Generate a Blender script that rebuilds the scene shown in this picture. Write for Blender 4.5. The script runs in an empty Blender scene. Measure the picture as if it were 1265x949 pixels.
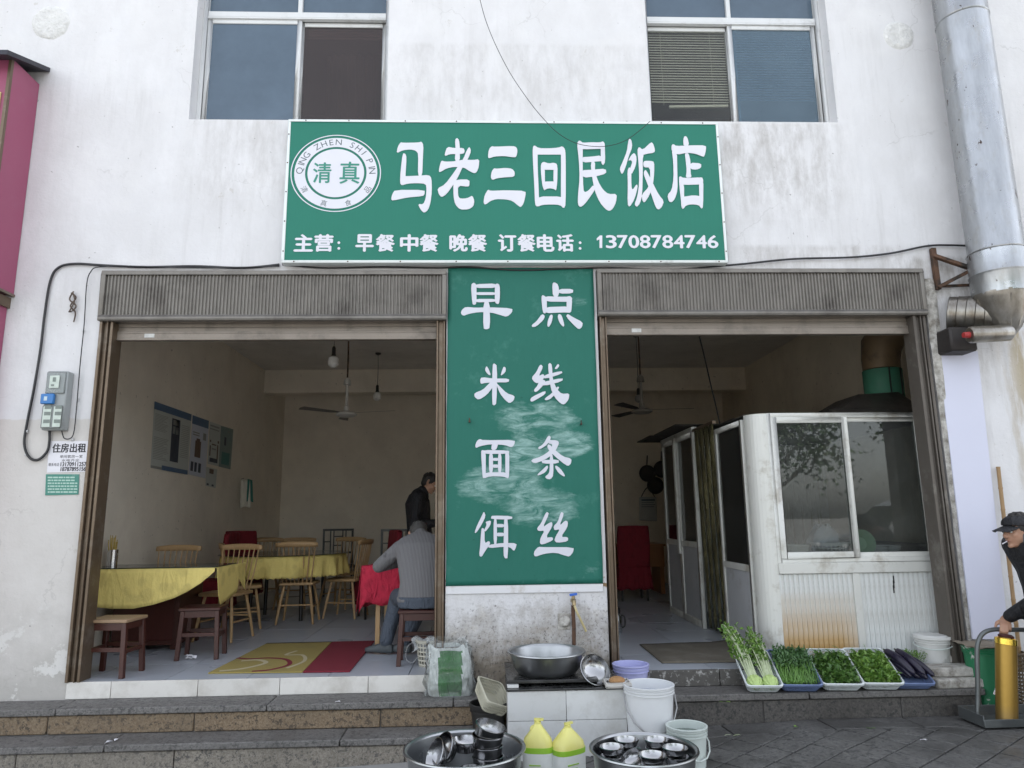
import bpy, bmesh, math, random
from mathutils import Vector, Matrix, noise, Quaternion
random.seed(7)
S = bpy.context.scene
COL = S.collection
R_ = math.radians
# ------------------------------------------------------------------ camera
FPX, CX, CY = 876.0, 632.5, 474.5
CAMP = Vector((0.0, -5.65, 1.15))
_yv = Vector((602 - CX, -(640 - CY), -FPX)).normalized()
_p2 = Vector((1602 - CX, -(627 - CY), -FPX)).normalized()
_zv = _p2.cross(_yv).normalized()
if _zv.y < 0: _zv = -_zv
_xv = _yv.cross(_zv)
ROT = Matrix((_xv, _yv, _zv))            # world = ROT @ camera vector
cd = bpy.data.cameras.new('camera'); cam = bpy.data.objects.new('camera', cd); COL.objects.link(cam)
cd.sensor_width = 36; cd.lens = 36 * FPX / 1265; cd.clip_end = 600; cd.clip_start = .05
cam.matrix_world = Matrix.Translation(CAMP) @ ROT.to_4x4()
S.camera = cam
def _ray(px, py): return ROT @ Vector((px - CX, -(py - CY), -FPX))
def P(px, py, Y=0.0):
    d = _ray(px, py); return CAMP + d * ((Y - CAMP.y) / d.y)
def G(px, py, Z=0.0):
    d = _ray(px, py); return CAMP + d * ((Z - CAMP.z) / d.z)
def PX(px, py, X):
    d = _ray(px, py); return CAMP + d * ((X - CAMP.x) / d.x)
# ------------------------------------------------------------------ sky, sun, exposure
SUN_EL, SUN_AZ = R_(48), R_(20)          # sun high behind the building: the whole front is in open shade
w = bpy.data.worlds.new('World'); S.world = w; w.use_nodes = True
nt = w.node_tree; bg = nt.nodes['Background']
sky = nt.nodes.new('ShaderNodeTexSky'); sky.sky_type = 'NISHITA'; sky.sun_disc = False
sky.sun_elevation = SUN_EL; sky.sun_rotation = SUN_AZ
sky.dust_density = 2.5; sky.ozone_density = .7; sky.air_density = 1.0
hs = nt.nodes.new('ShaderNodeHueSaturation'); hs.inputs['Saturation'].default_value = .32
nt.links.new(sky.outputs[0], hs.inputs['Color']); nt.links.new(hs.outputs[0], bg.inputs[0])
bg.inputs[1].default_value = .14
sl = bpy.data.lights.new('sun', 'SUN'); so = bpy.data.objects.new('sun', sl); COL.objects.link(so)
sl.energy = 3.2; sl.angle = R_(.5); sl.color = (1, .95, .87)
_sd = Vector((math.sin(SUN_AZ) * math.cos(SUN_EL), math.cos(SUN_AZ) * math.cos(SUN_EL), math.sin(SUN_EL)))
so.rotation_euler = (-_sd).to_track_quat('-Z', 'Y').to_euler(); so.location = (0, 20, 30)
S.view_settings.view_transform = 'Standard'; S.view_settings.look = 'None'
S.view_settings.exposure = 2.08
S.cycles.diffuse_bounces = 6; S.view_settings.gamma = 1.0
# ------------------------------------------------------------------ materials
def lin(r, g, b):
    f = lambda c: (c / 255 / 12.92) if c / 255 <= .04045 else ((c / 255 + .055) / 1.055) ** 2.4
    return (f(r), f(g), f(b))
class NT:
    def __init__(s, name, world=False):
        s.m = bpy.data.materials.new(name); s.m.use_nodes = True; s.t = s.m.node_tree
        s.b = s.t.nodes['Principled BSDF']; s.tc = s.t.nodes.new('ShaderNodeTexCoord'); s.co = s.t.nodes.new('ShaderNodeNewGeometry').outputs['Position'] if world else s.tc.outputs['Object']
    def n(s, typ, **kw):
        n = s.t.nodes.new(typ)
        for k, v in kw.items(): setattr(n, k, v)
        return n
    def l(s, a, b): s.t.links.new(a, b)
    def map(s, scale=(1, 1, 1), co='Object', loc=(0, 0, 0)):
        m = s.n('ShaderNodeMapping'); m.inputs['Scale'].default_value = scale; m.inputs['Location'].default_value = loc
        s.l(s.co, m.inputs[0]); return m.outputs[0]
    def noise(s, scale=5, detail=4, rough=.55, vec=None, dist=0):
        n = s.n('ShaderNodeTexNoise'); n.inputs['Scale'].default_value = scale; n.inputs['Detail'].default_value = detail
        n.inputs['Roughness'].default_value = rough; n.inputs['Distortion'].default_value = dist
        s.l(vec if vec is not None else s.co, n.inputs['Vector']); return n.outputs[0]
    def ramp(s, fac, p0, p1, c0=(0, 0, 0), c1=(1, 1, 1)):
        r = s.n('ShaderNodeValToRGB'); e = r.color_ramp.elements
        e[0].position = p0; e[1].position = p1; e[0].color = (*c0, 1); e[1].color = (*c1, 1)
        s.l(fac, r.inputs[0]); return r.outputs[0]
    def mix(s, fac, a, b, mode='MIX'):
        m = s.n('ShaderNodeMix'); m.data_type = 'RGBA'; m.blend_type = mode
        for sock, v in ((m.inputs[0], fac), (m.inputs[6], a), (m.inputs[7], b)):
            if isinstance(v, (int, float)): sock.default_value = v
            elif isinstance(v, tuple): sock.default_value = (*v, 1)
            else: s.l(v, sock)
        return m.outputs[2]
    def math(s, op, a, b=0.0, clamp=False):
        m = s.n('ShaderNodeMath'); m.operation = op; m.use_clamp = clamp
        for i, v in enumerate((a, b)):
            if isinstance(v, (int, float)): m.inputs[i].default_value = v
            else: s.l(v, m.inputs[i])
        return m.outputs[0]
    def mr(s, v, a, b, c=0.0, d=1.0):
        m = s.n('ShaderNodeMapRange'); s.l(v, m.inputs[0])
        for i, x in enumerate((a, b, c, d)): m.inputs[i + 1].default_value = x
        return m.outputs[0]
    def xyz(s, co='Object'):
        n = s.n('ShaderNodeSeparateXYZ'); s.l(s.co, n.inputs[0]); return n.outputs
    def bump(s, h, st=.2, d=.01):
        b = s.n('ShaderNodeBump'); b.inputs['Strength'].default_value = st; b.inputs['Distance'].default_value = d
        s.l(h, b.inputs['Height']); s.l(b.outputs[0], s.b.inputs['Normal'])
    def fin(s, col, rough=.6, metal=0.0, spec=None):
        if isinstance(col, tuple): s.b.inputs['Base Color'].default_value = (*col, 1)
        else: s.l(col, s.b.inputs['Base Color'])
        if isinstance(rough, (int, float)): s.b.inputs['Roughness'].default_value = rough
        else: s.l(rough, s.b.inputs['Roughness'])
        s.b.inputs['Metallic'].default_value = metal
        if spec is not None: s.b.inputs['Specular IOR Level'].default_value = spec
        return s.m
def sc3(c, k): return tuple(min(1, x * k) for x in c)
def mat(name, col, rough=.6, metal=0., var=.15, scale=6, bump=.15, bscale=40, dirt=None, dth=(.55, .75), stretch=(1, 1, 1), dist=.003, spec=None):
    t = NT(name); v = t.map(stretch)
    c = t.mix(t.noise(scale, 5, .6, v), sc3(col, 1 - var), sc3(col, 1 + var))
    if dirt: c = t.mix(t.ramp(t.noise(scale * .7, 8, .7), *dth), c, dirt)
    rr = t.mr(t.noise(scale * 2, 3), .3, .7, max(.02, rough - .08), min(1, rough + .08))
    if bump: t.bump(t.noise(bscale, 4, .6, v), bump, dist)
    return t.fin(c, rr, metal, spec)
def rnd_tint(t, col, amt):                 # slight per-object variation
    oi = t.n('ShaderNodeObjectInfo'); return t.mix(t.mr(oi.outputs['Random'], 0, 1), sc3(col, 1 - amt), sc3(col, 1 + amt))
M = {}
# ------------------------------------------------------------------ mesh helpers
class MB:
    def __init__(s): s.v = []; s.f = []; s.sm = []
    def add(s, vs, fs, smooth=False):
        o = len(s.v); s.v += [tuple(p) for p in vs]
        for f in fs: s.f.append(tuple(i + o for i in f)); s.sm.append(smooth)
        return s
    def box(s, x0, x1, y0, y1, z0, z1):
        v = [(x0, y0, z0), (x1, y0, z0), (x1, y1, z0), (x0, y1, z0), (x0, y0, z1), (x1, y0, z1), (x1, y1, z1), (x0, y1, z1)]
        return s.add(v, [(0, 3, 2, 1), (4, 5, 6, 7), (0, 1, 5, 4), (1, 2, 6, 5), (2, 3, 7, 6), (3, 0, 4, 7)])
    def bar(s, p, q, w, h=None, up=(0, 0, 1), w2=None, h2=None):
        h = h or w; w2 = w2 or w; h2 = h2 or h; p = Vector(p); q = Vector(q); d = (q - p).normalized(); u = Vector(up)
        if abs(d.dot(u)) > .98: u = Vector((0, 1, 0))
        a = d.cross(u).normalized(); b = a.cross(d)
        v = [c + a * (sx * ww / 2) + b * (sy * hh / 2) for c, ww, hh in ((p, w, h), (q, w2, h2)) for sx, sy in ((-1, -1), (1, -1), (1, 1), (-1, 1))]
        return s.add(v, [(3, 2, 1, 0), (4, 5, 6, 7), (0, 1, 5, 4), (1, 2, 6, 5), (2, 3, 7, 6), (3, 0, 4, 7)])
    def tube(s, pts, r, n=8, caps=True, flat=1.0):
        pts = [Vector(p) for p in pts]; k = len(pts); rs = r if isinstance(r, (list, tuple)) else [r] * k
        u = None; rings = []
        for i, p in enumerate(pts):
            d = (pts[min(i + 1, k - 1)] - pts[max(i - 1, 0)]).normalized()
            if u is None:
                u = Vector((0, 0, 1)) if abs(d.z) < .9 else Vector((1, 0, 0))
            u = (u - d * u.dot(d)).normalized(); b = d.cross(u)
            rings.append([p + (u * math.cos(a) * flat + b * math.sin(a)) * rs[i] for a in [2 * math.pi * j / n for j in range(n)]])
        v = [q for g in rings for q in g]
        f = [(i * n + j, i * n + (j + 1) % n, (i + 1) * n + (j + 1) % n, (i + 1) * n + j) for i in range(k - 1) for j in range(n)]
        s.add(v, f, True)
        if caps: s.add(rings[0], [tuple(range(n))[::-1]]); s.add(rings[-1], [tuple(range(n))])
        return s
    def lathe(s, prof, c=(0, 0, 0), n=32, mtx=None, sx=1, sy=1, wob=None):
        c = Vector(c); v = []
        for i, (r, z) in enumerate(prof):
            for j in range(n):
                a = 2 * math.pi * j / n; rr = r * (wob(a, z) if wob else 1)
                q = Vector((rr * math.cos(a) * sx, rr * math.sin(a) * sy, z))
                v.append((mtx @ q if mtx else q) + c)
        f = [(i * n + j, i * n + (j + 1) % n, (i + 1) * n + (j + 1) % n, (i + 1) * n + j) for i in range(len(prof) - 1) for j in range(n)]
        s.add(v, f, True)
        return s
    def prism(s, pts, d):                 # pts: list of Vector in a plane, extruded by vector d
        pts = [Vector(p) for p in pts]; d = Vector(d); n = len(pts)
        v = pts + [p + d for p in pts]
        return s.add(v, [tuple(range(n)), tuple(range(2 * n - 1, n - 1, -1))] + [(i, n + i, n + (i + 1) % n, (i + 1) % n) for i in range(n)])
    def grid(s, fn, nu, nv, smooth=True):
        v = [fn(i / nu, j / nv) for j in range(nv + 1) for i in range(nu + 1)]; w_ = nu + 1
        return s.add(v, [(j * w_ + i, j * w_ + i + 1, (j + 1) * w_ + i + 1, (j + 1) * w_ + i) for j in range(nv) for i in range(nu)], smooth)
    def ell(s, c, r, rot=None, nu=14, nv=9):
        c = Vector(c); r = (r, r, r) if isinstance(r, (int, float)) else r; v = []
        for i in range(nv + 1):
            t = math.pi * i / nv
            for j in range(nu):
                a = 2 * math.pi * j / nu
                q = Vector((r[0] * math.sin(t) * math.cos(a), r[1] * math.sin(t) * math.sin(a), -r[2] * math.cos(t)))
                v.append((rot @ q if rot else q) + c)
        return s.add(v, [(i * nu + j, i * nu + (j + 1) % nu, (i + 1) * nu + (j + 1) % nu, (i + 1) * nu + j) for i in range(nv) for j in range(nu)], True)
    def build(s, name, m, parent=None, world=False, bevel=0, thick=0, weld=True, origin=None, kind=None, seg=1):
        off = Vector((0, 0, 0))
        if world and parent:
            q = parent
            while q: off = off + q.location; q = q.parent
        if origin is not None: off = off + Vector(origin)
        me = bpy.data.meshes.new(name)
        me.from_pydata([tuple(Vector(p) - off) for p in s.v], [], s.f)
        me.polygons.foreach_set('use_smooth', s.sm)
        if weld or bevel:
            bm = bmesh.new(); bm.from_mesh(me)
            bmesh.ops.remove_doubles(bm, verts=bm.verts, dist=1e-5)
            if bevel:
                bmesh.ops.recalc_face_normals(bm, faces=bm.faces)
                ed = [e for e in bm.edges if len(e.link_faces) == 2 and e.calc_face_angle(0) > .6]
                bmesh.ops.bevel(bm, geom=ed, offset=bevel, segments=seg, profile=.6, affect='EDGES', clamp_overlap=True)
            bm.to_mesh(me); bm.free()
        if any(s.sm) or bevel:
            for p in me.polygons: p.use_smooth = True
            me.set_sharp_from_angle(angle=R_(38))
        if m: me.materials.append(m)
        o = bpy.data.objects.new(name, me); COL.objects.link(o)
        if origin is not None: o.location = origin
        if parent: o.parent = parent
        if thick:
            md = o.modifiers.new('t', 'SOLIDIFY'); md.thickness = thick; md.offset = 0
        if kind: o['kind'] = kind
        return o
def tag(o, label, cat, group=None):
    o['label'] = label; o['category'] = cat
    if group: o['group'] = group
    return o
def thing(name, label, cat, loc=(0, 0, 0), rotz=0, group=None):
    o = bpy.data.objects.new(name, None); o.empty_display_size = .1; COL.objects.link(o)
    o.location = loc; o.rotation_euler = (0, 0, rotz); return tag(o, label, cat, group)
def setting(name, loc=(0, 0, 0)):
    o = bpy.data.objects.new(name, None); COL.objects.link(o); o.location = loc; o['kind'] = 'structure'; return o
KIDS = {}
def dup(src, loc=None, rotz=None, label=None, group=None):
    def cp(o, par):
        c = o.copy(); COL.objects.link(c); c.parent = par
        for ch in list(o.children): cp(ch, c)
        return c
    r = cp(src, src.parent)
    if loc is not None: r.location = loc
    if rotz is not None: r.rotation_euler = (0, 0, rotz)
    if label: r['label'] = label
    if group: r['group'] = group
    return r
def shared(name, me_obj, loc, parent, rotz=0):    # another piece sharing the mesh
    o = bpy.data.objects.new(name, me_obj.data); COL.objects.link(o); o.location = loc; o.parent = parent; o.rotation_euler = (0, 0, rotz); return o
def chaikin(pts, it=1):
    for _ in range(it):
        q = []
        for i in range(len(pts)):
            a = pts[i]; b = pts[(i + 1) % len(pts)]
            q += [(a[0] * .78 + b[0] * .22, a[1] * .78 + b[1] * .22), (a[0] * .22 + b[0] * .78, a[1] * .22 + b[1] * .78)]
        pts = q
    return pts
def spline(pts, n=6):                     # Catmull-Rom through points
    pts = [Vector(p) for p in pts]; out = []
    for i in range(len(pts) - 1):
        a = pts[max(i - 1, 0)]; b = pts[i]; c = pts[i + 1]; d = pts[min(i + 2, len(pts) - 1)]
        for k in range(n):
            t = k / n; out.append(.5 * ((2 * b) + (c - a) * t + (2 * a - 5 * b + 4 * c - d) * t * t + (3 * b - a - 3 * c + d) * t ** 3))
    return out + [pts[-1]]
def textmesh(body):
    cu = bpy.data.curves.new('t', 'FONT'); cu.body = body; cu.resolution_u = 3
    o = bpy.data.objects.new('t', cu); COL.objects.link(o)
    dg = bpy.context.evaluated_depsgraph_get(); me = o.evaluated_get(dg).to_mesh()
    vs = [v.co.copy() for v in me.vertices]; fs = [tuple(p.vertices) for p in me.polygons]
    bpy.data.objects.remove(o); bpy.data.curves.remove(cu)
    return vs, fs
def text_into(mb, body, p0, p1, y, bold=0, place=None, copies=None, ang=0):
    """fit the text into the box p0 (left, bottom) - p1 (right, top), facing -Y at depth y"""
    vs, fs = textmesh(body)
    xa = min(v.x for v in vs); xb = max(v.x for v in vs); ya = min(v.y for v in vs); yb = max(v.y for v in vs)
    sx = (p1[0] - p0[0]) / (xb - xa); sz = (p1[1] - p0[1]) / max(yb - ya, .01)
    k = 0
    offs = [(0, 0)] if not bold else [(0, 0), (bold, 0), (-bold, 0), (0, bold * .7), (0, -bold * .7)]
    for dx, dz in offs:
        out = []
        for v in vs:
            q = Vector((p0[0] + (v.x - xa) * sx + dx, y - k * .0003, p0[1] + (v.y - ya) * sz + dz))
            out.append(place(q) if place else q)
        mb.add(out, fs); k += 1
def fitrot(src, to):
    return src.rotation_difference(to).to_matrix()
# ------------------------------------------------------------------ materials of the place
def facade_mat():
    t = NT('painted_plaster'); X, Y, Z = t.xyz()
    big = t.noise(.9, 6, .6); col = t.mix(t.ramp(big, .35, .7), (.71, .715, .73), (.82, .82, .835))
    mid = t.noise(3.2, 8, .65, t.map((1, 1, .6)))
    col = t.mix(t.ramp(mid, .42, .62), (.70, .70, .71), col)
    patch = t.noise(1.7, 3, .5, t.map((1, 1, 1.3), loc=(3, 1, 7)))
    col = t.mix(t.math('MULTIPLY', t.ramp(patch, .56, .64), .3), col, (.79, .79, .79))
    # repainted patches: brushed areas with straight-ish edges
    vr = t.n('ShaderNodeTexVoronoi'); vr.distance = 'CHEBYCHEV'; vr.inputs['Scale'].default_value = .9
    t.l(t.map((1, .01, .7)), vr.inputs['Vector'])
    col = t.mix(t.math('MULTIPLY', vr.outputs['Color'], .18), col, (.87, .87, .88))
    # rain streaks
    st = t.noise(5, 7, .7, t.map((2.2, 1, .16))); sm = t.math('MULTIPLY', t.ramp(st, .5, .72), t.ramp(t.noise(.8, 2), .42, .62))
    col = t.mix(t.math('MULTIPLY', sm, .36), col, (.40, .39, .37))
    # streaks below the sills
    def zone(x0, x1, z0, z1, s=.2):
        a = t.mr(X, x0 - s, x0 + s); b = t.mr(X, x1 + s, x1 - s); c = t.mr(Z, z0 - s, z0 + s * 1.5); d = t.mr(Z, z1 + s * .1, z1 - s * .1)
        return t.math('MULTIPLY', t.math('MULTIPLY', a, b), t.math('MULTIPLY', c, d))
    for (x0, x1, z0, z1, k) in ((-2.5, -.9, 3.7, 4.54, .35), (1.5, 3.1, 3.65, 4.55, .65), (-.8, 1.4, 4.5, 5.3, .3), (2.1, 3.7, 3.1, 3.4, .6), (3.4, 4.3, 2.2, 3.3, .9), (4.5, 5.1, 1.2, 2.6, .8)):
        zn = t.math('MULTIPLY', zone(x0, x1, z0, z1), t.ramp(t.noise(4.5, 8, .72, t.map((1.6, 1, .5), loc=(x0, 0, 0))), .42, .66))
        col = t.mix(t.math('MULTIPLY', zn, k), col, (.33, .31, .285))
    # yellow-brown weeping right of the duct
    zn = t.math('MULTIPLY', zone(4.35, 4.75, 1.3, 2.65, .12), t.ramp(t.noise(3, 6, .7, t.map((3, 1, .5))), .42, .55))
    col = t.mix(t.math('MULTIPLY', zn, .8), col, (.42, .34, .2))
    # lower band, older cream coat left of the door
    jag = t.math('ADD', Z, t.mr(t.noise(6, 3), 0, 1, -.03, .03))
    low = t.math('MULTIPLY', t.mr(jag, 1.965, 1.955), t.mr(X, -2.95, -3.0))
    col = t.mix(low, col, t.mix(t.noise(5, 6), (.60, .575, .54), (.72, .70, .67)))
    # damp and grime at the foot
    foot = t.mr(t.math('ADD', Z, t.mr(t.noise(2.6, 7, .7), 0, 1, -.7, .7)), .55, -.05)
    col = t.mix(t.math('MULTIPLY', foot, .55), col, (.38, .37, .34))
    fl = t.math('MULTIPLY', t.ramp(t.noise(4, 8, .7, t.map((1, 1, 1), loc=(8, 3, 1))), .56, .6), t.mr(Z, .75, .25))
    col = t.mix(fl, col, (.72, .71, .68))
    # grime of the pillar
    pil = t.math('MULTIPLY', t.mr(X, -.45, -.35), t.mr(X, 1.0, .93)); pil = t.math('MULTIPLY', pil, t.mr(Z, 1.5, 1.3))
    g1 = t.mr(t.math('ADD', Z, t.mr(t.noise(3.5, 9, .78), 0, 1, -.8, .8)), .5, .0)
    col = t.mix(t.math('MULTIPLY', pil, t.math('MULTIPLY', g1, .92)), col, t.mix(t.noise(12, 5), (.07, .062, .052), (.33, .27, .19)))
    sp = t.math('MULTIPLY', t.ramp(t.noise(38, 5, .75), .54, .62), t.mr(t.math('ADD', Z, t.mr(t.noise(3, 4), 0, 1, -.4, .4)), .6, .1))
    col = t.mix(t.math('MULTIPLY', pil, sp), col, (.09, .08, .07))
    chip = t.math('MULTIPLY', t.math('MULTIPLY', t.mr(Z, .60, .615), t.mr(Z, .70, .67)), t.ramp(t.noise(7, 5, .6, t.map((1, 1, 3))), .5, .54))
    col = t.mix(t.math('MULTIPLY', pil, chip), col, (.30, .2, .11))
    # fine specks
    col = t.mix(t.math('MULTIPLY', t.ramp(t.noise(26, 3, .5), .70, .74), .6), col, (.2, .19, .18))
    vc = t.n('ShaderNodeTexVoronoi'); vc.feature = 'DISTANCE_TO_EDGE'; vc.inputs['Scale'].default_value = 1.3
    dn = t.n('ShaderNodeTexNoise'); dn.inputs['Scale'].default_value = 3.0; dn.inputs['Detail'].default_value = 6; t.l(t.co, dn.inputs['Vector'])
    va = t.n('ShaderNodeVectorMath'); va.operation = 'MULTIPLY_ADD'; t.l(dn.outputs['Color'], va.inputs[0]); va.inputs[1].default_value = (.45, .45, .45); t.l(t.map((1, .01, 1)), va.inputs[2]); t.l(va.outputs[0], vc.inputs['Vector'])
    crack = t.math('MULTIPLY', t.mr(vc.outputs['Distance'], .007, .001), t.ramp(t.noise(1.1, 3, .5, t.map((1, 1, 1), loc=(11, 0, 4))), .54, .60))
    col = t.mix(t.math('MULTIPLY', crack, .2), col, (.25, .24, .22))
    chipm = t.ramp(t.noise(3.3, 7, .72, t.map((1, 1, 1), loc=(2, 7, 5))), .655, .67); col = t.mix(t.math('MULTIPLY', chipm, .35), col, (.46, .43, .37))
    h = t.math('ADD', t.math('MULTIPLY', t.noise(2.5, 5, .6), 1.0), t.math('MULTIPLY', t.noise(30, 4, .7), .18))
    h = t.math('ADD', h, t.math('MULTIPLY', fl, .12)); t.bump(h, .45, .03)
    return t.fin(t.mix(1.0, col, (.885, .875, .87), 'MULTIPLY'), .85)
M['facade'] = facade_mat()
def inner_mat(name, base, dirt, k):
    t = NT(name); X, Y, Z = t.xyz()
    c = t.mix(t.ramp(t.noise(1.2, 6, .65), .35, .7), sc3(base, .9), sc3(base, 1.07))
    c = t.mix(t.math('MULTIPLY', t.ramp(t.noise(2.2, 8, .7, t.map((1, 1, .7))), .5, .72), k), c, dirt)
    c = t.mix(t.math('MULTIPLY', t.ramp(t.noise(19, 3, .5), .70, .73), .5), c, sc3(dirt, .4))
    t.bump(t.noise(6, 6, .65), .25, .01); return t.fin(c, .8)
M['inner'] = inner_mat('room_plaster', (.82, .755, .645), (.62, .54, .44), .35)
M['inner_grimy'] = inner_mat('smoky_plaster', (.80, .715, .58), (.46, .37, .28), .4)
M['ceil'] = inner_mat('ceiling_paint', (.76, .73, .68), (.5, .47, .43), .5)
M['dark'] = mat('dark_void', (.03, .03, .03), .9)
def granite(name, c1, c2, c3, s=90, stain=.5):
    t = NT(name, True); a = t.noise(s, 3, .75); b = t.noise(s * .45, 3, .8, t.map((1, 1, 1), loc=(4, 2, 9)))
    c = t.mix(t.ramp(a, .4, .62), c1, c2); c = t.mix(t.ramp(b, .54, .6), c, c3)
    oi = t.n('ShaderNodeObjectInfo')
    c = t.mix(t.math('MULTIPLY', t.ramp(t.noise(2.6, 7, .7), .4, .7), stain), c, sc3(c1, .45))
    c = t.mix(t.mr(oi.outputs['Random'], 0, 1, 0, .3), c, sc3(c2, .55))
    t.bump(t.math('ADD', t.noise(s * .7, 4, .8), t.noise(4, 3)), .5, .006)
    return t.fin(c, t.mr(t.noise(2.6, 7, .7), .35, .68, .8, .34))
M['gr_tread'] = granite('grey_granite', (.115, .11, .105), (.20, .19, .18), (.06, .058, .055), 70)
M['gr_rise'] = granite('brown_granite', (.155, .105, .06), (.27, .205, .135), (.055, .042, .03), 75)
M['gr_rise2'] = granite('grey_brown_granite', (.17, .15, .12), (.30, .27, .23), (.07, .065, .06), 75)
M['gr_dark'] = granite('dark_wet_granite', (.06, .055, .05), (.12, .11, .10), (.03, .03, .03), 60)
M['paver'] = granite('street_paver', (.085, .083, .08), (.15, .147, .14), (.045, .045, .045), 55, .85)
M['joint'] = mat('joint_mortar', (.16, .155, .15), .9, var=.3, scale=9)
def tile_mat(name, c, rough, dirt, dk):
    t = NT(name, True); oi = t.n('ShaderNodeObjectInfo')
    col = t.mix(oi.outputs['Random'], sc3(c, .92), sc3(c, 1.05))
    col = t.mix(t.math('MULTIPLY', t.ramp(t.noise(2.2, 7, .7), .45, .75), dk), col, dirt)
    return t.fin(col, t.mr(t.noise(1.3, 2, .5), .3, .7, rough * .85, rough * 1.2))
M['floor'] = tile_mat('grey_floor_tile', (.42, .45, .50), .3, (.33, .33, .34), .25)
M['wtile'] = tile_mat('white_edge_tile', (.66, .64, .60), .35, (.33, .3, .25), .8)
M['alu_brown'] = mat('brown_anodised_aluminium', (.15, .11, .075), .42, .55, var=.25, scale=5, dirt=(.3, .27, .23), dth=(.52, .8), stretch=(1, 1, .3))
M['rail_grey'] = mat('weathered_grey_rail', (.115, .10, .085), .6, .3, var=.3, scale=5, dirt=(.28, .26, .23), dth=(.55, .75), stretch=(1, 1, .25))
M['alu_box'] = mat('weathered_shutter_metal', (.20, .185, .165), .5, .35, var=.22, scale=4, dirt=(.09, .08, .07), dth=(.5, .75), stretch=(3, 1, .6))
M['alu_bar'] = mat('shutter_bar_metal', (.25, .215, .18), .5, .3, var=.2, scale=6, dirt=(.1, .085, .07), dth=(.5, .8))
M['alu_white'] = mat('white_window_aluminium', (.62, .63, .63), .4, .1, var=.1, scale=5, dirt=(.3, .29, .27), dth=(.55, .85))
M['booth'] = None
def glass_mat(name, tint, refl_rough=.03, opac=.0, body=(.1, .1, .1), ior=1.5, dirt=.12):  # dirt: noise share of body colour, also used for painted glints and reflections
    t = NT(name); t.t.nodes.remove(t.b)
    tr = t.n('ShaderNodeBsdfTransparent'); tr.inputs[0].default_value = (*tint, 1)
    gl = t.n('ShaderNodeBsdfGlossy'); gl.inputs['Roughness'].default_value = refl_rough
    df = t.n('ShaderNodeBsdfDiffuse'); df.inputs[0].default_value = (*body, 1)
    fr = t.n('ShaderNodeFresnel'); fr.inputs[0].default_value = ior
    m1 = t.n('ShaderNodeMixShader'); m2 = t.n('ShaderNodeMixShader')
    t.l(t.mr(t.noise(2.5, 7, .7), .35, .8, opac, opac + dirt), m1.inputs[0]); t.l(tr.outputs[0], m1.inputs[1]); t.l(df.outputs[0], m1.inputs[2])
    t.l(fr.outputs[0], m2.inputs[0]); t.l(m1.outputs[0], m2.inputs[1]); t.l(gl.outputs[0], m2.inputs[2])
    o = t.t.nodes['Material Output']; t.l(m2.outputs[0], o.inputs[0]); return t.m
M['glass'] = glass_mat('booth_glass', (.74, .77, .76), .015, .03, (.3, .31, .3), dirt=.12)
M['glass_blue'] = glass_mat('tinted_window_glass', (.14, .2, .27), .04, .45, (.17, .24, .32), 1.5, .15)  # uneven body colour stands in for varying sky reflections
M['black'] = mat('black_rubber', (.015, .015, .015), .55, var=.3)
M['cable'] = mat('black_cable', (.02, .02, .022), .5, var=.2, bump=0)
M['rust'] = mat('rusted_iron', (.12, .065, .04), .8, .2, var=.5, scale=14, bump=.4, bscale=60, dirt=(.03, .025, .02), dth=(.45, .6))
# ------------------------------------------------------------------ building
bld = thing('restaurant_building', 'white plastered two storey building that houses the noodle restaurant', 'building', (0, 0, 0))
HOLES = [(-3.10, -.325, -.12, 3.16), (.92, 3.72, -.12, 3.18), (-2.54, -.85, 4.545, 6.3), (1.46, 3.13, 4.56, 6.3)]
def wall_holes(x0, x1, z0, z1, holes, y0, y1):
    xs = sorted({x0, x1, *[h[0] for h in holes], *[h[1] for h in holes]}); zs = sorted({z0, z1, *[h[2] for h in holes], *[h[3] for h in holes]})
    def inh(x, z): return any(h[0] < x < h[1] and h[2] < z < h[3] for h in holes)
    m = MB(); nx, nz = len(xs) - 1, len(zs) - 1
    solid = [[not inh((xs[i] + xs[i + 1]) / 2, (zs[j] + zs[j + 1]) / 2) for j in range(nz)] for i in range(nx)]
    sg = lambda i, j: 0 <= i < nx and 0 <= j < nz and solid[i][j]
    for i in range(nx):
        for j in range(nz):
            if not solid[i][j]: continue
            a, b, c, d = xs[i], xs[i + 1], zs[j], zs[j + 1]
            m.add([(a, y0, c), (b, y0, c), (b, y0, d), (a, y0, d)], [(0, 1, 2, 3)]); m.add([(a, y1, c), (b, y1, c), (b, y1, d), (a, y1, d)], [(3, 2, 1, 0)])
            if not sg(i - 1, j): m.add([(a, y0, c), (a, y1, c), (a, y1, d), (a, y0, d)], [(3, 2, 1, 0)])
            if not sg(i + 1, j): m.add([(b, y0, c), (b, y1, c), (b, y1, d), (b, y0, d)], [(0, 1, 2, 3)])
            if not sg(i, j - 1): m.add([(a, y0, c), (b, y0, c), (b, y1, c), (a, y1, c)], [(3, 2, 1, 0)])
            if not sg(i, j + 1): m.add([(a, y0, d), (b, y0, d), (b, y1, d), (a, y1, d)], [(0, 1, 2, 3)])
    return m
wall_holes(-13, 14, -1.0, 8.2, HOLES, 0, .24).build('facade_wall', M['facade'], bld)
MB().box(-13, 14, .243, 9.5, 8.0, 8.2).build('roof', M['facade'], bld)
for x in (-13, 13.8): MB().box(x, x + .2, .243, 9.5, -1, 7.998).build('side_wall', M['facade'], bld)
MB().box(-12.79, 13.79, 9.3, 9.5, -1, 7.998).build('rear_wall', M['facade'], bld)
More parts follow.
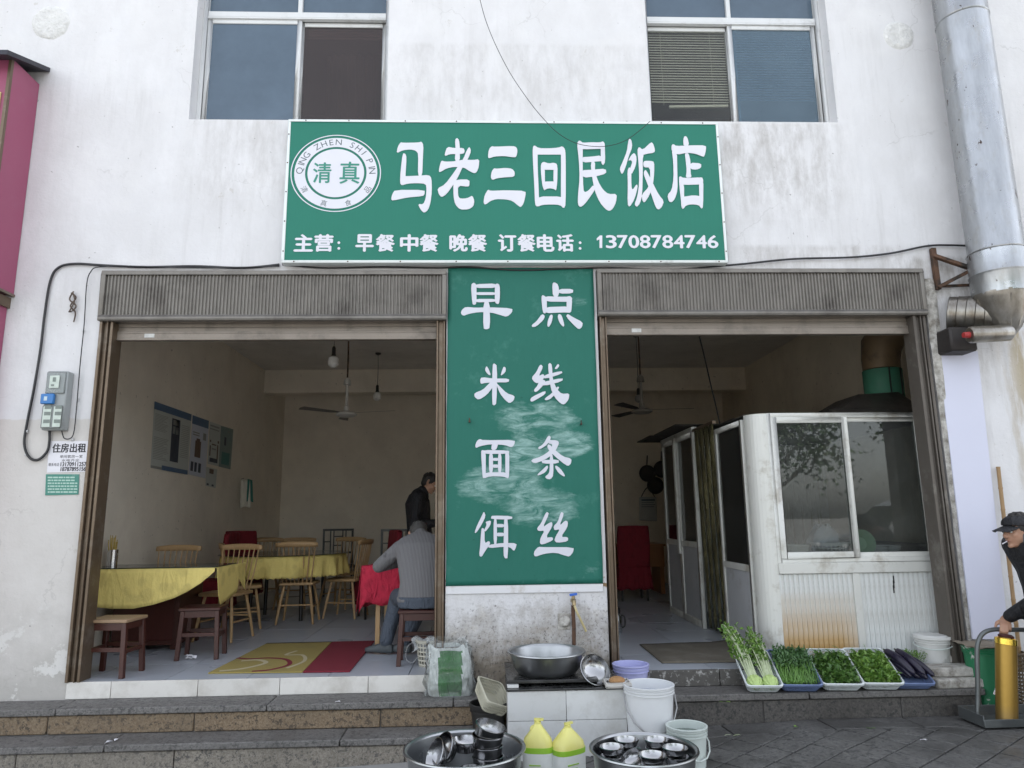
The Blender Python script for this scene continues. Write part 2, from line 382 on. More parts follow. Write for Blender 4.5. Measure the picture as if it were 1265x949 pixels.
# left dining room and right room
MB().box(-3.8, -3.6, .243, 7.0, 0, 3.56).build('room_wall', M['inner'], bld)
MB().box(-3.8, .3, 7.003, 7.2, 0, 3.56).build('room_wall', M['inner'], bld)
MB().box(.303, .5, .243, 7.2, 0, 3.557).build('room_wall', M['inner'], bld)
MB().box(.503, 4.5, 7.003, 7.2, 0, 3.557).build('room_wall', M['inner_grimy'], bld)
MB().box(4.3, 4.5, .243, 7.0, 0, 3.557).build('room_wall', M['inner_grimy'], bld)
MB().box(-12.7, 13.7, .243, 9.2, 3.563, 3.7).build('ceiling', M['ceil'], bld)
MB().box(-3.597, .3, 5.76, 6.05, 3.18, 3.56).build('ceiling_beam', M['inner'], bld)
MB().box(.503, 4.297, 5.76, 6.05, 3.18, 3.56).build('ceiling_beam', M['inner_grimy'], bld)
# upstairs rooms behind the windows
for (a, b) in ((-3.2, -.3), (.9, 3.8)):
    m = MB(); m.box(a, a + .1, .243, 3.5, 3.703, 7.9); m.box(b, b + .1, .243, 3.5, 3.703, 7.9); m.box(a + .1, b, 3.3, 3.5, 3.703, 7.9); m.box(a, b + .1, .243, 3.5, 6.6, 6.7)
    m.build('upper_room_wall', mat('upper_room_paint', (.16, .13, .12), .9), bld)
# round plastered-over vents
for (px, py, r) in ((63, 28, .15), (1110, 44, .13)):
    c = P(px, py, 0); m = MB()
    m.lathe([(0, .016), (r * .35, .018), (r * .7, .014), (r * .9, .016), (r, .009), (r * 1.12, -.002)], c, 28, Matrix.Rotation(R_(90), 3, 'X'), wob=lambda a, z: 1 + .06 * noise.noise(Vector((math.cos(a) * 2, math.sin(a) * 2, z * 9 + px))))
    m.build('vent_plug', mat('rough_mortar', (.66, .655, .64), .95, var=.28, scale=12, bump=1, bscale=24, dist=.02), bld)
def window(hole, left):
    x0, x1, z0, z1 = hole; yf = .13
    wn = bpy.data.objects.new('window', None); COL.objects.link(wn); wn.location = (x0, yf, z0); wn.parent = bld
    zt = 5.64
    m = MB(); f = .045
    m.box(x0, x0 + f, yf, yf + .07, z0, z1); m.box(x1 - f, x1, yf, yf + .07, z0, z1)
    m.box(x0 + f, x1 - f, yf, yf + .07, z0, z0 + .02); m.box(x0 + f, x1 - f, yf, yf + .07, z1 - f, z1)
    m.box(x0 + f, x1 - f, yf - .005, yf + .07, zt, zt + .055); m.box(x0 + f, x1 - f, yf - .012, yf + .03, zt - .02, zt - .004)
    xm = (x0 + x1) / 2 + (.02 if left else -.02)
    m.box(xm - .02, xm + .02, yf, yf + .07, zt + .055, z1 - f)
    m.build('frame', M['alu_white'], wn, world=True, bevel=.003)
    def sash(a, b, y, t=.04):
        m = MB(); m.box(a, a + t, y, y + .03, z0 + .022, zt - .022); m.box(b - t, b, y, y + .03, z0 + .022, zt - .022)
        m.box(a + t, b - t, y, y + .03, z0 + .022, z0 + .022 + .035); m.box(a + t, b - t, y, y + .03, zt - .06, zt - .022)
        m.build('sash', M['alu_white'], wn, world=True, bevel=.003)
        return a + t, b - t, z0 + .057, zt - .06
    def pane(a, b, c, d, y, mt): MB().box(a, b, y, y + .005, c, d).build('pane', mt, wn, world=True)
    if left:
        a, b, c, d = sash(x0 + f, xm + .02, yf + .005); pane(a, b, c, d, yf + .016, M['glass_blue'])
        a, b, c, d = sash(xm + .0, x1 - f, yf + .038, .035); pane(a, b, c, d, yf + .05, glass_mat('brown_dark_glass', (.5, .42, .4), .04, .1, (.12, .09, .08)))
        MB().box(x0 + .13, x0 + .16, yf + .04, yf + .06, z0 + .02, zt).build('jamb_strip', M['alu_white'], wn, world=True)
        m = MB()
        for k in range(26):
            z = zt - .05 - k * .03; m.box(xm + .06, x1 - .07, yf + .09, yf + .092, z - .012, z + .012) if k < 4 else None
        m.build('blind', mat('dusty_blind', (.40, .38, .33), .6), wn, world=True)
        # curtain behind the opened half
        m = MB(); m.grid(lambda u, v: (xm + .1 + u * .55, .8 + .03 * math.sin(u * 40), z0 + v * 1.2), 60, 4)
        m.build('curtain', mat('brown_curtain', (.10, .07, .065), .9, var=.3), wn, world=True)
    else:
        a, b, c, d = sash(x0 + f - .02, xm, yf + .038, .03)
        pane(a, b, c, d, yf + .05, glass_mat('clear_window_glass', (.85, .86, .84), .03, .02, (.3, .3, .28), 1.35, .05))
        a, b, c, d = sash(xm - .02, x1 - f - .01, yf + .005); pane(a, b, c, d, yf + .016, glass_mat('tinted_glass_before_blind', (.50, .62, .70), .04, .25, (.2, .29, .36), 1.45, .12))
        MB().box(xm + .035, xm + .06, yf + .04, yf + .06, z0 + .02, zt).build('jamb_strip', M['alu_white'], wn, world=True)
        m = MB(); bx0, bx1 = x0 + .03, xm - .02
        for k in range(27):
            z = zt - .07 - k * .0265
            m.add([(bx0, yf + .078, z - .010), (bx1, yf + .078, z - .010), (bx1, yf + .092, z + .011), (bx0, yf + .092, z + .011)], [(0, 1, 2, 3)])
        m.bar((bx0 + .2, yf + .085, z - .05), (bx1 - .02, yf + .085, z - .036), .022)
        for xx in (bx0 + .15, bx1 - .15): m.tube([(xx, yf + .076, zt - .05), (xx, yf + .076, z - .04)], .0015, 4)
        m.build('blind', mat('cream_blind', (.66, .64, .54), .55, var=.12), wn, world=True)
        m = MB(); bx0, bx1 = xm + .03, x1 - .06
        for k in range(26):
            z = zt - .07 - k * .0265
            m.add([(bx0, yf + .078, z - .010), (bx1, yf + .078, z - .010), (bx1, yf + .092, z + .011), (bx0, yf + .092, z + .011)], [(0, 1, 2, 3)])
        m.build('blind', mat('grey_blind', (.66, .68, .69), .55, var=.12), wn, world=True)
    pane(x0 + f, xm - .02, zt + .055, z1 - f, yf + .03, M['glass_blue']); pane(xm + .02, x1 - f, zt + .055, z1 - f, yf + .03, M['glass_blue'])
window(HOLES[2], True); window(HOLES[3], False)
# ------------------------------------------------------------------ floor, steps, street
floor = setting('floor')
MB().box(-3.8, 4.5, .005, 7.2, -.9, -.008).build('floor_bed', M['joint'], floor)
def tiles(x0, x1, y0, y1, s, z=0, t=.008, g=.003):
    proto = {}
    y = y0
    while y < y1 - .02:
        ye = min(y + s, y1); x = x0
        while x < x1 - .02:
            xe = min(x + s, x1); k = (round(xe - x, 3), round(ye - y, 3))
            if k not in proto:
                proto[k] = MB().box(g, k[0] - g, g, k[1] - g, -t, 0).build('floor_tile', M['floor'], floor); o = proto[k]
            else: o = shared('floor_tile', proto[k], (0, 0, 0), floor)
            o.location = (x, y, z + random.uniform(-.0008, .0008)); x = xe
        y = ye
tiles(-3.6, .3, .006, 7.0, .6); tiles(.503, 4.297, .006, 7.0, .6)
steps = setting('steps')
def gz(x): return -.30 - .045 * max(0.0, 2.2 - x) if x > -6 else -.669
def slabs(name, xs, y0, y1, z0, z1, mt, bev=.006, jit=.003):
    for a, b in zip(xs[:-1], xs[1:]):
        j = random.uniform(-jit, jit)
        MB().box(-(b - a) / 2 + .003, (b - a) / 2 - .003, 0, y1 - y0, z0 - z1, 0).build(name, mt, steps, bevel=bev).location = ((a + b) / 2, y0 + j, z1 + j * .5)
X_ = lambda px, py, Y: P(px, py, Y).x
jt = [-9] + [X_(p, 868, -.27) for p in (-330, -90, 70, 330, 560, 790, 1000)] + [3.62]
jr = [-9] + [X_(p, 890, -.26) for p in (-260, 59, 240, 470, 700)] ; jr2 = [jr[-1]] + [X_(p, 878, -.26) for p in (943, 1114)] + [3.6]
slabs('granite_slab', jt, -.285, -.013, -.165, -.12, M['gr_tread'])
slabs('granite_block', jr, -.262, -.02, -.289, -.168, M['gr_rise']); slabs('granite_block', jr2, -.262, -.02, -.9, -.168, M['gr_dark'])
jl = [-9] + [X_(p, 930, -.5) for p in (-180, 130, 420)] + [.0, .6, .95]
slabs('granite_slab', jl, -.53, -.265, -.335, -.292, M['gr_tread'])
jb = [-9] + [X_(p, 940, -.5) for p in (-170, 20, 215, 500)] + [.2, .95]
slabs('granite_block', jb, -.508, -.27, -.95, -.338, M['gr_rise2'])
MB().box(-9, 3.6, -.25, .002, -.95, -.17).build('step_core', M['joint'], steps)
# threshold edge: white tiles under the left door, dark stone under the right one
MB().box(-3.597, -3.0, .243, .26, .0, 3.5).build('room_wall', M['inner'], bld) if 0 else None
xs = [-3.10] + [X_(p, 848, 0) for p in (138, 245, 346, 455)] + [-.33]
for a, b in zip(xs[:-1], xs[1:]):
    MB().box(-(b - a) / 2 + .002, (b - a) / 2 - .002, 0, .016, -.1175, 0).build('edge_tile', M['wtile'], steps, bevel=.002).location = ((a + b) / 2, -.012, .001)
slabs('threshold_stone', [.93, 1.75, 2.6, 3.6], -.03, .004, -.1175, -.002, mat('limed_dark_stone', (.085, .08, .072), .75, var=.35, scale=30, bump=.5, bscale=60, dirt=(.42, .41, .39), dth=(.54, .66)), .004)
# street: one sloping sheet out to the horizon with separate paving stones near the steps
street = setting('street')
def gsheet():
    m = MB(); xs = [-200, -60, -20, -9, -6, -4, -2, 0, 1, 2.2, 3, 5, 9, 20, 60, 200]; ys = [-200, -60, -25, -12, -6, -3, -1.5, -.24]
    n = len(xs)
    m.add([(x, y, gz(x) - .022 + (0 if y > -3 else 0)) for y in ys for x in xs], [(j * n + i, j * n + i + 1, (j + 1) * n + i + 1, (j + 1) * n + i) for j in range(len(ys) - 1) for i in range(n - 1)])
    return m
t = NT('asphalt'); c_ = t.mix(t.noise(60, 5, .8), (.24, .238, .23), (.34, .335, .32)); c_ = t.mix(t.ramp(t.noise(.6, 5), .4, .7), c_, (.25, .245, .235)); t.bump(t.noise(90, 3, .8), .4, .006)
asph = t.fin(c_, .85)
gsheet().build('street_sheet', asph, street)
MB().box(-200, 200, 20, 200, -.4, -.32).build('far_ground', asph, street)
def paver(pts, name='paving_stone', mt=None):
    c = Vector((sum(p[0] for p in pts) / len(pts), sum(p[1] for p in pts) / len(pts), 0)); c.z = gz(c.x)
    q = [Vector((c.x + (p[0] - c.x) * .985, c.y + (p[1] - c.y) * .985, gz(p[0]) - .02)) for p in pts]
    # keep the joints an even width
    q = []
    for p in pts:
        d = Vector((c.x - p[0], c.y - p[1], 0)); d = d.normalized() * .0075 if d.length > .01 else d
        q.append(Vector((p[0] + d.x, p[1] + d.y, gz(p[0]) - .021)))
    lift = random.uniform(-.0015, .0015)
    MB().prism(q, (0, 0, .02 + lift)).build(name, mt or M['paver'], street, origin=(c.x, c.y, c.z), bevel=.003)
# border row of long slabs
x = .96
while x < 6:
    e = x + random.choice((.5, .62, .7)); paver([(x, -.27), (e, -.27), (e + .02, -.52), (x + .02, -.52)]); x = e
def clip(poly, f):                      # keep f>=0
    out = []
    for i in range(len(poly)):
        a, b = poly[i], poly[(i + 1) % len(poly)]; fa, fb = f(a), f(b)
        if fa >= 0: out.append(a)
        if fa * fb < 0:
            t_ = fa / (fa - fb); out.append((a[0] + (b[0] - a[0]) * t_, a[1] + (b[1] - a[1]) * t_))
    return out
s = .215; ca, sa = math.cos(R_(38)), math.sin(R_(38))
for i in range(-50, 50):
    for j in range(-50, 50):
        cx, cy = i * s, j * s
        pts = [(cx, cy), (cx + s, cy), (cx + s, cy + s), (cx, cy + s)]
        pts = [(p[0] * ca - p[1] * sa + 2, (p[0] * sa + p[1] * ca) - 1.4) for p in pts]
        if min(p[0] for p in pts) < -.6 or max(p[0] for p in pts) > 4.9 or max(p[1] for p in pts) < -1.75: continue
        pts = clip(pts, lambda p: -.525 - p[1])
        if len(pts) < 3: continue
        ar = abs(sum(pts[k][0] * pts[(k + 1) % len(pts)][1] - pts[(k + 1) % len(pts)][0] * pts[k][1] for k in range(len(pts)))) / 2
        if ar > .004 and min(p[1] for p in pts) > -2.6: paver(pts)
# ------------------------------------------------------------------ roller shutters
def shutter(x0, x1, z0, z1, zb, xl, xr, label):
    sh = thing('roller_shutter', label, 'roller shutter', ((x0 + x1) / 2, 0, z0), group=None)
    m = MB(); t = .035
    m.box(x0, x1, -.055, .0, z1 - t, z1); m.box(x0, x1, -.055, 0, z0, z0 + t + .01); m.box(x0, x0 + t, -.055, 0, z0 + t + .01, z1 - t); m.box(x1 - t, x1, -.055, 0, z0 + t + .01, z1 - t)
    m.box(x0 + .004, x1 - .004, -.062, -.056, z0 + .008, z0 + .028)
    m.build('box_frame', M['alu_box'], sh, world=True, bevel=.004)
    m = MB(); n = int((x1 - x0 - 2 * t) / .014); a, b = x0 + t, x1 - t
    def rib(u, v):
        k = round(u * n * 2) ; return (a + (b - a) * u, -.042 + (.013 if k % 4 in (0, 1) else 0), z0 + t + .011 + v * (z1 - z0 - 2 * t - .012))
    m.grid(rib, n * 2, 1, smooth=False)
    m.build('ribbed_panel', M['alu_box'], sh, world=True, weld=False)
    MB().box(x0 + .002, x1 - .002, .01, .3, z0 + .02, z1 + .02).build('drum_cover', M['alu_box'], sh, world=True)
    z = z0 + .01; proto = None
    zz = zb + .075
    while zz < z0 + .02:
        h = .034; o = MB().box(xl, xr, -.006, .006, 0, h - .004).bar((xl, -.009, h - .01), (xr, -.009, h - .01), .007, .007) if proto is None else None
        if o: proto = o.build('shutter_slat', M['alu_bar'], sh); proto.location = (-sh.location.x, .075, zz - z0)
        else: shared('shutter_slat', proto, (-sh.location.x, .075, zz - z0), sh)
        zz += h
    m = MB(); m.box(xl, xr, .05, .10, zb, zb + .07); m.box(xl, xr, .045, .105, zb - .004, zb + .01); m.box(xl, xr, .046, .05, zb + .05, zb + .058)
    m.build('bottom_bar', M['alu_bar'], sh, world=True, bevel=.002)
    MB().box(xl + .22, xl + .3, .047, .0495, zb + .018, zb + .05).build('sticker', mat('torn_sticker', (.55, .55, .53), .6, var=.35, scale=30), sh, world=True)
    for (a, b) in ((x0 + .01, xl), (xr, x1 - .01)):
        m = MB(); w_ = b - a
        m.box(a, a + w_ * .22, -.03, .13, 0, z0 - .001); m.box(b - w_ * .22, b, -.022, .13, 0, z0 - .001); m.box(a + w_ * .22, b - w_ * .22, .0, .10, 0, z0 - .001)
        if w_ > .08: m.box(a + w_ * .55, a + w_ * .65, -.028, -.002, 0, z0 - .001)
        m.build('guide_rail', M['rail_grey'] if x1 > 3 and a > 2 else M['alu_brown'], sh, world=True, bevel=.003)
    return sh
shutter(-3.115, -.325, 2.745, 3.165, 2.61, -3.0, -.405, 'brown rolled up shutter with ribbed box over the left dining room')
shutter(.925, 3.70, 2.775, 3.18, 2.64, .995, 3.575, 'brown rolled up shutter with ribbed box over the kitchen booth')
# ragged cement edge right of the right rail
m = MB(); m.grid(lambda u, v: (3.712 + u * (.10 + .03 * noise.noise(Vector((9, v * 9, 0)))), -.012 - .012 * math.sin(u * 3.1) - .01 * noise.noise(Vector((u * 3, v * 20, 0))), v * 3.1), 6, 120)
t = NT('rough_cement'); c_ = t.mix(t.ramp(t.noise(9, 8, .75), .38, .6), (.22, .2, .17), (.6, .58, .54)); t.bump(t.noise(30, 6, .8), .8, .02); M['cement'] = t.fin(c_, .95)
m.build('cement_edge', M['cement'], bld)
# ------------------------------------------------------------------ main sign
def sign_green(name, c, chalk=False):
    t = NT(name); gg = t.n('ShaderNodeNewGeometry'); ss = t.n('ShaderNodeSeparateXYZ'); t.l(gg.outputs['Position'], ss.inputs[0]); X, Y, Z = ss.outputs
    col = t.mix(t.noise(1.5, 4, .5), sc3(c, .93), sc3(c, 1.06))
    fn = t.noise(3, 6, .8, t.map((40, 1, .7)))
    col = t.mix(t.ramp(fn, .35, .75), sc3(c, .93), col)
    col = t.mix(t.math('MULTIPLY', t.ramp(t.noise(26, 3), .70, .74), .5), col, sc3(c, .6))
    if chalk:
        ch = None
        for (px, py, rx, rz) in ((665, 518, .42, .17), (695, 548, .30, .13), (620, 598, .40, .18), (665, 625, .36, .18), (650, 560, .2, .25)):
            q = P(px, py, 0); d = t.math('ADD', t.math('POWER', t.math('DIVIDE', t.math('SUBTRACT', X, q.x), rx), 2.0), t.math('POWER', t.math('DIVIDE', t.math('SUBTRACT', Z, q.z), rz), 2.0))
            e = t.mr(d, 1.0, .1); ch = e if ch is None else t.math('MAXIMUM', ch, e)
        st = t.n('ShaderNodeTexNoise'); st.inputs['Scale'].default_value = 2.4; st.inputs['Detail'].default_value = 9; st.inputs['Roughness'].default_value = .68; st.inputs['Distortion'].default_value = 1.1; t.l(t.map((1.6, 1, 5.5)), st.inputs['Vector'])
        ed = t.math('ADD', ch, t.mr(t.noise(3.2, 6, .7, t.map((1, 1, 1.8))), .3, .7, -.45, .45))
        f = t.math('MULTIPLY', t.mr(ed, .25, .75), t.mr(st.outputs[0], .38, .62, .05, .85)); f = t.math('MULTIPLY', f, t.mr(t.noise(9, 8, .8, t.map((1, 1, 5))), .3, .7, .35, 1))
        col = t.mix(f, col, (.42, .60, .57))
        col = t.mix(t.math('MULTIPLY', t.ramp(t.noise(3.1, 7, .7, t.map((1, 1, 1), loc=(5, 5, 5))), .58, .78), .2), col, (.25, .5, .45))
        t.bump(t.noise(2.2, 4, .6, t.map((1.2, 1, .6))), .5, .05)
    else: t.bump(t.noise(1.8, 3, .5), .35, .02)
    return t.fin(col, .5 if not chalk else .6, spec=.25)
M['green'] = sign_green('green_sign_film', (.022, .182, .128)); M['banner'] = sign_green('green_banner_cloth', (.020, .142, .106), True)
M['white_print'] = mat('white_print', (.66, .66, .71), .5, var=.04, bump=0)
M['grey_print'] = mat('grey_print', (.10, .13, .14), .5, bump=0); M['green_print'] = mat('green_print', (.036, .24, .175), .5, bump=0)
SY = -.10
sg = thing('shop_sign', 'long green shop sign with seven big white characters and a round emblem', 'sign', (.2, SY, 3.3))
a, b, c, d = P(355, 149, SY), P(887, 150, SY), P(899, 323, SY), P(349, 327, SY)
sx0, sx1, sz0, sz1 = (a.x + d.x) / 2, (b.x + c.x) / 2, (c.z + d.z) / 2, (a.z + b.z) / 2
MB().box(sx0 + .02, sx1 - .02, SY, -.03, sz0 + .02, sz1 - .02).build('panel', M['green'], sg, world=True)
m = MB(); f = .022
m.box(sx0, sx1, SY - .006, -.03, sz1 - f, sz1); m.box(sx0, sx1, SY - .006, -.03, sz0, sz0 + f); m.box(sx0, sx0 + f, SY - .006, -.03, sz0 + f, sz1 - f); m.box(sx1 - f, sx1, SY - .006, -.03, sz0 + f, sz1 - f)
m.build('frame', mat('white_frame_strip', (.70, .74, .73), .45, var=.06, dirt=(.35, .36, .34), dth=(.62, .8)), sg, world=True, bevel=.003)
m = MB()
for k in range(9):
    for z in (sz0 + .011, sz1 - .011): m.lathe([(.006, 0), (.005, .003), (0, .004)], (sx0 + .1 + k * (sx1 - sx0 - .2) / 8 + random.uniform(-.05, .05), SY - .007, z), 8, Matrix.Rotation(R_(90), 3, 'X'))
for k in range(5):
    for x in (sx0 + .011, sx1 - .011): m.lathe([(.006, 0), (.005, .003), (0, .004)], (x, SY - .007, sz0 + .1 + k * .26), 8, Matrix.Rotation(R_(90), 3, 'X'))
m.build('screws', M['rust'], sg, world=True, kind='stuff')
m = MB()
for xx in (sx0 + .15, .2, 1.2, sx1 - .1): m.box(xx, xx + .03, -.03, -.001, sz0 + .05, sz1 - .05)
m.build('mounting_batten', M['rust'], sg, world=True, kind='stuff')
LETT = MB(); cnt = [0]
def strokes(polys, ox, oy, sc, Y, mb):
    for p in polys:
        if mb is None: break
        q = chaikin(p, 1); pts = [P(ox + x / sc, oy + y / sc, Y) for x, y in q]
        cnt[0] += 1; dy = -.0004 * (cnt[0] % 12)
        n = len(pts); mb.prism([v + Vector((0, dy, 0)) for v in pts], (0, .0035, 0))
A = (480, 160, 8.625); B = (590, 160, 8.63); Cc = (710, 160, 7.44); D = (560, 340, 5.753); E_ = (570, 530, 5.58)
big = [
 ([[(84,255),(100,180),(130,135),(150,143),(320,140),(350,128),(372,165),(366,300),(358,500),(312,500),(318,260),(290,225),(230,212),(150,222)],
   [(150,255),(180,258),(192,300),(180,500),(176,575),(140,597),(122,570),(128,450)],
   [(122,500),(300,495),(430,485),(458,520),(462,650),(448,780),(420,860),(380,890),(345,860),(312,795),(370,798),(395,740),(405,640),(398,580),(300,572),(200,578),(140,597)],
   [(68,645),(385,645),(385,690),(365,712),(200,725),(45,760),(27,745),(40,690)],
   [(625,185),(700,200),(800,198),(812,230),(800,262),(700,262),(650,265),(605,285),(597,265)],
   [(708,110),(730,90),(752,115),(760,200),(760,340),(705,340),(715,220)],
   [(565,332),(600,345),(700,342),(800,322),(900,328),(967,318),(962,400),(940,455),(915,470),(870,450),(800,405),(700,400),(620,415),(545,460),(535,440),(550,370)],
   [(862,185),(880,230),(850,310),(790,400),(745,500),(690,590),(620,690),(565,725),(535,690),(520,630),(600,590),(690,470),(750,380),(800,310),(835,220)],
   [(740,535),(862,535),(862,600),(845,612),(740,600),(740,700),(755,735),(800,740),(850,730),(893,705),(915,760),(905,820),(850,855),(760,855),(710,800),(692,720),(690,560)]], A),
 ([[(150,180),(180,187),(380,178),(418,195),(425,240),(412,295),(385,300),(280,285),(180,290),(120,312),(110,290),(120,215)],
   [(175,415),(200,422),(300,412),(370,422),(398,460),(390,508),(300,512),(210,522),(155,543),(140,510),(150,450)],
   [(112,638),(135,655),(300,648),(513,655),(510,710),(490,790),(460,830),(430,810),(370,760),(300,745),(200,742),(140,760),(80,805),(62,780),(75,700)],
   [(605,168),(640,195),(640,400),(655,710),(650,810),(635,825),(612,800),(605,600),(588,300),(588,190)],
   [(605,168),(650,200),(760,202),(860,195),(905,178),(935,215),(930,270),(885,268),(640,268),(600,268)],
   [(905,178),(935,220),(940,350),(940,800),(920,845),(890,800),(888,600),(890,300),(885,230)],
   [(640,715),(900,715),(930,760),(920,845),(880,805),(780,800),(690,805),(640,825),(615,790)],
   [(700,345),(720,365),(716,430),(718,555),(720,640),(710,652),(690,600),(674,440),(675,370)],
   [(700,345),(760,365),(810,355),(848,370),(848,432),(690,432),(690,365)],
   [(820,355),(852,380),(850,560),(838,652),(825,645),(808,560),(810,400)],
   [(690,558),(848,555),(838,652),(810,635),(770,628),(735,635),(710,652),(692,600)]], B),
 ([[(40,100),(75,125),(72,300),(78,560),(95,580),(130,560),(170,510),(190,545),(150,610),(90,690),(50,718),(28,690),(30,600),(45,450),(38,280),(20,130)],
   [(40,110),(75,125),(150,120),(230,122),(262,110),(278,140),(270,180),(240,180),(75,185),(30,170)],
   [(240,120),(275,125),(280,300),(262,330),(248,320),(240,280),(238,200)],
   [(60,255),(150,250),(245,238),(262,290),(190,295),(75,305)],
   [(60,375),(160,370),(285,360),(290,405),(200,430),(75,445)],
   [(145,300),(188,295),(185,380),(215,480),(260,555),(310,595),(388,592),(380,670),(350,730),(320,750),(285,735),(230,670),(185,570),(160,440)],
   [(500,85),(520,95),(530,160),(495,250),(470,340),(440,410),(425,400),(413,360),(440,300),(480,200),(490,120)],
   [(520,235),(550,215),(570,260),(560,340),(520,420),(505,370),(530,300),(515,280),(490,290)],
   [(500,345),(520,370),(520,520),(530,560),(570,500),(580,530),(550,640),(505,715),(485,690),(488,500),(484,380)],
   [(590,160),(625,190),(700,118),(720,130),(738,190),(730,215),(660,225),(625,235),(625,400),(620,600),(600,680),(570,715),(548,690),(575,620),(592,500),(590,350),(575,190)],
   [(640,290),(700,290),(730,300),(730,400),(720,500),(690,600),(640,678),(620,650),(615,600),(680,530),(695,440),(690,350),(635,350),(628,310)],
   [(650,370),(670,400),(720,500),(770,600),(820,660),(800,715),(770,740),(745,720),(700,590),(660,480),(635,420),(635,390)],
   [(1010,60),(1035,75),(1052,150),(1000,155),(997,90)],
   [(905,135),(930,155),(1060,148),(1205,148),(1205,190),(1190,252),(1170,250),(1110,225),(1030,215),(940,235),(890,200),(888,150)],
   [(890,180),(938,200),(942,400),(945,560),(920,640),(890,672),(865,665),(850,605),(890,560),(908,450),(905,300)],
   [(1012,215),(1045,215),(1065,290),(1065,400),(1075,440),(1020,445),(1030,380),(1020,280)],
   [(1060,305),(1162,312),(1162,352),(1120,370),(1065,365)],
   [(970,430),(1000,448),(1170,440),(1182,470),(1175,505),(1010,510),(960,500),(958,440)],
   [(958,450),(1005,505),(1005,620),(1010,700),(1000,730),(985,728),(975,640),(962,520)],
   [(1140,440),(1182,445),(1180,715),(1165,730),(1148,700),(1145,600)],
   [(975,620),(1010,618),(1090,605),(1182,618),(1165,730),(1140,695),(1070,688),(1020,700),(1000,730),(980,720)]], Cc)]
def chars(groups, counts, Y, mt, par):
    for (polys, (ox, oy, sc)), cs in zip(groups, counts):
        i = 0
        for c in cs:
            m = MB(); strokes(polys[i:i + c], ox, oy, sc, Y, m); m.build('character', mt, par, world=True, weld=False); i += c
chars(big, ((4, 5), (3, 8), (6, 6, 9)), SY - .004, M['white_print'], sg)
m = MB()
def tbox(body, x0, y0, x1, y1, bold, Y=SY - .003, mb=None):   # picture box (left, top, right, bottom)
    p = P(x0, y1, Y); q = P(x1, y0, Y); r1 = P(x0, y0, Y); r2 = P(x1, y1, Y)
    text_into(mb or m, body, ((p.x + r1.x) / 2, (p.z + r2.z) / 2), ((q.x + r2.x) / 2, (q.z + r1.z) / 2), Y, bold)
for body, x0, x1 in (('主', 364, 386), ('营', 389, 411), ('早', 440, 461), ('餐', 465, 487), ('中', 495, 516), ('餐', 519, 541), ('晚', 556, 577), ('餐', 579, 601), ('订', 616, 637), ('餐', 640, 661), ('电', 664, 684), ('话', 688, 708)):
    m = MB(); tbox(body, x0, 290, x1, 310.5, .0062, mb=m); m.build('character', M['white_print'], sg, world=True, weld=False)
m = MB()
for x in (417, 715):
    for yy in (300, 307): tbox('.', x, yy - 1.6, x + 3.2, yy + 1.6, .001)
m.build('punctuation', M['white_print'], sg, world=True, weld=False, kind='stuff')
vs_w = [734.5, 741, 748, 762]
xx = 735.0
for i, ch in enumerate('13708784746'):
    m = MB()
    if ch == '1':
        pq = [P(x, y, SY - .003) for x, y in ((xx + 9, 291), (xx + 9, 306.5), (xx + 5.6, 306.5), (xx + 5.6, 295.8), (xx + 2.2, 297.2), (xx + 2.2, 294.6), (xx + 6.2, 291))]
        m.prism(pq, (0, .002, 0))
    else: tbox(ch, xx, 291, xx + 12.2, 306.5, .0045, mb=m)
    m.build('digit', M['white_print'], sg, world=True, weld=False); xx += 13.95
# round emblem
ec = P(415, 214, SY); pxm = (P(460, 214, SY).x - P(370, 214, SY).x) / 90
def ring(mb, r0, r1, y, n=64):
    v = []; 
    for k in range(n):
        a = 2 * math.pi * k / n
        for r in (r0, r1): v.append((ec.x + r * pxm * math.cos(a), y, ec.z + r * pxm * .925 * math.sin(a)))
    mb.add(v, [(2 * k, 2 * k + 1, (2 * k + 3) % (2 * n), (2 * k + 2) % (2 * n)) for k in range(n)])
m = MB(); ring(m, 54.6, 55.9, SY - .003); ring(m, 38, 51.3, SY - .003); ring(m, .01, 35, SY - .003)
m.build('emblem', M['white_print'], sg, world=True, weld=False)
m = MB()
txt = 'QING ZHEN SHI PIN'; angs = {}
a0, a1 = 176, 4
pos = 0; tot = sum(.6 if c == 'I' else (.9 if c == ' ' else 1) for c in txt[:-1]) + 0
for i, c in enumerate(txt):
    ang = a0 + (a1 - a0) * pos / tot
    if c != ' ':
        vs, fs = textmesh(c); xa = min(v.x for v in vs); xb = max(v.x for v in vs); hh = max(v.y for v in vs); k_ = 8.6 * pxm / .72
        th = R_(ang); rr = 41 * pxm; out = []
        for v in vs:
            lx = (v.x - (xa + xb) / 2) * k_; ly = v.y * k_
            out.append((ec.x + (rr + ly) * math.cos(th) + lx * math.sin(th), SY - .0035, ec.z + (rr + ly) * math.sin(th) * .925 - lx * math.cos(th)))
        m.add(out, fs)
    pos += .6 if c == 'I' else (.9 if c == ' ' else 1)
for c, px, py, rt in (('清', 376, 234, -60), ('真', 400, 251, -15), ('食', 430, 250.5, 15), ('品', 454, 234, 55)):
    text_into(m, c, (-3.9 * pxm, -3.9 * pxm), (3.9 * pxm, 3.9 * pxm), 0, 0, place=lambda q, px=px, py=py, rt=rt: P(px, py, SY - .0035) + Vector((q.x * math.cos(R_(rt)) - q.z * math.sin(R_(rt)), 0, q.x * math.sin(R_(rt)) + q.z * math.cos(R_(rt)))))
m.build('emblem_lettering', M['grey_print'], sg, world=True, weld=False, kind='stuff')
m = MB(); tbox('清', 387, 201, 409, 226, .0028, SY - .004, m); tbox('真', 420, 200, 444, 227, .0028, SY - .004, m)
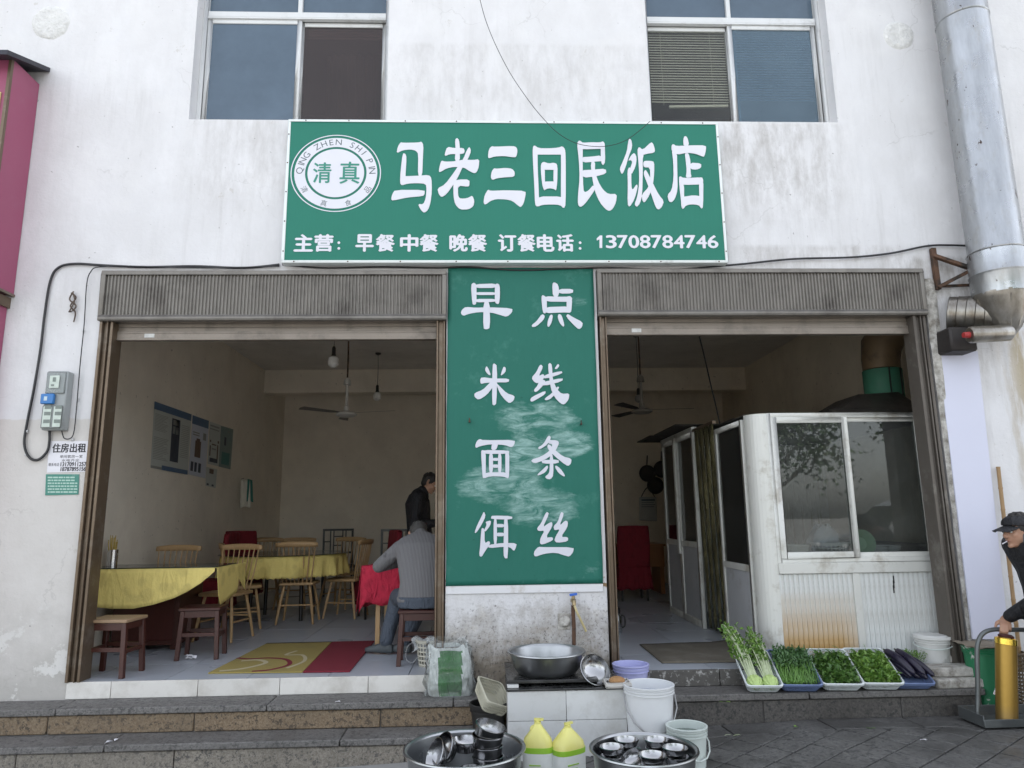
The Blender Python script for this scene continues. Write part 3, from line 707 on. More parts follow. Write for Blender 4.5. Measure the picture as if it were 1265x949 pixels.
m.build('emblem_characters', M['green_print'], sg, world=True, weld=False, kind='stuff')
# ------------------------------------------------------------------ vertical banner on the pillar
bn = thing('banner', 'tall green banner of eight white characters with chalk smears on the pillar', 'banner', (.3, -.01, .7))
c0, c1, c2, c3 = P(553.5, 331, -.012), P(732.5, 331, -.012), P(745, 721, -.012), P(550.5, 724, -.012)
bx0, bx1 = (c0.x + c3.x) / 2, (c1.x + c2.x) / 2; bz0, bz1 = (c2.z + c3.z) / 2, (c0.z + c1.z) / 2
def ban(u, v):
    x = (c0.x * v + c3.x * (1 - v)) * (1 - u) + (c1.x * v + c2.x * (1 - v)) * u; z = bz0 + (bz1 - bz0) * v
    return (x + .006 * noise.noise(Vector((u * 2, v * 7, 3))) * (1 if u in (0, 1) else 0), -.014 - .006 * abs(noise.noise(Vector((u * 3, v * 5, 1)))), z)
m = MB().grid(ban, 30, 60); m.build('cloth', M['banner'], bn, world=True, thick=.001)
MB().box(c3.x, c2.x, -.013, -.003, bz0 - .062, bz0 - .001).build('lower_border', mat('white_vinyl_edge', (.66, .66, .67), .5, var=.05, dirt=(.4, .36, .3)), bn, world=True, bevel=.003)
m = MB()
for px, py in ((580, 521), (718, 524)): q = P(px, py, -.03); m.bar(q + Vector((0, .02, 0)), q - Vector((0, .02, 0)), .012); m.bar(q, q + Vector((.0, -.0, .03)), .008)
m.build('hooks', M['rust'], bn, world=True, kind='stuff')
small = [
 ([[(145,52),(165,68),(165,200),(150,213),(135,205),(125,70)],[(310,58),(330,70),(332,150),(325,205),(308,205),(295,190),(295,75)],[(150,65),(310,60),(310,92),(150,92)],[(150,122),(310,122),(310,142),(150,142)],[(150,170),(310,170),(310,190),(150,195)],[(215,180),(258,180),(262,375),(235,388),(212,378)],[(88,225),(160,232),(240,228),(420,235),(418,265),(380,297),(340,285),(270,265),(180,262),(110,275),(70,290),(52,270),(62,245)],
   [(715,48),(748,68),(752,150),(708,155),(703,65)],[(750,98),(852,98),(850,130),(750,132)],[(635,140),(665,160),(665,260),(650,275),(635,262),(625,155)],[(640,150),(800,155),(830,148),(846,165),(840,190),(645,188)],[(805,155),(846,165),(838,268),(805,265)],[(640,228),(838,222),(838,268),(780,265),(650,272)],[(630,275),(652,290),(640,320),(590,365),(560,370),(557,355),(590,330)],[(690,280),(708,285),(700,335),(680,370),(667,362),(672,320)],[(750,275),(770,285),(790,355),(782,370),(755,340),(740,295)],[(812,275),(850,300),(920,335),(915,370),(892,387),(860,360),(800,295)],
   [(235,645),(250,665),(268,715),(245,705),(224,675)],[(358,648),(375,660),(370,690),(335,718),(345,680)],[(200,725),(290,735),(397,735),(395,762),(300,762),(230,765),(195,775),(190,745)],[(290,625),(312,645),(308,910),(290,928),(275,915),(278,640)],[(275,745),(285,790),(240,850),(180,888),(150,865),(150,838),(210,815),(255,770)],[(300,760),(330,790),(380,840),(437,858),(430,890),(400,912),(370,890),(330,840)],
   [(625,635),(638,655),(605,720),(640,700),(650,730),(600,770),(575,760),(555,730),(590,690),(610,645)],[(610,740),(650,745),(655,765),(600,825),(580,832),(572,815),(600,785)],[(655,820),(655,845),(590,885),(555,902),(545,885),(560,865)],[(685,622),(702,640),(705,740),(735,810),(770,845),(825,840),(820,885),(790,920),(765,915),(720,870),(690,800),(672,640)],[(640,712),(770,680),(775,700),(650,740)],[(625,762),(778,730),(775,755),(640,790)],[(740,790),(755,800),(700,875),(660,892),(645,880),(700,840)],[(745,628),(755,645),(735,668),(718,665)]], D),
 ([[(125,68),(150,78),(370,75),(365,110),(345,128),(300,110),(200,105),(130,118),(100,132),(95,115),(105,85)],[(210,100),(255,100),(240,145),(205,145)],[(140,145),(168,150),(168,300),(165,325),(150,343),(145,320),(135,160)],[(300,150),(330,150),(330,320),(322,343),(303,330),(303,170)],[(140,145),(330,148),(328,172),(140,172)],[(150,300),(328,298),(325,343),(290,328),(200,325),(150,343)],[(190,165),(218,165),(218,305),(190,305)],[(252,165),(276,165),(276,305),(252,305)],[(215,200),(255,200),(255,220),(215,220)],[(215,245),(255,245),(255,268),(215,268)],
   [(600,42),(620,60),(590,110),(540,142),(525,130),(565,105)],[(590,75),(660,78),(675,95),(650,150),(600,200),(520,235),(490,232),(480,212),(550,190),(610,150),(630,105),(600,100)],[(600,100),(640,140),(700,190),(760,205),(755,240),(735,257),(700,235),(640,185),(590,130)],[(550,215),(670,210),(672,238),(560,240)],[(610,175),(632,178),(635,320),(615,347),(590,345),(575,330),(600,310),(608,290)],[(590,250),(600,262),(580,300),(530,322),(522,315),(560,280)],[(650,250),(680,270),(715,320),(708,330),(670,305),(645,265)],
   [(155,567),(168,600),(140,660),(100,720),(90,712),(110,660),(140,600)],[(165,640),(205,630),(200,665),(165,710),(155,700),(175,660)],[(140,680),(160,690),(160,790),(190,770),(200,790),(165,840),(140,882),(122,875),(130,800),(135,720)],[(215,597),(350,600),(350,625),(205,622),(205,605)],[(222,610),(245,615),(245,800),(222,800)],[(295,610),(322,612),(322,890),(300,893),(290,870),(292,700)],[(240,655),(295,655),(295,678),(240,678)],[(240,715),(295,715),(295,740),(240,740)],[(180,800),(290,785),(382,788),(375,820),(362,843),(335,815),(290,812),(190,822)],
   [(590,570),(605,585),(560,680),(600,650),(625,640),(628,670),(580,750),(630,745),(632,768),(560,798),(540,790),(545,750),(575,700),(530,705),(520,685),(550,650),(575,590)],[(690,570),(708,585),(675,670),(715,630),(735,640),(730,680),(685,745),(735,745),(735,775),(660,785),(640,770),(650,740),(680,690),(640,700),(635,670),(665,640),(680,590)],[(530,812),(560,815),(775,815),(770,850),(745,880),(720,875),(650,852),(570,860),(510,882),(498,865),(505,840)]], E_)]
chars(small, ((7, 10, 6, 8), (10, 7, 9, 3)), -.021, mat('banner_white_print', (.60, .61, .67), .5, var=.06, bump=0), bn)
# ------------------------------------------------------------------ cables on the wall
def cable(name, pix, r, Ys, label, ties=None, mt=None):
    pts = [P(x, y, Y) for (x, y), Y in zip(pix, Ys if isinstance(Ys, (list, tuple)) else [Ys] * len(pix))]
    o = thing(name, label, 'cable', pts[0]); MB().tube(spline(pts, 8), r, 6).build('wire', mt or M['cable'], o, world=True)
    if ties:
        m = MB()
        for x, y in ties: q = P(x, y, -.012); m.lathe([(.011, -.006), (.013, 0), (.011, .006)], q, 8, Matrix.Rotation(R_(90), 3, 'Y'))
        m.build('clips', mat('white_clip', (.6, .6, .6), .5), o, world=True, kind='stuff')
    return o
cable('power_cable', [(345, 327), (300, 331), (240, 329), (180, 330), (130, 328), (92, 326), (72, 331), (62, 348), (55, 390), (50, 432), (42, 480), (34, 520), (30, 548), (36, 565), (47, 568), (58, 558), (61, 545), (61, 530)], .0105, -.018,
      'thick black cable looping down the wall left of the meter box', [(160, 329), (218, 330), (258, 329), (50, 425), (34, 533), (32, 562)])
cable('thin_cable', [(345, 329), (250, 331), (160, 329), (122, 330), (112, 336), (107, 352), (104, 400), (99, 450), (94, 510), (91, 535), (86, 542), (79, 541), (76, 531)], .0045, -.03,
      'thin dark wire running down from the shutter to the right side of the meter box', [(103, 409), (96, 494), (90, 543)])
cable('wall_cable', [(896, 328), (920, 326), (980, 320), (1050, 318), (1100, 313), (1145, 304), (1175, 303), (1200, 304)], .009, -.03,
      'black cable sagging along the wall from the sign to the duct', [(1000, 319), (1060, 317), (1148, 303)])
cable('hanging_wire', [(592, -4), (600, 25), (612, 55), (630, 90), (650, 120), (668, 143), (690, 165), (715, 178), (745, 181), (770, 175), (788, 163), (803, 150)], .0028, -.16,
      'thin black wire hanging down in front of the big green shop sign')
cable('wire_bundle', [(349, 327), (400, 331), (470, 330), (540, 331), (580, 330), (640, 334), (700, 332), (760, 331), (830, 333), (897, 328)], .007, -.02,
      'bundle of thin cables running along under the shop sign')
m = MB()
kn = thing('rope_knot', 'knotted scrap of brown rope hanging on the wall above the meter box', 'rope', P(90, 362, -.02))
for k, pp in enumerate(([(88, 362), (94, 368), (87, 378), (93, 386), (91, 398)], [(91, 360), (86, 370), (94, 378), (88, 385), (86, 384)], [(90, 362), (92, 372), (85, 386)])):
    m.tube(spline([P(x, y, -.02 - .008 * k) for x, y in pp], 5), .006, 6)
m.build('rope', mat('brown_rope', (.10, .075, .06), .9, var=.4), kn, world=True)
# ------------------------------------------------------------------ meter box
mb_ = thing('meter_box', 'grey electricity meter box with clear lid and blue latch on the wall', 'meter box', P(72, 531, 0))
a = P(52, 458, -.1); b = P(80, 458, -.1); c = P(78, 531, -.1); d = P(47, 531, -.1); x0, x1, z0, z1 = d.x, b.x + .02, (c.z + d.z) / 2, (a.z + b.z) / 2
mgrey = mat('grey_meter_plastic', (.30, .32, .32), .35, var=.12, dirt=(.2, .2, .18))
MB().box(x0 + .01, x1, -.085, -.001, z0, z1).build('housing', mgrey, mb_, world=True, bevel=.008)
m = MB(); w_ = x1 - x0; zm = z0 + (z1 - z0) * .42
m.box(x0 + .02, x1 - .01, -.10, -.086, zm + .09, z1 - .01); m.build('lid', glass_mat('clear_lid_plastic_upper', (.75, .78, .78), .15, .35, (.45, .48, .47)), mb_, world=True, bevel=.004); m = MB(); m.box(x0 + .015, x1 - .012, -.105, -.086, z0 + .012, zm - .005)
m.build('lid', glass_mat('clear_lid_plastic', (.75, .78, .78), .15, .35, (.45, .48, .47)), mb_, world=True, bevel=.004)
m = MB(); m.box(x0 + .05, x1 - .05, -.108, -.1005, zm + .13, z1 - .04)
m.build('meter', mat('meter_face_upper', (.52, .58, .52), .5, var=.25, scale=30), mb_, world=True, bevel=.002)
for i in range(2): m = MB(); m.box(x0 + .028 + i * w_ * .46, x0 + .02 + w_ * .40 + i * w_ * .45, -.112, -.1055, z0 + .02, zm - .015); m.build('meter', mat('meter_face', (.52, .58, .52), .5, var=.25, scale=30), mb_, world=True, bevel=.002)
m = MB()
for i in range(2):
    xa = x0 + .04 + i * w_ * .46
    for zz in (.05, .11, .16): m.box(xa, xa + w_ * .28, -.1135, -.1122, z0 + zz, z0 + zz + .028)
m.box(x0 + .075, x1 - .075, -.1095, -.1082, z1 - .09, z1 - .055); m.box(x0 + .065, x1 - .085, -.1095, -.1082, z1 - .125, z1 - .11)
m.build('display', mat('meter_window', (.16, .19, .17), .4, var=.3, scale=60), mb_, world=True, kind='stuff')
MB().box(x0 + .0, x1 - .075, -.118, -.0865, zm + .005, zm + .085).build('latch', mat('blue_latch', (.03, .17, .45), .4, var=.1), mb_, world=True, bevel=.006)
m = MB(); m.box(x0 + .03, x1 - .12, -.1205, -.1182, zm + .03, zm + .062); m.build('label_sticker', mat('pale_label', (.5, .6, .65), .5), mb_, world=True)
# ------------------------------------------------------------------ notices
M['paper'] = mat('white_paper', (.72, .71, .74), .7, var=.04)
nt_ = thing('paper_notice', 'white paper notice with black writing stuck below the meter box', 'notice', P(85, 583, -.004))
q = [P(61, 545, -.003), P(109, 545, -.003), P(107, 583, -.003), P(58, 584, -.003)]
MB().prism(q[::-1], (0, -.0015, 0)).build('sheet', M['paper'], nt_, world=True)
ink = mat('black_ink', (.02, .02, .025), .6, bump=0)
m = MB(); tbox('住房出租', 65, 548, 106, 559, .002, -.0055, m); tbox('单间套房一室', 74, 562, 102, 566, 0, -.0055, m); tbox('水电齐全', 76, 567, 98, 570.5, 0, -.0055, m)
tbox('联系电话', 60, 572, 73, 576, 0, -.0055, m); tbox('13170911257', 75, 571, 106.5, 576, .001, -.0055, m); tbox('18787895156', 75, 577, 106, 582, .001, -.0055, m)
m.build('writing', ink, nt_, world=True, weld=False, kind='stuff')
gp = thing('address_plate', 'small green printed plate stuck on the wall under the paper notice', 'plate', P(77, 612, -.004))
q = [P(57, 586, -.003), P(98, 586, -.003), P(97, 611, -.003), P(56, 612, -.003)]
MB().prism(q[::-1], (0, -.003, 0)).build('panel', mat('green_plate', (.05, .22, .17), .5, var=.1, dirt=(.35, .45, .4)), gp, world=True)
m = MB(); z = 589
for k in range(6):
    x = 59
    while x < 93:
        wd = random.uniform(2, 6); wd = min(wd, 95.5 - x); m.prism([P(x, z, -.0068), P(x + wd, z, -.0068), P(x + wd, z + 1.9, -.0068), P(x, z + 1.9, -.0068)][::-1], (0, -.0006, 0)); x += wd + .8
    z += 3.6
m.build('print_lines', mat('pale_green_print', (.38, .55, .47), .6, bump=0), gp, world=True, weld=False, kind='stuff')
# ------------------------------------------------------------------ neighbour's sign at the left edge
pinkm = mat('magenta_sign_panel', (.30, .07, .135), .5, var=.08, scale=2, dirt=(.3, .1, .16))
ns = thing('neighbour_sign', 'pink box sign of the neighbouring shop under a dark metal cap', 'sign', (-4.2, 0, 2.95))
MB().box(-6.0, -3.82, -.36, -.005, 2.97, 4.86).build('box', pinkm, ns, world=True, bevel=.004)
m = MB(); m.box(-3.835, -3.812, -.375, -.345, 2.96, 4.86); m.box(-3.835, -3.812, -.36, -.004, 2.955, 2.975); m.build('edge_trim', M['alu_brown'], ns, world=True)
MB().box(-5.98, -3.87, -.372, -.362, 3.0, 4.55).build('front_panel', mat('yellow_sign_panel', (.62, .55, .22), .45), ns, world=True)
m = MB(); m.prism([(-6.1, -.52, 4.82), (-6.1, -.002, 5.02), (-6.1, -.002, 4.98), (-6.1, -.52, 4.78)], (2.35, 0, 0)); m.build('cap', mat('dark_metal_cap', (.03, .03, .04), .5, .2), ns, world=True)
nd = thing('neighbour_door_frame', 'pink and brown frame of the neighbouring shop front below its sign', 'door frame', (-4.1, 0, -.2))
MB().box(-4.4, -3.86, -.13, -.004, -.55, 2.9).build('panel', pinkm, nd, world=True, bevel=.004)
MB().box(-6, -3.84, -.33, -.003, 2.86, 2.945).build('lintel', M['alu_brown'], nd, world=True)
MB().box(-4.38, -4.02, -.138, -.132, -.3, 2.8).build('front_panel', mat('yellow_poster', (.62, .55, .22), .45), nd, world=True)
# ------------------------------------------------------------------ exhaust duct
def steel_mat():
    t = NT('stained_galvanised_steel'); c = t.mix(t.ramp(t.noise(3, 7, .7, t.map((3, 3, .5))), .35, .7), (.33, .34, .35), (.46, .475, .49))
    c = t.mix(t.math('MULTIPLY', t.ramp(t.noise(7, 8, .75, t.map((1.5, 1.5, .8))), .52, .7), .4), c, (.30, .27, .22))
    c = t.mix(t.ramp(t.noise(16, 3, .6, t.map((1, 1, .55))), .66, .69), c, (.07, .05, .04))
    t.bump(t.noise(5, 4, .6), .25, .02); return t.fin(c, t.mr(t.noise(6, 5), .3, .7, .22, .42), .85)
M['steel_duct'] = steel_mat()
def greasy():
    t = NT('greasy_steel'); c = t.mix(t.ramp(t.noise(2.2, 6, .65, t.map((1.5, 1.5, .8))), .35, .7), (.20, .18, .15), (.46, .45, .43)); c = t.mix(t.math('MULTIPLY', t.ramp(t.noise(9, 6, .7, t.map((2, 2, .3))), .52, .68), .6), c, (.12, .09, .06)); t.bump(t.noise(4, 3), .15, .01)
    return t.fin(c, .3, .85)
M['greasy'] = greasy()
dc = thing('exhaust_duct', 'tall round galvanised kitchen exhaust duct running up the wall at the right', 'duct', (4.2, -.28, 2.4))
dx, dy, dr = (P(1157, 0, -.28).x + P(1212, 0, -.28).x) / 2 - .0, -.28, .5 * (P(1212, 0, -.28).x - P(1157, 0, -.28).x)
z = 3.03
for k, zt in enumerate((3.22, 5.35, 7.1, 9.2)):
    rr = dr + (.008 if k == 0 else 0)
    MB().lathe([(rr + .003, z), (rr + .006, z + .008), (rr, z + .02), (rr, zt - .004), (rr + .004, zt)], (dx, dy, 0), 40, wob=lambda a, z_: 1 + .006 * noise.noise(Vector((math.cos(a) * 2, math.sin(a) * 2, z_ * 1.5)))).build('pipe_section', M['steel_duct'], dc, world=True, weld=False); z = zt + .003
MB().lathe([(dr + .011, 2.86), (dr + .012, 2.87), (dr + .009, 3.02), (dr + .014, 3.03)], (dx, dy, 0), 40).build('collar', M['steel_duct'], dc, world=True, weld=False)
zc_ = 2.862; m = MB(); m.lathe([(dr + .012, zc_ + .012), (dr + .012, zc_), (dr - .002, zc_ - .04), (dr * .80, zc_ - .16), (dr * .5, zc_ - .28), (dr * .27, zc_ - .335), (.0, zc_ - .345)], (dx - .01, dy, 0), 10)
m.build('funnel', M['greasy'], dc, world=True, weld=False)
m = MB(); 
for k in range(10): a_ = 2 * math.pi * k / 10; m.bar((dx - .01 + (dr + .004) * math.cos(a_), dy + (dr + .004) * math.sin(a_), zc_ - .03), (dx - .01 + dr * .52 * math.cos(a_), dy + dr * .52 * math.sin(a_), zc_ - .275), .008, .006)
m.build('seam', M['greasy'], dc, world=True, kind='stuff')
e1 = P(1172, 388, -.02); m = MB(); c0_ = Vector((dx + .02, dy + .02, zc_ - .15)); n_ = 6
for k in range(n_):
    p_ = c0_.lerp(e1, k / n_); q_ = c0_.lerp(e1, (k + 1) / n_); ra = .16 - .003 * k; m.tube([p_, p_ + (q_ - p_) * .04, q_ - (q_ - p_) * .06, q_], [ra - .004, ra, ra, ra + .005], 22, caps=k == n_ - 1)
m.build('branch_pipe', M['greasy'], dc, world=True, weld=False)
q0 = P(1197, 414, -.36); q1 = P(1249, 411, -.36)
MB().tube([q0, q0 + (q1 - q0) * .04, q1 - (q1 - q0) * .06, q1], [.055, .066, .066, .05], 20).build('drip_can', M['greasy'], dc, world=True, weld=False)
MB().tube([q0 + Vector((-.045, 0, .0)), q0 + Vector((.0, 0, .0))], [.022, .028], 12).build('red_cap', mat('red_plastic', (.35, .03, .03), .5), dc, world=True)
MB().box(3.76, 3.98, -.2, -.003, 2.43, 2.63).build('damper_box', mat('tarry_metal', (.035, .03, .028), .6, .3, var=.4, scale=14), dc, world=True, bevel=.015)
br = thing('duct_bracket', 'rusty triangular iron bracket holding the exhaust duct to the wall', 'bracket', P(1155, 355, 0))
L = lambda x, y, Y: P(x, y, Y)
MB().bar(L(1152, 307, -.03), L(1159, 358, -.03), .04, .04).build('upright', M['rust'], br, world=True, bevel=.003)
m = MB(); m.bar(L(1153, 316, -.05), L(1206, 334, -.16), .03, .04, up=(0, 1, 0)); m.bar(L(1159, 355, -.05), L(1213, 327, -.17), .03, .035, up=(0, 1, 0)); m.build('strut', M['rust'], br, world=True, bevel=.003)
MB().bar(L(1159, 354, -.03), L(1204, 352, -.03), .02, .02).build('rail', M['rust'], br, world=True)
# ------------------------------------------------------------------ pale board and pole at the right
bd = thing('wall_board', 'pale lilac painted board leaning on the wall right of the kitchen booth', 'board', P(1200, 760, -.02))
q = [P(1159, 434, -.02), P(1208, 434, -.02), P(1247, 790, -.05), P(1202, 790, -.05)]
MB().prism(q[::-1], (0, .015, 0)).build('panel', mat('lilac_board', (.60, .61, .72), .6, var=.04, scale=3, dirt=(.25, .24, .26), dth=(.66, .8)), bd, world=True, bevel=.002)
pl = thing('bamboo_pole', 'thin brown bamboo pole leaning on the wall behind the man with the cap', 'pole', P(1262, 820, -.2))
a_, b_ = P(1233, 577, -.03), P(1262, 830, -.2); m = MB(); pts = [a_ + (b_ - a_) * k / 9 for k in range(10)]
for i in range(9): m.tube([pts[i], pts[i] + (pts[i + 1] - pts[i]) * .06, pts[i + 1] - (pts[i + 1] - pts[i]) * .06, pts[i + 1]], [.017, .0145, .0145, .017], 8)
m.build('cane', mat('bamboo', (.30, .19, .09), .6, var=.3), pl, world=True)
# ------------------------------------------------------------------ dining room (left)
def wood(name, c, s=14, st=(8, 8, .8), rough=.5, var=.3):
    t = NT(name); n = t.noise(s, 5, .6, t.map(st), 1.2); col = t.mix(n, sc3(c, 1 - var), sc3(c, 1 + var)); t.bump(n, .1, .003)
    return t.fin(col, rough)
M['chairwood'] = wood('pale_chair_wood', (.42, .27, .13)); M['redwood'] = wood('dark_red_wood', (.055, .016, .011), rough=.4)
M['wornwood'] = wood('worn_stool_top', (.30, .20, .12), st=(2, 12, 8)); M['blackwood'] = wood('black_lacquered_wood', (.012, .010, .009), rough=.35)
def fabric(name, c, s=60, var=.12, fold=.4, rough=.85, pat=None):
    t = NT(name); col = t.mix(t.noise(s, 3), sc3(c, 1 - var), sc3(c, 1 + var))
    if pat:
        v = t.n('ShaderNodeTexVoronoi'); v.feature = 'SMOOTH_F1'; v.inputs['Scale'].default_value = pat; t.l(t.tc.outputs['Object'], v.inputs['Vector'])
        col = t.mix(t.math('MULTIPLY', t.ramp(v.outputs['Distance'], .28, .42), .35), col, sc3(c, 1.5))
    wr = t.n('ShaderNodeTexNoise'); wr.inputs['Scale'].default_value = 4.5; wr.inputs['Detail'].default_value = 5; wr.inputs['Distortion'].default_value = 1.6; t.l(t.map((2.2, 1.2, .8)), wr.inputs['Vector'])
    t.bump(t.math('ADD', wr.outputs[0], t.math('MULTIPLY', t.noise(9, 4, .6), .4)), fold, .05); return t.fin(col, rough)
M['yellow'] = fabric('yellow_tablecloth', (.68, .55, .18), pat=9); M['redcloth'] = fabric('red_tablecloth', (.42, .016, .045), pat=14, fold=1.0); M['redcover'] = fabric('dark_red_cover', (.15, .006, .013), pat=13)
M['steel'] = mat('stainless_steel', (.55, .55, .56), .24, 1, var=.06, bump=.05, bscale=8)
# windsor chairs ------------------------------------------------------------
def make_chair():
    o = thing('windsor_chair', 'x', 'chair', (0, 0, 0), 0, 'pale wooden spindle back chairs in the dining room'); W = M['chairwood']
    m = MB(); m.grid(lambda u, v: ((u - .5) * (.42 - .05 * (1 - v)), (v - .5) * .40, .455 - .010 * math.sin(u * 3.14) * math.sin(v * 3.14)), 8, 8)
    m = MB(); pts = [(-.19, -.19), (.19, -.19), (.215, .12), (.18, .195), (-.18, .195), (-.215, .12)]
    m.prism([(x, y, .425) for x, y in pts], (0, 0, .032)); m.build('seat', W, o, bevel=.008)
    for sx in (-1, 1):
        for sy in (-1, 1):
            MB().tube([(sx * .14, sy * .13, .43), (sx * .175, sy * .165, .22), (sx * .205, sy * .20, 0)], [.014, .017, .0125], 8).build('leg', W, o)
        MB().tube([(sx * .18, -.165, .18), (sx * .18, .165, .18)], .009, 6).build('stretcher', W, o)
    MB().tube([(-.172, -.17, .21), (.172, -.17, .21)], .009, 6).build('stretcher', W, o)
    n = 8; proto = None
    for i in range(n):
        u = i / (n - 1) * 2 - 1
        MB().tube([(u * .155, -.17 + .012 * u * u, .45), (u * .185, -.215 + .015 * u * u, .65), (u * .205, -.262 + .03 * u * u, .875)], [.0075, .0085, .006], 6).build('spindle', W, o)
    m = MB(); m.grid(lambda u, v: ((u - .5) * .47, -.265 + .035 * (2 * u - 1) ** 2 - .008 * v, .855 + .06 * v * (1 - .25 * abs(2 * u - 1) ** 3)), 12, 2)
    m.build('crest_rail', W, o, thick=.022)
    return o
chair = make_chair()
def at(px, py, z=0.0): q = G(px, py, z); return (q.x, q.y, 0)
def atY(px, Y): return (P(px, 640, Y).x, Y, 0)
chairs = [  # location, facing, label
 (at(368, 769), 3, 'spindle back chair in the middle, its back to the doorway, before the round table'),
 (at(427, 762), 78, 'spindle back chair right of the round table, turned sideways beside the red cloth'),
 ((-2.63, 1.84, 0), 168, 'spindle back chair standing behind the hanging corner of the front yellow tablecloth'),
 ((-2.72, 2.62, 0), -72, 'spindle back chair tucked in at the left of the round table, legs showing'),
 ((-3.22, 1.78, 0), 176, 'spindle back chair behind the front glass topped table, against the left wall'),
 (atY(366, 4.35), 182, 'spindle back chair just behind the middle of the round table'),
 (atY(423, 4.3), 160, 'spindle back chair at the far right side of the round table'),
 (atY(330, 4.6), 196, 'faint spindle back chair at the far left behind the round table')]
for i, (l, r, lab) in enumerate(chairs):
    if i == 0: chair.location = l; chair.rotation_euler = (0, 0, R_(r)); chair['label'] = lab
    else: dup(chair, l, R_(r), lab)
# stools ----------------------------------------------------------------------
def make_stool():
    o = thing('wooden_stool', 'x', 'stool', (0, 0, 0), 0, 'square dark red wooden stools'); W = M['redwood']
    MB().box(-.17, .17, -.15, .15, .40, .425).build('seat', M['wornwood'], o, bevel=.005)
    for sx in (-1, 1):
        for sy in (-1, 1): MB().bar((sx * .14, sy * .12, .40), (sx * .16, sy * .138, 0), .036, .036, up=(0, 1, 0)).build('leg', W, o, bevel=.003)
        MB().box(sx * .152 - .01, sx * .152 + .01, -.11, .11, .175, .205).build('stretcher', W, o)
        MB().box(-.135, .135, sx * .131 - .01, sx * .131 + .01, .19, .22).build('stretcher', W, o)
        MB().box(-.13, .13, sx * .122 - .01, sx * .122 + .01, .345, .398).build('apron', W, o); MB().box(sx * .142 - .009, sx * .142 + .009, -.11, .11, .348, .398).build('apron', W, o)
    return o
stool = make_stool(); stool.location = (-2.90, .235, 0); stool.rotation_euler = (0, 0, R_(-4)); stool['label'] = 'dark red stool with a worn pale top just inside the left shutter rail'
s2 = dup(stool, (-2.48, .90, 0), R_(6), 'dark red stool under the hanging corner of the front yellow tablecloth')
s4 = dup(stool, (-.56, .47, 0), R_(3), 'dark red stool that the man in the grey sweater sits on')
for ch in list(s4.children) + list(s2.children):
    if ch.name.startswith('seat'): ch.data = ch.data.copy(); ch.data.materials[0] = M['redwood']
# front table -------------------------------------------------------------------
tx0, tx1, ty0, ty1, tz = -3.52, G(266, 701.5, .75).x, G(266, 701.5, .75).y, 1.42, .75
tb = thing('dining_table', 'front table with a dark glass top on a red cabinet base, by the left wall', 'table', ((tx0 + tx1) / 2, (ty0 + ty1) / 2, 0))
MB().box(tx0 + .01, tx1 - .01, ty0 + .01, ty1 - .01, tz - .03, tz - .004).build('tabletop', M['redwood'], tb, world=True, bevel=.003)
MB().box(tx0, tx1, ty0, ty1, tz + .002, tz + .010).build('glass_top', mat('dark_green_glass', (.02, .035, .03), .12, var=.1, bump=0), tb, world=True, bevel=.002)
cx0, cx1, cy0, cy1 = G(176, 803).x - .28, G(217, 803).x, G(217, 803).y, G(217, 803).y + .55
MB().box(cx0, cx1, cy0, cy1, .05, tz - .031).build('cabinet', wood('scuffed_red_cabinet', (.06, .013, .010), rough=.35), tb, world=True, bevel=.006)
MB().box(cx1 - .035, cx1 + .012, cy0 - .012, cy0 + .03, .05, tz - .032).build('corner_post', M['redwood'], tb, world=True, bevel=.004)
MB().box(cx0 - .012, cx1 + .012, cy0 - .014, cy1, .045, .085).build('plinth', M['redwood'], tb, world=True, bevel=.004)
for xx in (cx0 + .03, cx1 - .06):
    for yy in (cy0 + .01, cy1 - .07): MB().box(xx, xx + .06, yy, yy + .06, 0, .045).build('foot', M['redwood'], tb, world=True, bevel=.006)
for sx, sy in (): MB().box(sx, sx + .04, sy, sy + .04, 0, tz - .031).build('leg', M['redwood'], tb, world=True)
def drape(name, nodes, zt, mt, label, cat='tablecloth', amp=.012, freq=26, thick=.002, nu=90, scal=0, flare=.03):
    """nodes: (x, y, z of the lower edge) along the table edge"""
    m = MB(); segs = nodes
    for seg in segs:
        ns = len(seg) - 1; L_ = [0]
        for a, b in zip(seg[:-1], seg[1:]): L_.append(L_[-1] + math.hypot(b[0] - a[0], b[1] - a[1]) + .3 * abs(b[2] - a[2]))
        def fn(u, v):
            s = u * L_[-1]; i = 0
            while i < ns - 1 and s > L_[i + 1]: i += 1
            t_ = (s - L_[i]) / max(1e-6, L_[i + 1] - L_[i]); t2 = t_
            x = seg[i][0] + (seg[i + 1][0] - seg[i][0]) * t2; y = seg[i][1] + (seg[i + 1][1] - seg[i][1]) * t2; zb = seg[i][2] + (seg[i + 1][2] - seg[i][2]) * t2
            dx, dy = seg[i + 1][0] - seg[i][0], seg[i + 1][1] - seg[i][1]; dl = math.hypot(dx, dy) or 1; nx_, ny_ = dy / dl, -dx / dl
            k = 1 - v; w_ = amp * k * (math.sin(s * freq + 2 * noise.noise(Vector((s * 3, 0, 0)))) + .8 * noise.noise(Vector((s * 5, k * 3, 2)))) + flare * k * .5 + .004
            if scal: zb += scal * abs(math.sin(s * 60))
            return (x + nx_ * w_, y + ny_ * w_, zb + (zt - zb) * v)
        m.grid(fn, nu, 8)
    o = m.build(name, mt, None, origin=(segs[0][0][0], segs[0][0][1], zt), thick=thick); tag(o, label, cat); return o
zP = lambda px, py, Y: P(px, py, Y).z
yf = ty0 - .005
front = [(tx0, yf, zP(90, 748, yf))] + [(P(x, y, yf).x, yf, zP(x, y, yf)) for x, y in ((116, 750), (140, 752), (165, 752), (190, 747), (215, 739), (232, 731), (248, 721), (260, 711), (265.5, 706))]
xr = tx1 + .01
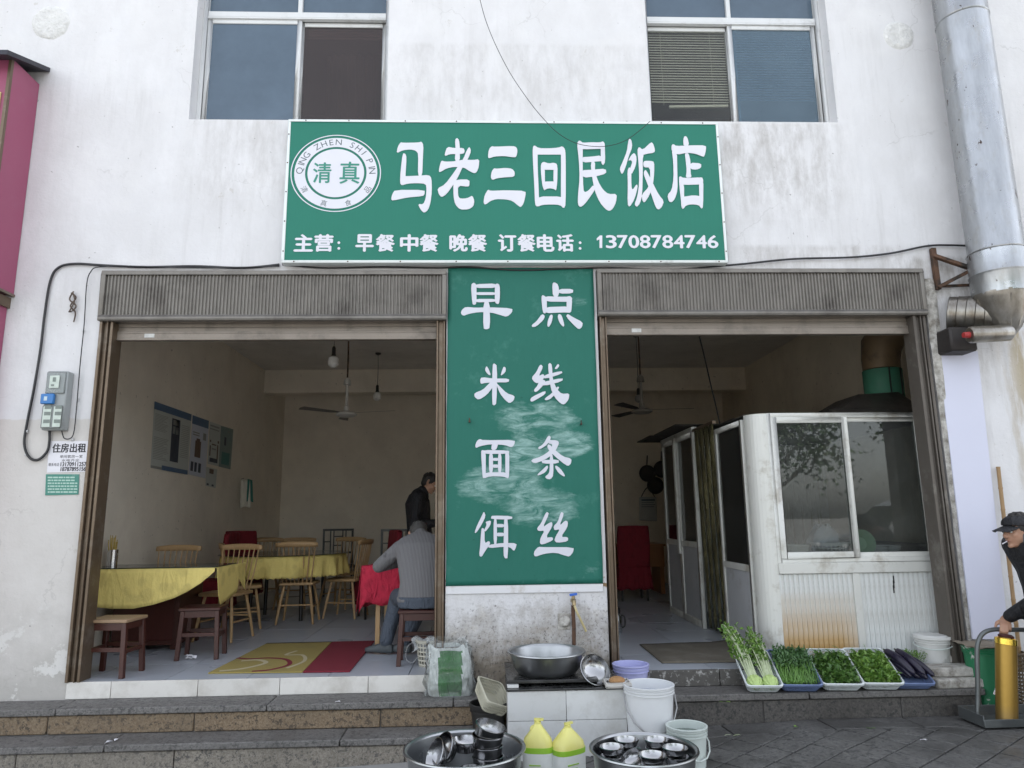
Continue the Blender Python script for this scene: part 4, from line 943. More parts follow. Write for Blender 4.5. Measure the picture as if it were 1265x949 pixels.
right = [(xr, ty0, .66)] + [(xr, PX(x, y, xr).y, PX(x, y, xr).z) for x, y in ((268, 738), (274, 748), (281, 740), (290, 731), (301, 728))] + [(xr, ty1, .62)]
right[1] = (xr, ty0 + .03, zP(268, 736, ty0)); right[2] = (xr, ty0 + .12, zP(274, 748, ty0 + .12))
right.sort(key=lambda p: p[1])
cl = drape('tablecloth', [front, right], tz + .001, M['yellow'], 'yellow cloth hanging in a curve under the dark glass top of the front table', amp=.006, freq=14, flare=.02)
cz = MB().box(tx0, tx1, ty0, ty1, tz - .003, tz + .001).build('top_layer', M['yellow'], cl, origin=None); cz.location = (-cl.location.x, -cl.location.y, -cl.location.z)
# chopstick holder
hp = G(138, 699, .76); hd = thing('chopstick_holder', 'metal cylinder holding yellow chopsticks on the front table', 'holder', (hp.x, hp.y, .76))
MB().lathe([(0, .003), (.042, .003), (.042, 0), (.045, 0), (.045, .145), (.042, .145), (.042, .006), (0, .006)], (0, 0, 0), 20).build('cylinder', M['steel'], hd)
for k in range(12):
    a = k * 2.4; r = .012 + .02 * ((k * 7) % 5) / 5
    MB().bar((r * math.cos(a), r * math.sin(a), .01), (r * 1.9 * math.cos(a), r * 1.9 * math.sin(a), .215 + .02 * ((k * 3) % 4)), .005, .005).build('chopstick', mat('chopstick_yellow', (.50, .36, .08), .6, bump=0) if k == 0 else bpy.data.materials['chopstick_yellow'], hd)
# round table ---------------------------------------------------------------------
rc = P(352, 682, 3.35); rc.z = 0; rr = .72
rt = thing('round_table', 'large round table with a black top and yellow lace edged cloth', 'table', (rc.x, rc.y, 0))
MB().lathe([(0, .72), (rr, .72), (rr, .748), (0, .748)], (0, 0, 0), 48).build('tabletop', M['blackwood'], rt, weld=False)
MB().lathe([(0, .753), (.76, .753), (.765, .757), (.76, .761), (0, .761)], (0, 0, 0), 48).build('glass_top', bpy.data.materials['dark_green_glass'], rt, weld=False)
for k in range(4):
    a = R_(45 + 90 * k); MB().tube([(.42 * math.cos(a), .42 * math.sin(a), 0), (.40 * math.cos(a), .40 * math.sin(a), .72)], .022, 10).build('leg', M['blackwood'], rt)
m = MB()
def rfn(u, v):
    a = u * 2 * math.pi; k = 1 - v; f = k * (.028 * math.sin(a * 21 + 1.5 * math.sin(a * 3)) + .02 * math.sin(a * 9))
    r = rr + .012 + .02 * k + f; return (r * math.cos(a), r * math.sin(a), .754 - k * (.235 + .012 * abs(math.sin(a * 40))))
m.grid(rfn, 320, 7); ro = m.build('tablecloth', M['yellow'], None, origin=None, thick=.002); ro.location = (rc.x, rc.y, 0); tag(ro, 'yellow scalloped cloth hanging in folds from the round table', 'tablecloth')
m = MB(); m.lathe([(rr - .06, .7495), (rr + .014, .7495), (rr + .014, .7515), (rr - .06, .7515), (rr - .06, .7495)], (0, 0, 0), 64); m.build('top_layer', M['yellow'], ro)
# red cloth table ------------------------------------------------------------------
q0 = G(456, 698.5, .73); rx0, ry0 = q0.x, q0.y; rx1, ry1 = -.02, ry0 + .75
rd = thing('square_table', 'table under the red cloth that the man in grey leans on', 'table', (rx0, ry0, 0))
MB().box(rx0, rx1, ry0, ry1, .695, .725).build('tabletop', M['blackwood'], rd, world=True)
for a, b in ((rx0 + .06, ry0 + .06), (rx1 - .1, ry0 + .06), (rx0 + .06, ry1 - .1), (rx1 - .1, ry1 - .1)): MB().box(a, a + .04, b, b + .04, 0, .694).build('leg', M['chairwood'], rd, world=True)
rcl = drape('tablecloth', [[(rx0, ry1, .50), (rx0 - .0, ry0 + .45, .46), (rx0 - .01, ry0 + .2, .42), (rx0 - .07, ry0 + .02, .30)], [(rx0 - .07, ry0 + .02, .30), (rx0 + .0, ry0 - .015, .40), (rx0 + .12, ry0 - .01, .36), (rx0 + .3, ry0 - .01, .385), (rx1, ry0 - .01, .38)]], .727, M['redcloth'],
   'bright red patterned cloth hanging from the table of the man in grey', amp=.022, freq=18, scal=.006, flare=.05)
cz = MB().box(rx0 - .004, rx1, ry0 - .004, ry1, .7255, .7295).build('top_layer', M['redcloth'], rcl); cz.location = -rcl.location
# chairs under red covers -----------------------------------------------------------
def make_cover():
    o = thing('covered_chair', 'x', 'chair', (0, 0, 0), 0, 'dining chairs under dark red covers')
    m = MB(); m.grid(lambda u, v: (( u - .5) * (.42 + .03 * math.sin(v * 3)), -.21 - .03 * v - .008 * noise.noise(Vector((u * 6, v * 8, 1))), .44 + .58 * v - .02 * (2 * u - 1) ** 4 * v), 14, 14)
    m.grid(lambda u, v: (( u - .5) * (.42 + .03 * math.sin(v * 3)), -.14 - .05 * v, .44 + .58 * v - .02 * (2 * u - 1) ** 4 * v), 14, 10)
    for sx in (-1, 1): m.grid(lambda u, v, sx=sx: (sx * .5 * (.42 + .03 * math.sin(v * 3)), -.21 - .03 * v + u * (.07 - .02 * v), .44 + .56 * v), 3, 10)
    m.grid(lambda u, v: ((u - .5) * .42, -.24 + .05 * v, 1.0 + .018 * math.sin(v * 3.14)), 10, 3)
    m.grid(lambda u, v: ((u - .5) * .44, -.2 + .42 * v, .475 - .01 * math.sin(u * 9)), 8, 6)
    m.build('back_cover', M['redcover'], o, thick=.004, weld=False)
    m = MB(); loop = [(-.22, -.22), (.22, -.22), (.22, .22), (-.22, .22)]
    def sk(u, v):
        s = u * 4; i = min(int(s), 3); t_ = s - i; a = loop[i]; b = loop[(i + 1) % 4]; x = a[0] + (b[0] - a[0]) * t_; y = a[1] + (b[1] - a[1]) * t_
        k = 1 - v; f = 1 + k * (.1 + .05 * math.sin(u * 150)); return (x * f, y * f, .47 - k * (.31 + .01 * math.sin(u * 75)))
    m.grid(sk, 300, 6); m.build('ruffle', M['redcover'], o, thick=.003)
    for sx in (-1, 1):
        for sy in (-1, 1): MB().bar((sx * .18, sy * .18, 0), (sx * .18, sy * .18, .46), .025).build('leg', M['blackwood'], o)
    return o
cv = make_cover(); cv.location = (*G(783, 742)[:2], 0); cv.location.y += .1; cv.rotation_euler = (0, 0, R_(2)); cv['label'] = 'chair under a dark red ruffled cover at the back of the right room'
dup(cv, atY(303, 4.7), R_(4), 'wide red covered chair back showing above the table left of the round table')
dup(cv, atY(266, 3.2), R_(92), 'red covered chair seen edge on beside the left wall')
dup(cv, atY(468, 3.3), R_(112), 'red covered chair behind the red cloth table')
# black lattice backed chairs ---------------------------------------------------------
def make_lattice():
    o = thing('lattice_chair', 'x', 'chair', (0, 0, 0), 0, 'black lattice back chairs'); W = M['blackwood']
    MB().box(-.24, .24, -.2, .22, .42, .46).build('seat', W, o, bevel=.004)
    for sx in (-1, 1):
        MB().box(sx * .225 - .016, sx * .225 + .016, .18, .212, 0, .419).build('leg', W, o); MB().box(sx * .225 - .016, sx * .225 + .016, -.235, -.203, 0, .975).build('leg', W, o)
    MB().box(-.242, .242, -.238, -.2, .976, 1.01).build('top_rail', W, o); MB().box(-.208, .208, -.23, -.208, .62, .65).build('lower_rail', W, o)
    for x in (-.12, -.07, .07, .12): MB().box(x - .009, x + .009, -.228, -.21, .651, .975).build('lattice_bar', W, o)
    for z in (.74, .88): MB().box(-.06, .06, -.226, -.212, z, z + .018).build('lattice_bar', W, o)
    for sx in (-1, 1): MB().box(*sorted((sx * .13, sx * .208)), -.226, -.212, .80, .818).build('lattice_bar', W, o)
    return o
lc = make_lattice(); lc.location = atY(490, 4.7); lc.rotation_euler = (0, 0, R_(182)); lc['label'] = 'black lattice back chair left of the standing man'
dup(lc, atY(420, 5.9), R_(196), 'black lattice back chair leaning among the far chairs behind the round table')
# fans and bulbs -----------------------------------------------------------------------
def fan(hx, hy, Y, phase, label, mt, ln=.62, white=True):
    h = P(hx, hy, Y); o = thing('ceiling_fan', label, 'ceiling fan', (h.x, h.y, 3.56)); z = h.z - 3.56
    rod = MB(); rod.tube([(0, 0, z + .1), (0, 0, -.01)], .011, 8); rod.build('rod', mt['rod'], o)
    MB().tube([(0, 0, z + .10), (0, 0, z + .36)], .018, 10).build('sleeve', mt['hub'], o)
    MB().lathe([(0, z + .09), (.03, z + .09), (.035, z + .03), (.08, z + .02), (.125, z + .0), (.13, z - .02), (.09, z - .04), (0, z - .045)], (0, 0, 0), 28).build('motor', mt['hub'], o)
    MB().lathe([(.05, z + .36), (.04, z + .42), (.02, z + .44), (.011, z + .45)], (0, 0, 0), 16).build('canopy', mt['hub'], o)
    MB().lathe([(.012, -.07), (.06, -.02), (.065, -.002)], (0, 0, 0), 16).build('ceiling_rose', mt['rod'], o)
    for k in range(3):
        a = phase + k * 2 * math.pi / 3; R = Matrix.Rotation(a, 3, 'Z') @ Matrix.Rotation(R_(9), 3, 'X')
        m = MB(); pr = [(.11, -.02), (.2, -.045), (ln, -.065), (ln + .02, 0), (ln, .06), (.2, .04), (.11, .02)]
        m.prism([R @ Vector((x, y, 0)) + Vector((0, 0, z + .005)) for x, y in pr], (0, 0, .003)); m.build('blade', mt['blade'], o)
    return o
mw = dict(rod=M['rust'], hub=mat('fan_white_enamel', (.5, .49, .46), .45, var=.1), blade=mat('dusty_blade', (.2, .19, .17), .6, .2))
fan(428, 511, 3.1, R_(-15), 'three bladed ceiling fan with a white hub hanging in the dining room', mw)
mg = dict(rod=M['rust'], hub=mat('grimy_fan_enamel', (.22, .2, .17), .5, var=.2), blade=mat('dark_blade', (.05, .045, .04), .6, .2))
fan(793, 507, 3.0, R_(-8), 'grimy dark ceiling fan hanging in the right room', mg)
def bulb(px, py, Y, top, s, label, mt):
    b = P(px, py, Y); o = thing('hanging_bulb', label, 'light bulb', (b.x, b.y, top)); z = b.z - top
    MB().tube(spline([(0, 0, 0), (.004, 0, z * .4), (0, 0, z + .12 * s)], 6), .004, 6).build('cord', M['cable'], o)
    MB().lathe([(.012, z + .17 * s), (.022, z + .15 * s), (.022, z + .08 * s), (.026, z + .07 * s), (.026, z + .055 * s)], (0, 0, 0), 14).build('socket', M['black'], o)
    MB().lathe([(.022, z + .055 * s), (.055 * s, z + .035 * s), (.062 * s, z - .005), (.06 * s, z - .045 * s), (.03 * s, z - .075 * s), (0, z - .08 * s)], (0, 0, 0), 20).build('glass_bulb', mt, o)
    MB().lathe([(.045, 0), (.04, -.02), (.01, -.035)], (0, 0, 0), 14).build('ceiling_rose', M['black'], o); return o
bm_ = mat('milky_bulb', (.75, .75, .72), .25, bump=0, var=.03)
bulb(412, 446, 2.3, 3.56, 1.0, 'big milky light bulb hanging on a cord in front of the dining room fan', bm_)
bulb(466, 489, 4.6, 3.56, .95, 'small light bulb hanging on a long cord behind the dining room fan', bm_)
# posters on the left wall ---------------------------------------------------------------
def onwall(pix, e=0.0): return [PX(x, y, -3.595 + e) for x, y in pix]
def poster(label, quad, blocks, base):
    q = onwall(quad); o = thing('poster', label, 'poster', q[3]); MB().prism(q, (.003, 0, 0)).build('sheet', base, o, world=True)
    def uv(u, v): a = quad[0]; b = quad[1]; c = quad[2]; d = quad[3]; return (((a[0] * (1 - u) + b[0] * u) * (1 - v) + (d[0] * (1 - u) + c[0] * u) * v), ((a[1] * (1 - u) + b[1] * u) * (1 - v) + (d[1] * (1 - u) + c[1] * u) * v))
    for nm in dict.fromkeys(b[4] for b in blocks):
        m = MB()
        for u0, v0, u1, v1, mm in blocks:
            if mm == nm: m.prism(onwall([uv(u0, v0), uv(u1, v0), uv(u1, v1), uv(u0, v1)], .004), (.0012, 0, 0))
        m.build('print', M[nm], o, world=True, weld=False, kind='stuff' if sum(b[4] == nm for b in blocks) > 1 else None)
M['pb'] = mat('poster_blue', (.08, .14, .24), .5, bump=0); M['pd'] = mat('poster_dark', (.035, .045, .07), .5, bump=0); M['pg'] = mat('poster_grey', (.28, .29, .27), .6, bump=0); M['pt'] = mat('poster_teal', (.06, .2, .18), .5, bump=0); M['pr'] = mat('poster_brown', (.12, .07, .05), .5, bump=0)
base = mat('poster_paper', (.50, .53, .50), .6, var=.06, bump=0); base2 = mat('poster_paper_grey', (.55, .58, .66), .6, var=.06, bump=0); base3 = mat('poster_paper_green', (.22, .29, .28), .6, var=.1, bump=0)
ln = [(.04, .17 + .022 * k, .04 + random.uniform(.2, .40), .177 + .022 * k, 'pg') for k in range(12)] + [(.04, .52 + .025 * k, .05 + random.uniform(.25, .40), .528 + .025 * k, 'pg') for k in range(14)] + [(.76, .22 + .03 * k, .97, .228 + .03 * k, 'pg') for k in range(18)]
poster('large blue headed information poster on the left wall, widest of the row', [(191, 496), (236.5, 512), (231.5, 586.5), (186, 578)], [(0, 0, 1, .11, 'pb'), (.5, .16, .72, .84, 'pd'), (.53, .18, .69, .26, 'pg'), (.53, .28, .6, .4, 'pg'), (.62, .28, .69, .4, 'pg'), (.3, .93, 1, 1, 'pb'), (0, .96, .3, 1, 'pg')] + ln, base)
poster('narrow grey poster with a round dark picture beside the large blue poster', [(238, 513), (258, 520), (253.5, 591), (232.5, 586)], [(0, 0, 1, .14, 'pb'), (.28, .40, .62, .68, 'pr'), (.34, .36, .55, .40, 'pr'), (.72, .24, .9, .36, 'pg'), (.1, .77, .25, .93, 'pd'), (.32, .77, .46, .93, 'pd'), (.55, .77, .7, .93, 'pd'), (.1, .26, .5, .28, 'pg'), (.1, .3, .5, .32, 'pg')], base2)
poster('pale poster of red and dark figures between the grey poster and the dark green one', [(259.5, 521), (272.5, 525.5), (269.5, 576), (256.5, 573)], [(.05, .06, .9, .1, 'pg'), (.05, .14, .9, .17, 'pg'), (.1, .55, .2, .8, 'pr'), (.1, .42, .2, .47, 'pr'), (.8, .5, .9, .85, 'pr'), (.82, .4, .95, .46, 'pr'), (.15, .84, .9, .94, 'pd'), (.3, .5, .7, .53, 'pr'), (.3, .6, .7, .64, 'pg')], base)
poster('dark green poster at the right end of the row on the left wall', [(273, 526), (288, 530.5), (284.5, 580), (270, 576.5)], [(.35, .25, .5, .45, 'pd'), (.2, .62, .85, .92, 'pt'), (.55, .08, .75, .12, 'pg')], base3)
poster('small torn paper below the row of posters', [(255, 577), (268, 580), (266, 603), (254, 600)], [(.3, .05, .7, .3, 'pr'), (.1, .85, .3, .95, 'pd'), (.6, .85, .8, .95, 'pd')], base)
# cloth hanging on a nail
wc = PX(298, 592, -3.58); tw = thing('hanging_towel', 'white and green towel hanging from a nail on the left wall', 'towel', wc)
for nm, off, c, w0, l0 in (('green_layer', -.0, (.05, .18, .15), .12, .32), ('white_layer', .04, (.62, .60, .52), .13, .40)):
    MB().grid(lambda u, v: (.03 + (u * w0 * (.7 + .3 * v)) + (.0 if nm[0] == 'w' else .03), (u - .5) * w0 * .8 + .012 * math.sin(u * 9 + v * 2) - off, .0 - v * l0 - .03 * abs(u - .5)), 16, 8).build(nm, fabric('towel_' + nm, c), tw, thick=.006)
MB().tube([(0, 0, .0), (.04, 0, .012)], .004, 6).build('nail', M['rust'], tw)
# rug ----------------------------------------------------------------------------------------
ra, rb, rcn, rdn = G(257, 833), G(330, 796), G(463, 793), G(432, 831)
rg = thing('rug', 'gold rug with a dark red end band and winding red line inside the left door', 'rug', (ra.x, ra.y, 0))
t = NT('gold_rug_pile'); c_ = t.mix(t.noise(120, 3), (.24, .185, .05), (.38, .30, .095)); c_ = t.mix(t.math('MULTIPLY', t.ramp(t.noise(3, 6, .7), .5, .7), .4), c_, (.2, .17, .08)); t.bump(t.noise(200, 2), .6, .004); gold = t.fin(c_, .95)
t = NT('red_rug_pile'); c_ = t.mix(t.noise(120, 3), (.14, .008, .02), (.21, .015, .03)); t.bump(t.noise(200, 2), .6, .004); redp = t.fin(c_, .95)
def rq(u, v): p = ra + (rdn - ra) * u; q = rb + (rcn - rb) * u; return p + (q - p) * v
def rpoly(mb, pts, z0, h): mb.prism([rq(u, v) + Vector((0, 0, z0)) for u, v in pts], (0, 0, h))
m = MB(); rpoly(m, [(0, 0), (.667, 0), (.60, 1), (0, 1)], .002, .010); m.build('gold_field', gold, rg, world=True, bevel=.002)
m = MB(); rpoly(m, [(.67, 0), (1, 0), (1, 1), (.603, 1)], .002, .010); m.build('red_band', redp, rg, world=True, bevel=.002)
def ribbon(mb, pts, w_, z0):
    pts = spline([Vector((a, b, 0)) for a, b in pts], 8); L1 = []; L2 = []
    for i, p in enumerate(pts):
        d = (pts[min(i + 1, len(pts) - 1)] - pts[max(i - 1, 0)]).normalized(); n_ = Vector((-d.y, d.x, 0)) * w_ / 2; L1.append(p + n_); L2.append(p - n_)
    v = [rq(q.x, q.y) + Vector((0, 0, z0)) for q in L1 + L2]; n_ = len(L1)
    mb.add(v, [(i, i + 1, n_ + i + 1, n_ + i) for i in range(n_ - 1)])
m = MB(); ribbon(m, [(.30, .02), (.42, .06), (.5, .2), (.42, .36), (.26, .42), (.12, .40), (.0, .44)], .035, .0128); m.build('red_line', redp, rg, world=True)
cream = mat('cream_rug_pile', (.48, .42, .27), .95)
m = MB(); ribbon(m, [(.06, .04), (.2, .1), (.3, .26), (.2, .36), (.08, .34)], .035, .0126); m.build('cream_line', cream, rg, world=True)
m = MB(); ribbon(m, [(.52, .1), (.58, .3), (.50, .5), (.36, .52), (.4, .66)], .028, .0126); m.build('cream_curl', cream, rg, world=True)
m = MB(); ribbon(m, [(.0, .985), (.6, .985)], .03, .0126); m.build('dark_edge', M['blackwood'], rg, world=True)
sc_ = G(235, 815); m = MB()
for k in range(14):
    a = random.random() * 6.3; r = random.random() * .05; q = Vector((sc_.x + r * math.cos(a) * 1.3, sc_.y + r * math.sin(a), .012 + random.random() * .02))
    m.add([q + Vector((random.uniform(-.022, .022), random.uniform(-.02, .02), random.uniform(-.01, .018))) for _ in range(4)], [(0, 1, 2, 3)])
tag(m.build('crumpled_tissue', M['paper'], None, origin=(sc_.x, sc_.y, 0), weld=False, thick=.001), 'small crumpled white tissue lying on the grey floor tiles', 'tissue')
# basket with a bag by the right rail of the left door ------------------------------------------
bq = G(528, 826); bk = thing('plastic_basket', 'small white perforated plastic basket beside the right rail of the left door', 'basket', (bq.x + .01, bq.y + .12, 0))
def basket(par, r0, r1, h, mt, n=22, rows=6):
    m = MB(); m.lathe([(0, .004), (r0, .004), (r0, 0), (0, 0)], (0, 0, 0), n)
    for k in range(n): a = 2 * math.pi * k / n; m.bar((r0 * math.cos(a), r0 * math.sin(a), 0), (r1 * math.cos(a), r1 * math.sin(a), h), .008, .004, up=(math.cos(a), math.sin(a), 0))
    for j in range(rows): z = h * (j + .5) / rows; r = r0 + (r1 - r0) * z / h; m.lathe([(r - .002, z - .005), (r + .003, z - .005), (r + .003, z + .005), (r - .002, z + .005), (r - .002, z - .005)], (0, 0, 0), n)
    m.build('mesh_side', mt, par, kind='stuff')
    m = MB(); m.lathe([(r1 - .004, h - .012), (r1 + .008, h - .012), (r1 + .01, h), (r1 - .004, h + .004), (r1 - .004, h - .012)], (0, 0, 0), n); m.build('rim', mt, par)
basket(bk, .085, .115, .20, mat('ivory_plastic', (.50, .48, .40), .5, var=.1))
bagm = glass_mat('clear_bag_plastic', (.93, .94, .94), .18, .25, (.6, .62, .62), 1.4, .25)
pb = thing('plastic_bag', 'thin clear plastic bag draped over the white basket', 'bag', (bq.x, bq.y + .05, .2))
m = MB(); m.grid(lambda u, v: (-.125 + .24 * u - .015 * math.sin(v * 7), -.03 - .04 * v * (1 + .3 * math.sin(u * 17)) + .07, .02 - .1 * v + .012 * math.sin(u * 13 + v * 5)), 20, 10); m.build('film', bagm, pb, thick=.001)
m = MB(); m.tube(spline([(-.1, .0, .0), (-.16, -.02, -.04), (-.17, -.02, -.13), (-.12, -.03, -.16), (-.08, -.03, -.12)], 6), .008, 6, flat=.3); m.build('handle', bagm, pb)
# ------------------------------------------------------------------ kitchen booth in the right doorway
def booth_mat(rust=False):
    t = NT('rusty_white_panel' if rust else 'stained_white_panel'); gg = t.n('ShaderNodeNewGeometry'); ss = t.n('ShaderNodeSeparateXYZ'); t.l(gg.outputs['Position'], ss.inputs[0]); X, Y, Z = ss.outputs
    c = t.mix(t.noise(2.5, 6, .6), (.60, .62, .60), (.72, .73, .71))
    c = t.mix(t.math('MULTIPLY', t.ramp(t.noise(5, 8, .75, t.map((2, 2, .4))), .48, .66), .65), c, (.30, .27, .22))
    c = t.mix(t.math('MULTIPLY', t.ramp(t.noise(30, 3, .6, t.map((1.4, 1, .35))), .68, .73), .8), c, (.12, .1, .08))
    c = t.mix(t.math('MULTIPLY', t.math('MULTIPLY', t.ramp(t.noise(6, 5, .6, t.map((4, 1, .35), loc=(2, 0, 0))), .54, .62), t.mr(Z, .45, .62)), .75), c, (.20, .17, .13))
    if rust:
        f = t.mr(t.math('ADD', Z, t.mr(t.noise(2.2, 7, .7, t.map((1, 1, .35))), .3, .7, -.34, .34)), .50, .06)
        f = t.math('MULTIPLY', f, t.mr(X, 3.25, 2.85))
        c = t.mix(f, c, t.mix(t.noise(7, 6, .7, t.map((1, 1, .4))), (.30, .14, .035), (.60, .42, .18)))
        c = t.mix(t.math('MULTIPLY', t.ramp(t.noise(6, 7, .7, t.map((2.5, 1, .25))), .5, .66), .5), c, (.36, .30, .2))
    t.bump(t.noise(25, 4), .15, .003); return t.fin(c, .4)
M['bpan'] = booth_mat(); M['brust'] = booth_mat(True)
M['balu'] = mat('greasy_white_aluminium', (.62, .62, .58), .38, .1, var=.08, scale=4, dirt=(.26, .22, .16), dth=(.52, .72), stretch=(1, 1, .4), bump=.1)
BY = .25
bo = thing('kitchen_booth', 'white aluminium and glass kitchen booth filling the right side of the right doorway', 'kitchen booth', (3.0, BY, 0))
pz = lambda y: P(1040, y, BY).z
zt, zg1, zg0, zs1, zs0 = pz(510), pz(522), pz(686), pz(690), pz(708)
xa, xm0, xm1, xb = 2.375, P(1047, 600, BY).x, P(1057, 600, BY).x, 3.735
xm0 = P(1053, 600, BY).x - .05; xm1 = xm0 + .055
m = MB(); pr = []
for k in range(9): a = R_(180 + 90 * k / 8); pr.append((xa + .145 * math.cos(a), BY + .145 + .145 * math.sin(a)))
m.prism([Vector((x, y, 0)) for x, y in pr + [(xa, BY + .0), (xa, BY + .03), (xa - .10, BY + .16)]], (0, 0, zt - .001)); 
for p in range(1): pass
m.build('corner_post', M['balu'], bo, world=True)
m = MB(); m.box(xa - .14, xb + .02, BY + .15, BY + .5, zt - .0, zt + .008); m.build('top_board', mat('dark_sooty_board', (.04, .035, .03), .8, var=.4), bo, world=True)
def fr(name, x0, x1, z0, z1, y0, y1, t, mt=None, tb_=None):
    tb_ = tb_ or t; m = MB(); m.box(x0, x0 + t, y0, y1, z0, z1); m.box(x1 - t, x1, y0, y1, z0, z1); m.box(x0 + t, x1 - t, y0, y1, z1 - tb_, z1); m.box(x0 + t, x1 - t, y0, y1, z0, z0 + tb_)
    return m.build(name, mt or M['balu'], bo, world=True, bevel=.003)
fr('outer_frame', xa, xb, zs1 - .03, zt, BY, BY + .08, .035, tb_=.04)
s1 = fr('sash', xa + .03, xm1, zg0 - .02, zt - .035, BY - .012, BY + .02, .05)
s2 = fr('sash', xm0 + .01, xb - .03, zg0 - .02, zt - .035, BY + .024, BY + .054, .04)
MB().box(xa + .078, xm1 - .048, BY + .002, BY + .007, zg0 + .028, zt - .083).build('pane', M['glass'], bo, world=True)
MB().box(xm1 + .002, xb - .068, BY + .036, BY + .041, zg0 + .018, zt - .073).build('pane', M['glass'], bo, world=True)
MB().box(xa, xb, BY - .02, BY + .07, zs0, zs1 - .031).build('sill_rail', M['balu'], bo, world=True, bevel=.004)
xmid = P(1061, 750, BY).x - .03
def beads(x0, x1, z0, z1, mt):
    m = MB(); n = max(2, int((x1 - x0) / .04)); w_ = (x1 - x0) / n
    for k in range(n):
        a = x0 + k * w_; m.prism([(a + .002, BY + .03, z0), (a + .002, BY + .006, z0), (a + .006, BY, z0), (a + w_ - .006, BY, z0), (a + w_ - .002, BY + .006, z0), (a + w_ - .002, BY + .03, z0)], (0, 0, z1 - z0)) if 0 else shared_strip(a, w_, z0, z1, mt)
    return m
_strip = {}
def shared_strip(a, w_, z0, z1, mt):
    k = (round(w_, 4), mt.name)
    if k not in _strip:
        o = MB().box(.0007, w_ - .0007, 0, .02, 0, z1 - z0).build('panel_strip', mt, bo, bevel=.002); _strip[k] = o
    else: o = shared('panel_strip', _strip[k], (0, 0, 0), bo)
    o.location = (a - bo.location.x, 0.0, z0)
beads(xa + .0, xmid, .02, zs0 - .002, M['brust']); beads(xmid + .06, xb - .03, .02, zs0 - .002, M['bpan'])
for a, b in ((xmid, xmid + .06), (xb - .03, xb)): MB().box(a, b, BY - .012, BY + .03, .0, zs0 - .001).build('stile', M['balu'], bo, world=True, bevel=.003)
MB().box(xa, xb, BY + .021, BY + .05, 0, zs0 - .003).build('inner_panel', M['bpan'], bo, world=True)
# rivets, slot, damaged bits
m = MB()
for px, py in ((1104, 716), (1104, 722), (1104, 728)): q = P(px, py, BY - .001); m.box(q.x - .005, q.x + .005, BY - .002, BY + .002, q.z - .03, q.z + .03)
m.build('slot', M['black'], bo, world=True, kind='stuff')
# left side of the booth (plane facing the passage)
SX = 2.215; y0, y1 = .43, 1.17; zsd = PX(925, 700, SX).z
def side(par, y0, y1, zt_, zmid, t, x=SX, glass=True):
    m = MB(); m.box(x, x + .04, y0, y0 + t, 0, zt_); m.box(x, x + .04, y1 - t, y1, 0, zt_); m.box(x, x + .04, y0 + t, y1 - t, zt_ - t, zt_); m.box(x, x + .04, y0 + t, y1 - t, zmid - t, zmid + .01); m.box(x, x + .04, y0 + t, y1 - t, 0, .07)
    m.build('frame', M['balu'], par, world=True, bevel=.003)
    MB().box(x + .015, x + .02, y0 + t, y1 - t, zmid + .01, zt_ - t).build('pane', M['glass'], par, world=True)
    MB().box(x + .012, x + .024, y0 + t, y1 - t, .07, zmid - t).build('lower_panel', mat('grey_panel', (.42, .43, .45), .5, var=.08, dirt=(.25, .24, .22)), par, world=True)
side(bo, y0, y1, zt - .03, zsd, .045)
# partition further in
pt = thing('glass_partition', 'long aluminium and glass partition with two doors deeper in the right room', 'partition', (SX, 2.4, 0))
ztp = PX(845, 535, SX).z
side(pt, 1.92, 2.62, ztp - .02, .86, .05); side(pt, 2.622, 3.28, ztp - .02, .86, .05)
MB().box(SX - .03, SX - .002, 2.58, 2.64, .72, ztp - .02).build('door_edge', M['balu'], pt, world=True, bevel=.003)
MB().box(SX - .004, SX + .05, 1.9, 3.3, ztp - .018, ztp + .03).build('head_rail', M['balu'], pt, world=True)
MB().box(SX + .05, 4.29, 3.26, 3.3, 0, ztp).build('end_wall', M['bpan'], pt, world=True)
MB().box(SX + .06, 4.29, .76, 3.3, zt + .02, zt + .03).build('roof_sheet', bpy.data.materials['dark_sooty_board'], pt, world=True)
bdm = bpy.data.materials['dark_sooty_board']
tag(MB().box(SX - .18, SX + .5, 1.9, 2.9, 0, .012).build('loose_board', bdm, None, origin=(0, 0, 0)), 'flat dark board lying on top of the glass partition, sticking out over the passage', 'board').location = (0, 0, ztp + .047)
tag(MB().box(SX - .22, SX + .4, 2.95, 3.7, 0, .012).build('loose_board', bdm, None, origin=(0, 0, 0)), 'thin dark board on the far end of the glass partition', 'board').location = (0, 0, ztp + .047)
# plastic strip curtain
cu = thing('strip_curtain', 'yellowish translucent plastic strip curtain beside the booth door', 'curtain', (SX, 1.3, 1.9))
pm = glass_mat('yellowed_strip_plastic', (.50, .48, .36), .2, .05, (.26, .235, .12), 1.45, .75)
for k in range(8):
    m = MB(); yy = 1.20 + k * .083
    m.grid(lambda u, v, yy=yy, k=k: (SX + .0 + .02 * (k % 2) + .008 * math.sin(u * 9 + v * 2) + .03 * (1 - v), yy + u * .085 + .02 * (1 - v), .03 + (ztp - .06) * v), 6, 14)
    m.build('strip', pm, cu, world=True, thick=.003)
MB().box(SX - .005, SX + .03, 1.18, 1.89, ztp - .03, ztp + .0).build('rail', M['alu_brown'], cu, world=True)
